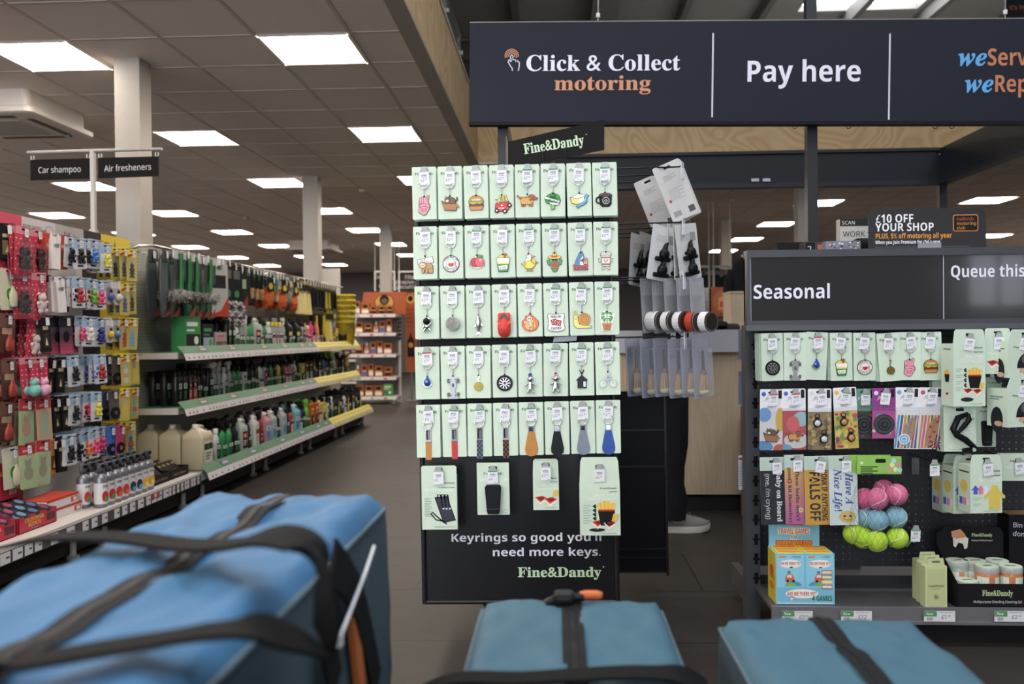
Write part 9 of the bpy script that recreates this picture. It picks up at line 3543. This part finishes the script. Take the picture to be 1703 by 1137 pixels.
def bag(o, x0, x1, y0, y1, z0, z1, seed, top=BLUE, sag=0.008):
 """soft box: blue lid, slate sides, zip along the middle"""
 nx, ny = 26, 40
 r = 0.03
 g = MB()

 def topz(s, t):
  ex, ey = min(s, 1 - s) * (x1 - x0), min(t, 1 - t) * (y1 - y0)
  d = min(ex, ey)
  e = 0 if d > r else -r + math.sqrt(max(0, r * r - (r - d) ** 2)) * 1.0
  w = sag * (hash2(s * 1.3 + seed, t * 1.7) + 0.6 * hash2(s * 2.9, t * 3.1 + seed))
  seam = -0.004 * math.exp(-((s - 0.5) / 0.02) ** 2)
  return z1 + e * 0.9 + (w if d > 0.01 else w * d / 0.01) + seam
 vs = []
 for j in range(ny + 1):
  for i in range(nx + 1):
   s, t = i / nx, j / ny
   vs.append((x0 + (x1 - x0) * s, y0 + (y1 - y0) * t, topz(s, t)))
 fs = [(j * (nx + 1) + i, j * (nx + 1) + i + 1, (j + 1) * (nx + 1) + i + 1, (j + 1) * (nx + 1) + i) for j in range(ny) for i in range(nx)]
 g.add(vs, fs, top, True)
 g.build('lid', o)
 s_ = MB()
 per_ = [(i, 0) for i in range(nx + 1)] + [(nx, j) for j in range(1, ny + 1)] + [(i, ny) for i in range(nx - 1, -1, -1)] + [(0, j) for j in range(ny - 1, 0, -1)]
 rings = []
 N = 8
 for q in range(N + 1):
  f = q / N
  rg = []
  for n_, (i, j) in enumerate(per_):
   x, y, z = vs[j * (nx + 1) + i]
   b = 0.005 * math.sin(PI * f) + 0.004 * hash2(n_ * 0.21 + seed, f * 3)*f
   nxv = (-1 if i == 0 else 1 if i == nx else 0)
   nyv = (-1 if j == 0 else 1 if j == ny else 0)
   rg.append((x + nxv * b, y + nyv * b, z + (z0 - z) * f))
  rings.append(rg)
 s_.loft(rings[::-1], SLATE, False, True)
 s_.add([rings[-1][k] for k in range(len(per_))], [tuple(reversed(range(len(per_))))], SLATE)
 s_.build('side_panels', o)
 pp_ = MB()
 e = [vs[j * (nx + 1) + i] for i, j in per_]
 pp_.tube([(p[0], p[1], p[2] + 0.001) for p in e] + [e[0]], 0.0035, M('4a5f6a', 0.7), 6)
 pp_.build('piping', o)
 z = MB()
 xm = (x0 + x1) / 2
 for k in range(ny):
  t0, t1 = k / ny, (k + 1) / ny
  if 0.02 < t0 < 0.99:
   za, zb = topz(0.5, t0) + 0.0065, topz(0.5, t1) + 0.0065
   for a, b in ((-0.017, -0.004), (0.004, 0.017)):
    z.add([(xm + a, y0 + (y1 - y0) * t0, za), (xm + b, y0 + (y1 - y0) * t0, za), (xm + b, y0 + (y1 - y0) * t1, zb), (xm + a, y0 + (y1 - y0) * t1, zb)], [(0, 1, 2, 3)], M('1c1c1e', 0.75), True)
   z.add([(xm - 0.004, y0 + (y1 - y0) * t0, za + 0.0015), (xm + 0.004, y0 + (y1 - y0) * t0, za + 0.0015), (xm + 0.004, y0 + (y1 - y0) * t1, zb + 0.0015), (xm - 0.004, y0 + (y1 - y0) * t1, zb + 0.0015)], [(0, 1, 2, 3)], M('1b1b1d', 0.5), True)
 z.build('zip', o)
 return topz


def ribbon(mb, pts, w, mat, up=None, th=0.0022):
 """flat webbing along points (position, width direction)"""
 P = [Vector(p[0]) for p in pts]
 # smooth
 Q, Wd = [], []
 n = len(P)
 for i in range(n - 1):
  for q in range(6):
   t = q / 6
   a, b, c, d = P[max(i - 1, 0)], P[i], P[i + 1], P[min(i + 2, n - 1)]
   Q.append(0.5 * ((2 * b) + (c - a) * t + (2 * a - 5 * b + 4 * c - d) * t * t + (3 * b - a - 3 * c + d) * t ** 3))
   Wd.append((Vector(pts[i][1]) * (1 - t) + Vector(pts[i + 1][1]) * t).normalized())
 Q.append(P[-1])
 Wd.append(Vector(pts[-1][1]).normalized())
 rings = []
 for i, p in enumerate(Q):
  t = (Q[min(i + 1, len(Q) - 1)] - Q[max(i - 1, 0)]).normalized()
  wv = (Wd[i] - t * Wd[i].dot(t)).normalized()
  nv = t.cross(wv)
  rings.append([tuple(p + wv * w / 2 * a + nv * th * b) for a, b in ((-1, -1), (1, -1), (1, 1), (-1, 1))])
 mb.loft(rings, mat, True, False)


b1 = thing('duffel_bag', 'large blue bag with black handles and a white cable tie, nearest at lower left', 'bag', (0, 0, 0.42), 0, 'blue bags in the foreground')
b1.location = (-0.415, 0.9, 0.42)
Zt = 0.85
bag(b1, -0.155, 0.14, -0.5, 0.47, 0.0, Zt - 0.42, 1.0, sag=0.0055)
IV = Matrix.Translation(b1.location).inverted()


def strap_pts(lst):
 return [(tuple(IV @ PZ(u, v, z)), wd) for u, v, z, wd in lst]


h = MB()
Yw = (0.25, 1, 0)
ribbon(h, strap_pts([(20, 905, 0.80, Yw), (90, 893, 0.855, Yw), (200, 893, 0.866, Yw), (300, 905, 0.872, Yw), (380, 905, 0.888, Yw), (450, 890, 0.903, (0.1, 1, 0.2)), (505, 905, 0.902, (-0.2, 1, 0.2)), (535, 950, 0.885, (-0.6, 1, 0)), (545, 1010, 0.85, (-0.7, .7, 0)), (538, 1066, 0.81, (-.6, .8, 0))]), 0.042, WEB)
h.build('handle', b1)
h = MB()
ribbon(h, strap_pts([(-90, 1160, 0.862, Yw), (10, 1110, 0.866, Yw), (130, 1086, 0.868, Yw), (250, 1066, 0.87, Yw), (350, 1050, 0.872, Yw), (430, 1046, 0.868, (0.1, 1, 0)), (490, 1060, 0.845, (-0.3, 1, 0)), (533, 1076, 0.81, (-.5, .8, 0))]), 0.034, WEB)
h.build('handle', b1)
h = MB()
sidex = -0.415 + 0.14 + 0.014
ss = lambda u, v: tuple(IV @ PX(u, v, sidex))
for pts in ([(548, 930), (590, 1000), (622, 1137)], [(540, 1070), (552, 1140)]):
 h.prism if False else None
 Pq = [Vector(ss(*q)) for q in pts]
 ribbon(h, [(tuple(q + Vector((0.004, 0, 0))), (0, 1, 0)) for q in Pq], 0.05, WEB)
h.build('side_strap', b1)
h = MB()
ribbon(h, [(ss(585, 1015), (0, 1, 0.2)), (ss(592, 1075), (0, 1, 0.2)), (ss(600, 1150), (0, 1, 0.2))], 0.03, M('b0602a', 0.7), th=0.004)
h.build('orange_tab', b1)
h = MB()
tp2 = [Vector(ss(u, v)) + Vector((0.018, 0, 0)) for u, v in ((600, 908), (585, 950), (560, 1010), (536, 1066))]
h.tube([tuple(q) for q in tp2], 0.0022, M('c9cdd2', 0.4), 6)
h.box(tp2[-1].x - 0.006, tp2[-1].x + 0.004, tp2[-1].y - 0.006, tp2[-1].y + 0.006, tp2[-1].z - 0.005, tp2[-1].z + 0.006, M('c9cdd2', 0.4))
h.build('cable_tie', b1)

Z2 = 0.64
for nm, xa, xb, yf, seed in (('middle', -0.135, 0.18, 1.52, 2.3), ('right', 0.268, 0.583, 1.455, 4.1)):
 cx = (xa + xb) / 2
 Z2 = 0.64 if nm == 'middle' else 0.633
 o = thing('duffel_bag', 'blue bag below the display stand with a black buckle and orange tag' if nm == 'middle' else 'blue bag at lower right before the Seasonal shelving', 'bag', (cx, 1.1, 0.28), 0, 'blue bags in the foreground')
 bag(o, xa - cx, xb - cx, -0.35, yf - 1.1, 0, Z2 - 0.28, seed, M('33586a', 0.7, 0, 0.1, 14, 0, 0.12), 0.0035)
 inv = Matrix.Translation(o.location).inverted()
 if nm == 'middle':
  h = MB()
  pz = lambda u, v, z: tuple(inv @ PZ(u, v, z))
  ribbon(h, [(pz(690, 1150, 0.60), Yw), (pz(760, 1128, 0.64), Yw), (pz(860, 1128, 0.648), Yw), (pz(960, 1122, 0.655), Yw), (pz(1060, 1118, 0.655), Yw), (pz(1130, 1124, 0.645), Yw), (pz(1180, 1150, 0.60), Yw)], 0.04, WEB)
  h.build('handle', o)
  h = MB()
  c = Vector(pz(942, 998, 0.645))
  h.rbox(c.x - 0.022, c.x + 0.014, c.y - 0.015, c.y + 0.02, c.z - 0.008, c.z + 0.014, 0.008, plastic('17171a'))
  h.tube([(c.x - 0.035, c.y, c.z - 0.006), (c.x - 0.01, c.y, c.z + 0.006), (c.x + 0.03, c.y, c.z + 0.006)], 0.008, plastic('17171a'), 8)
  h.build('buckle', o)
  h = MB()
  h.rbox(c.x + 0.022, c.x + 0.062, c.y - 0.004, c.y + 0.008, c.z + 0.002, c.z + 0.016, 0.005, M('c2602c', 0.5))
  h.tube([(c.x + 0.01, c.y, c.z + 0.008), (c.x + 0.03, c.y, c.z + 0.01)], 0.004, M('c2602c', 0.5), 6)
  h.build('zip_tag', o)
 else:
  h = MB()
  for i in range(2):
   h.prism if False else None
  h.box(xb - cx + 0.006, xb - cx + 0.012, -0.1, 0.1, 0.05, 0.3, WEB)
  h.build('side_strap', o)
d1 = thing('display_plinth', 'dark display plinth carrying the large blue bag', 'plinth', (-0.415, 0.85, 0))
MB().box(-0.17, 0.17, -0.55, 0.55, 0.03, 0.42, M('2c2a2b', 0.5)).build('plinth_body', d1)
MB().box(-0.155, 0.155, -0.5, 0.5, 0, 0.03, M('17171a', 0.6)).build('plinth_base', d1)
d2_ = thing('display_plinth', 'lower dark display plinth carrying the two right blue bags', 'plinth', (0.23, 1.1, 0))
MB().box(-0.40, 0.40, -0.4, 0.42, 0.03, 0.28, M('2c2a2b', 0.5)).build('plinth_body', d2_)
MB().box(-0.38, 0.38, -0.38, 0.4, 0, 0.03, M('17171a', 0.6)).build('plinth_base', d2_)
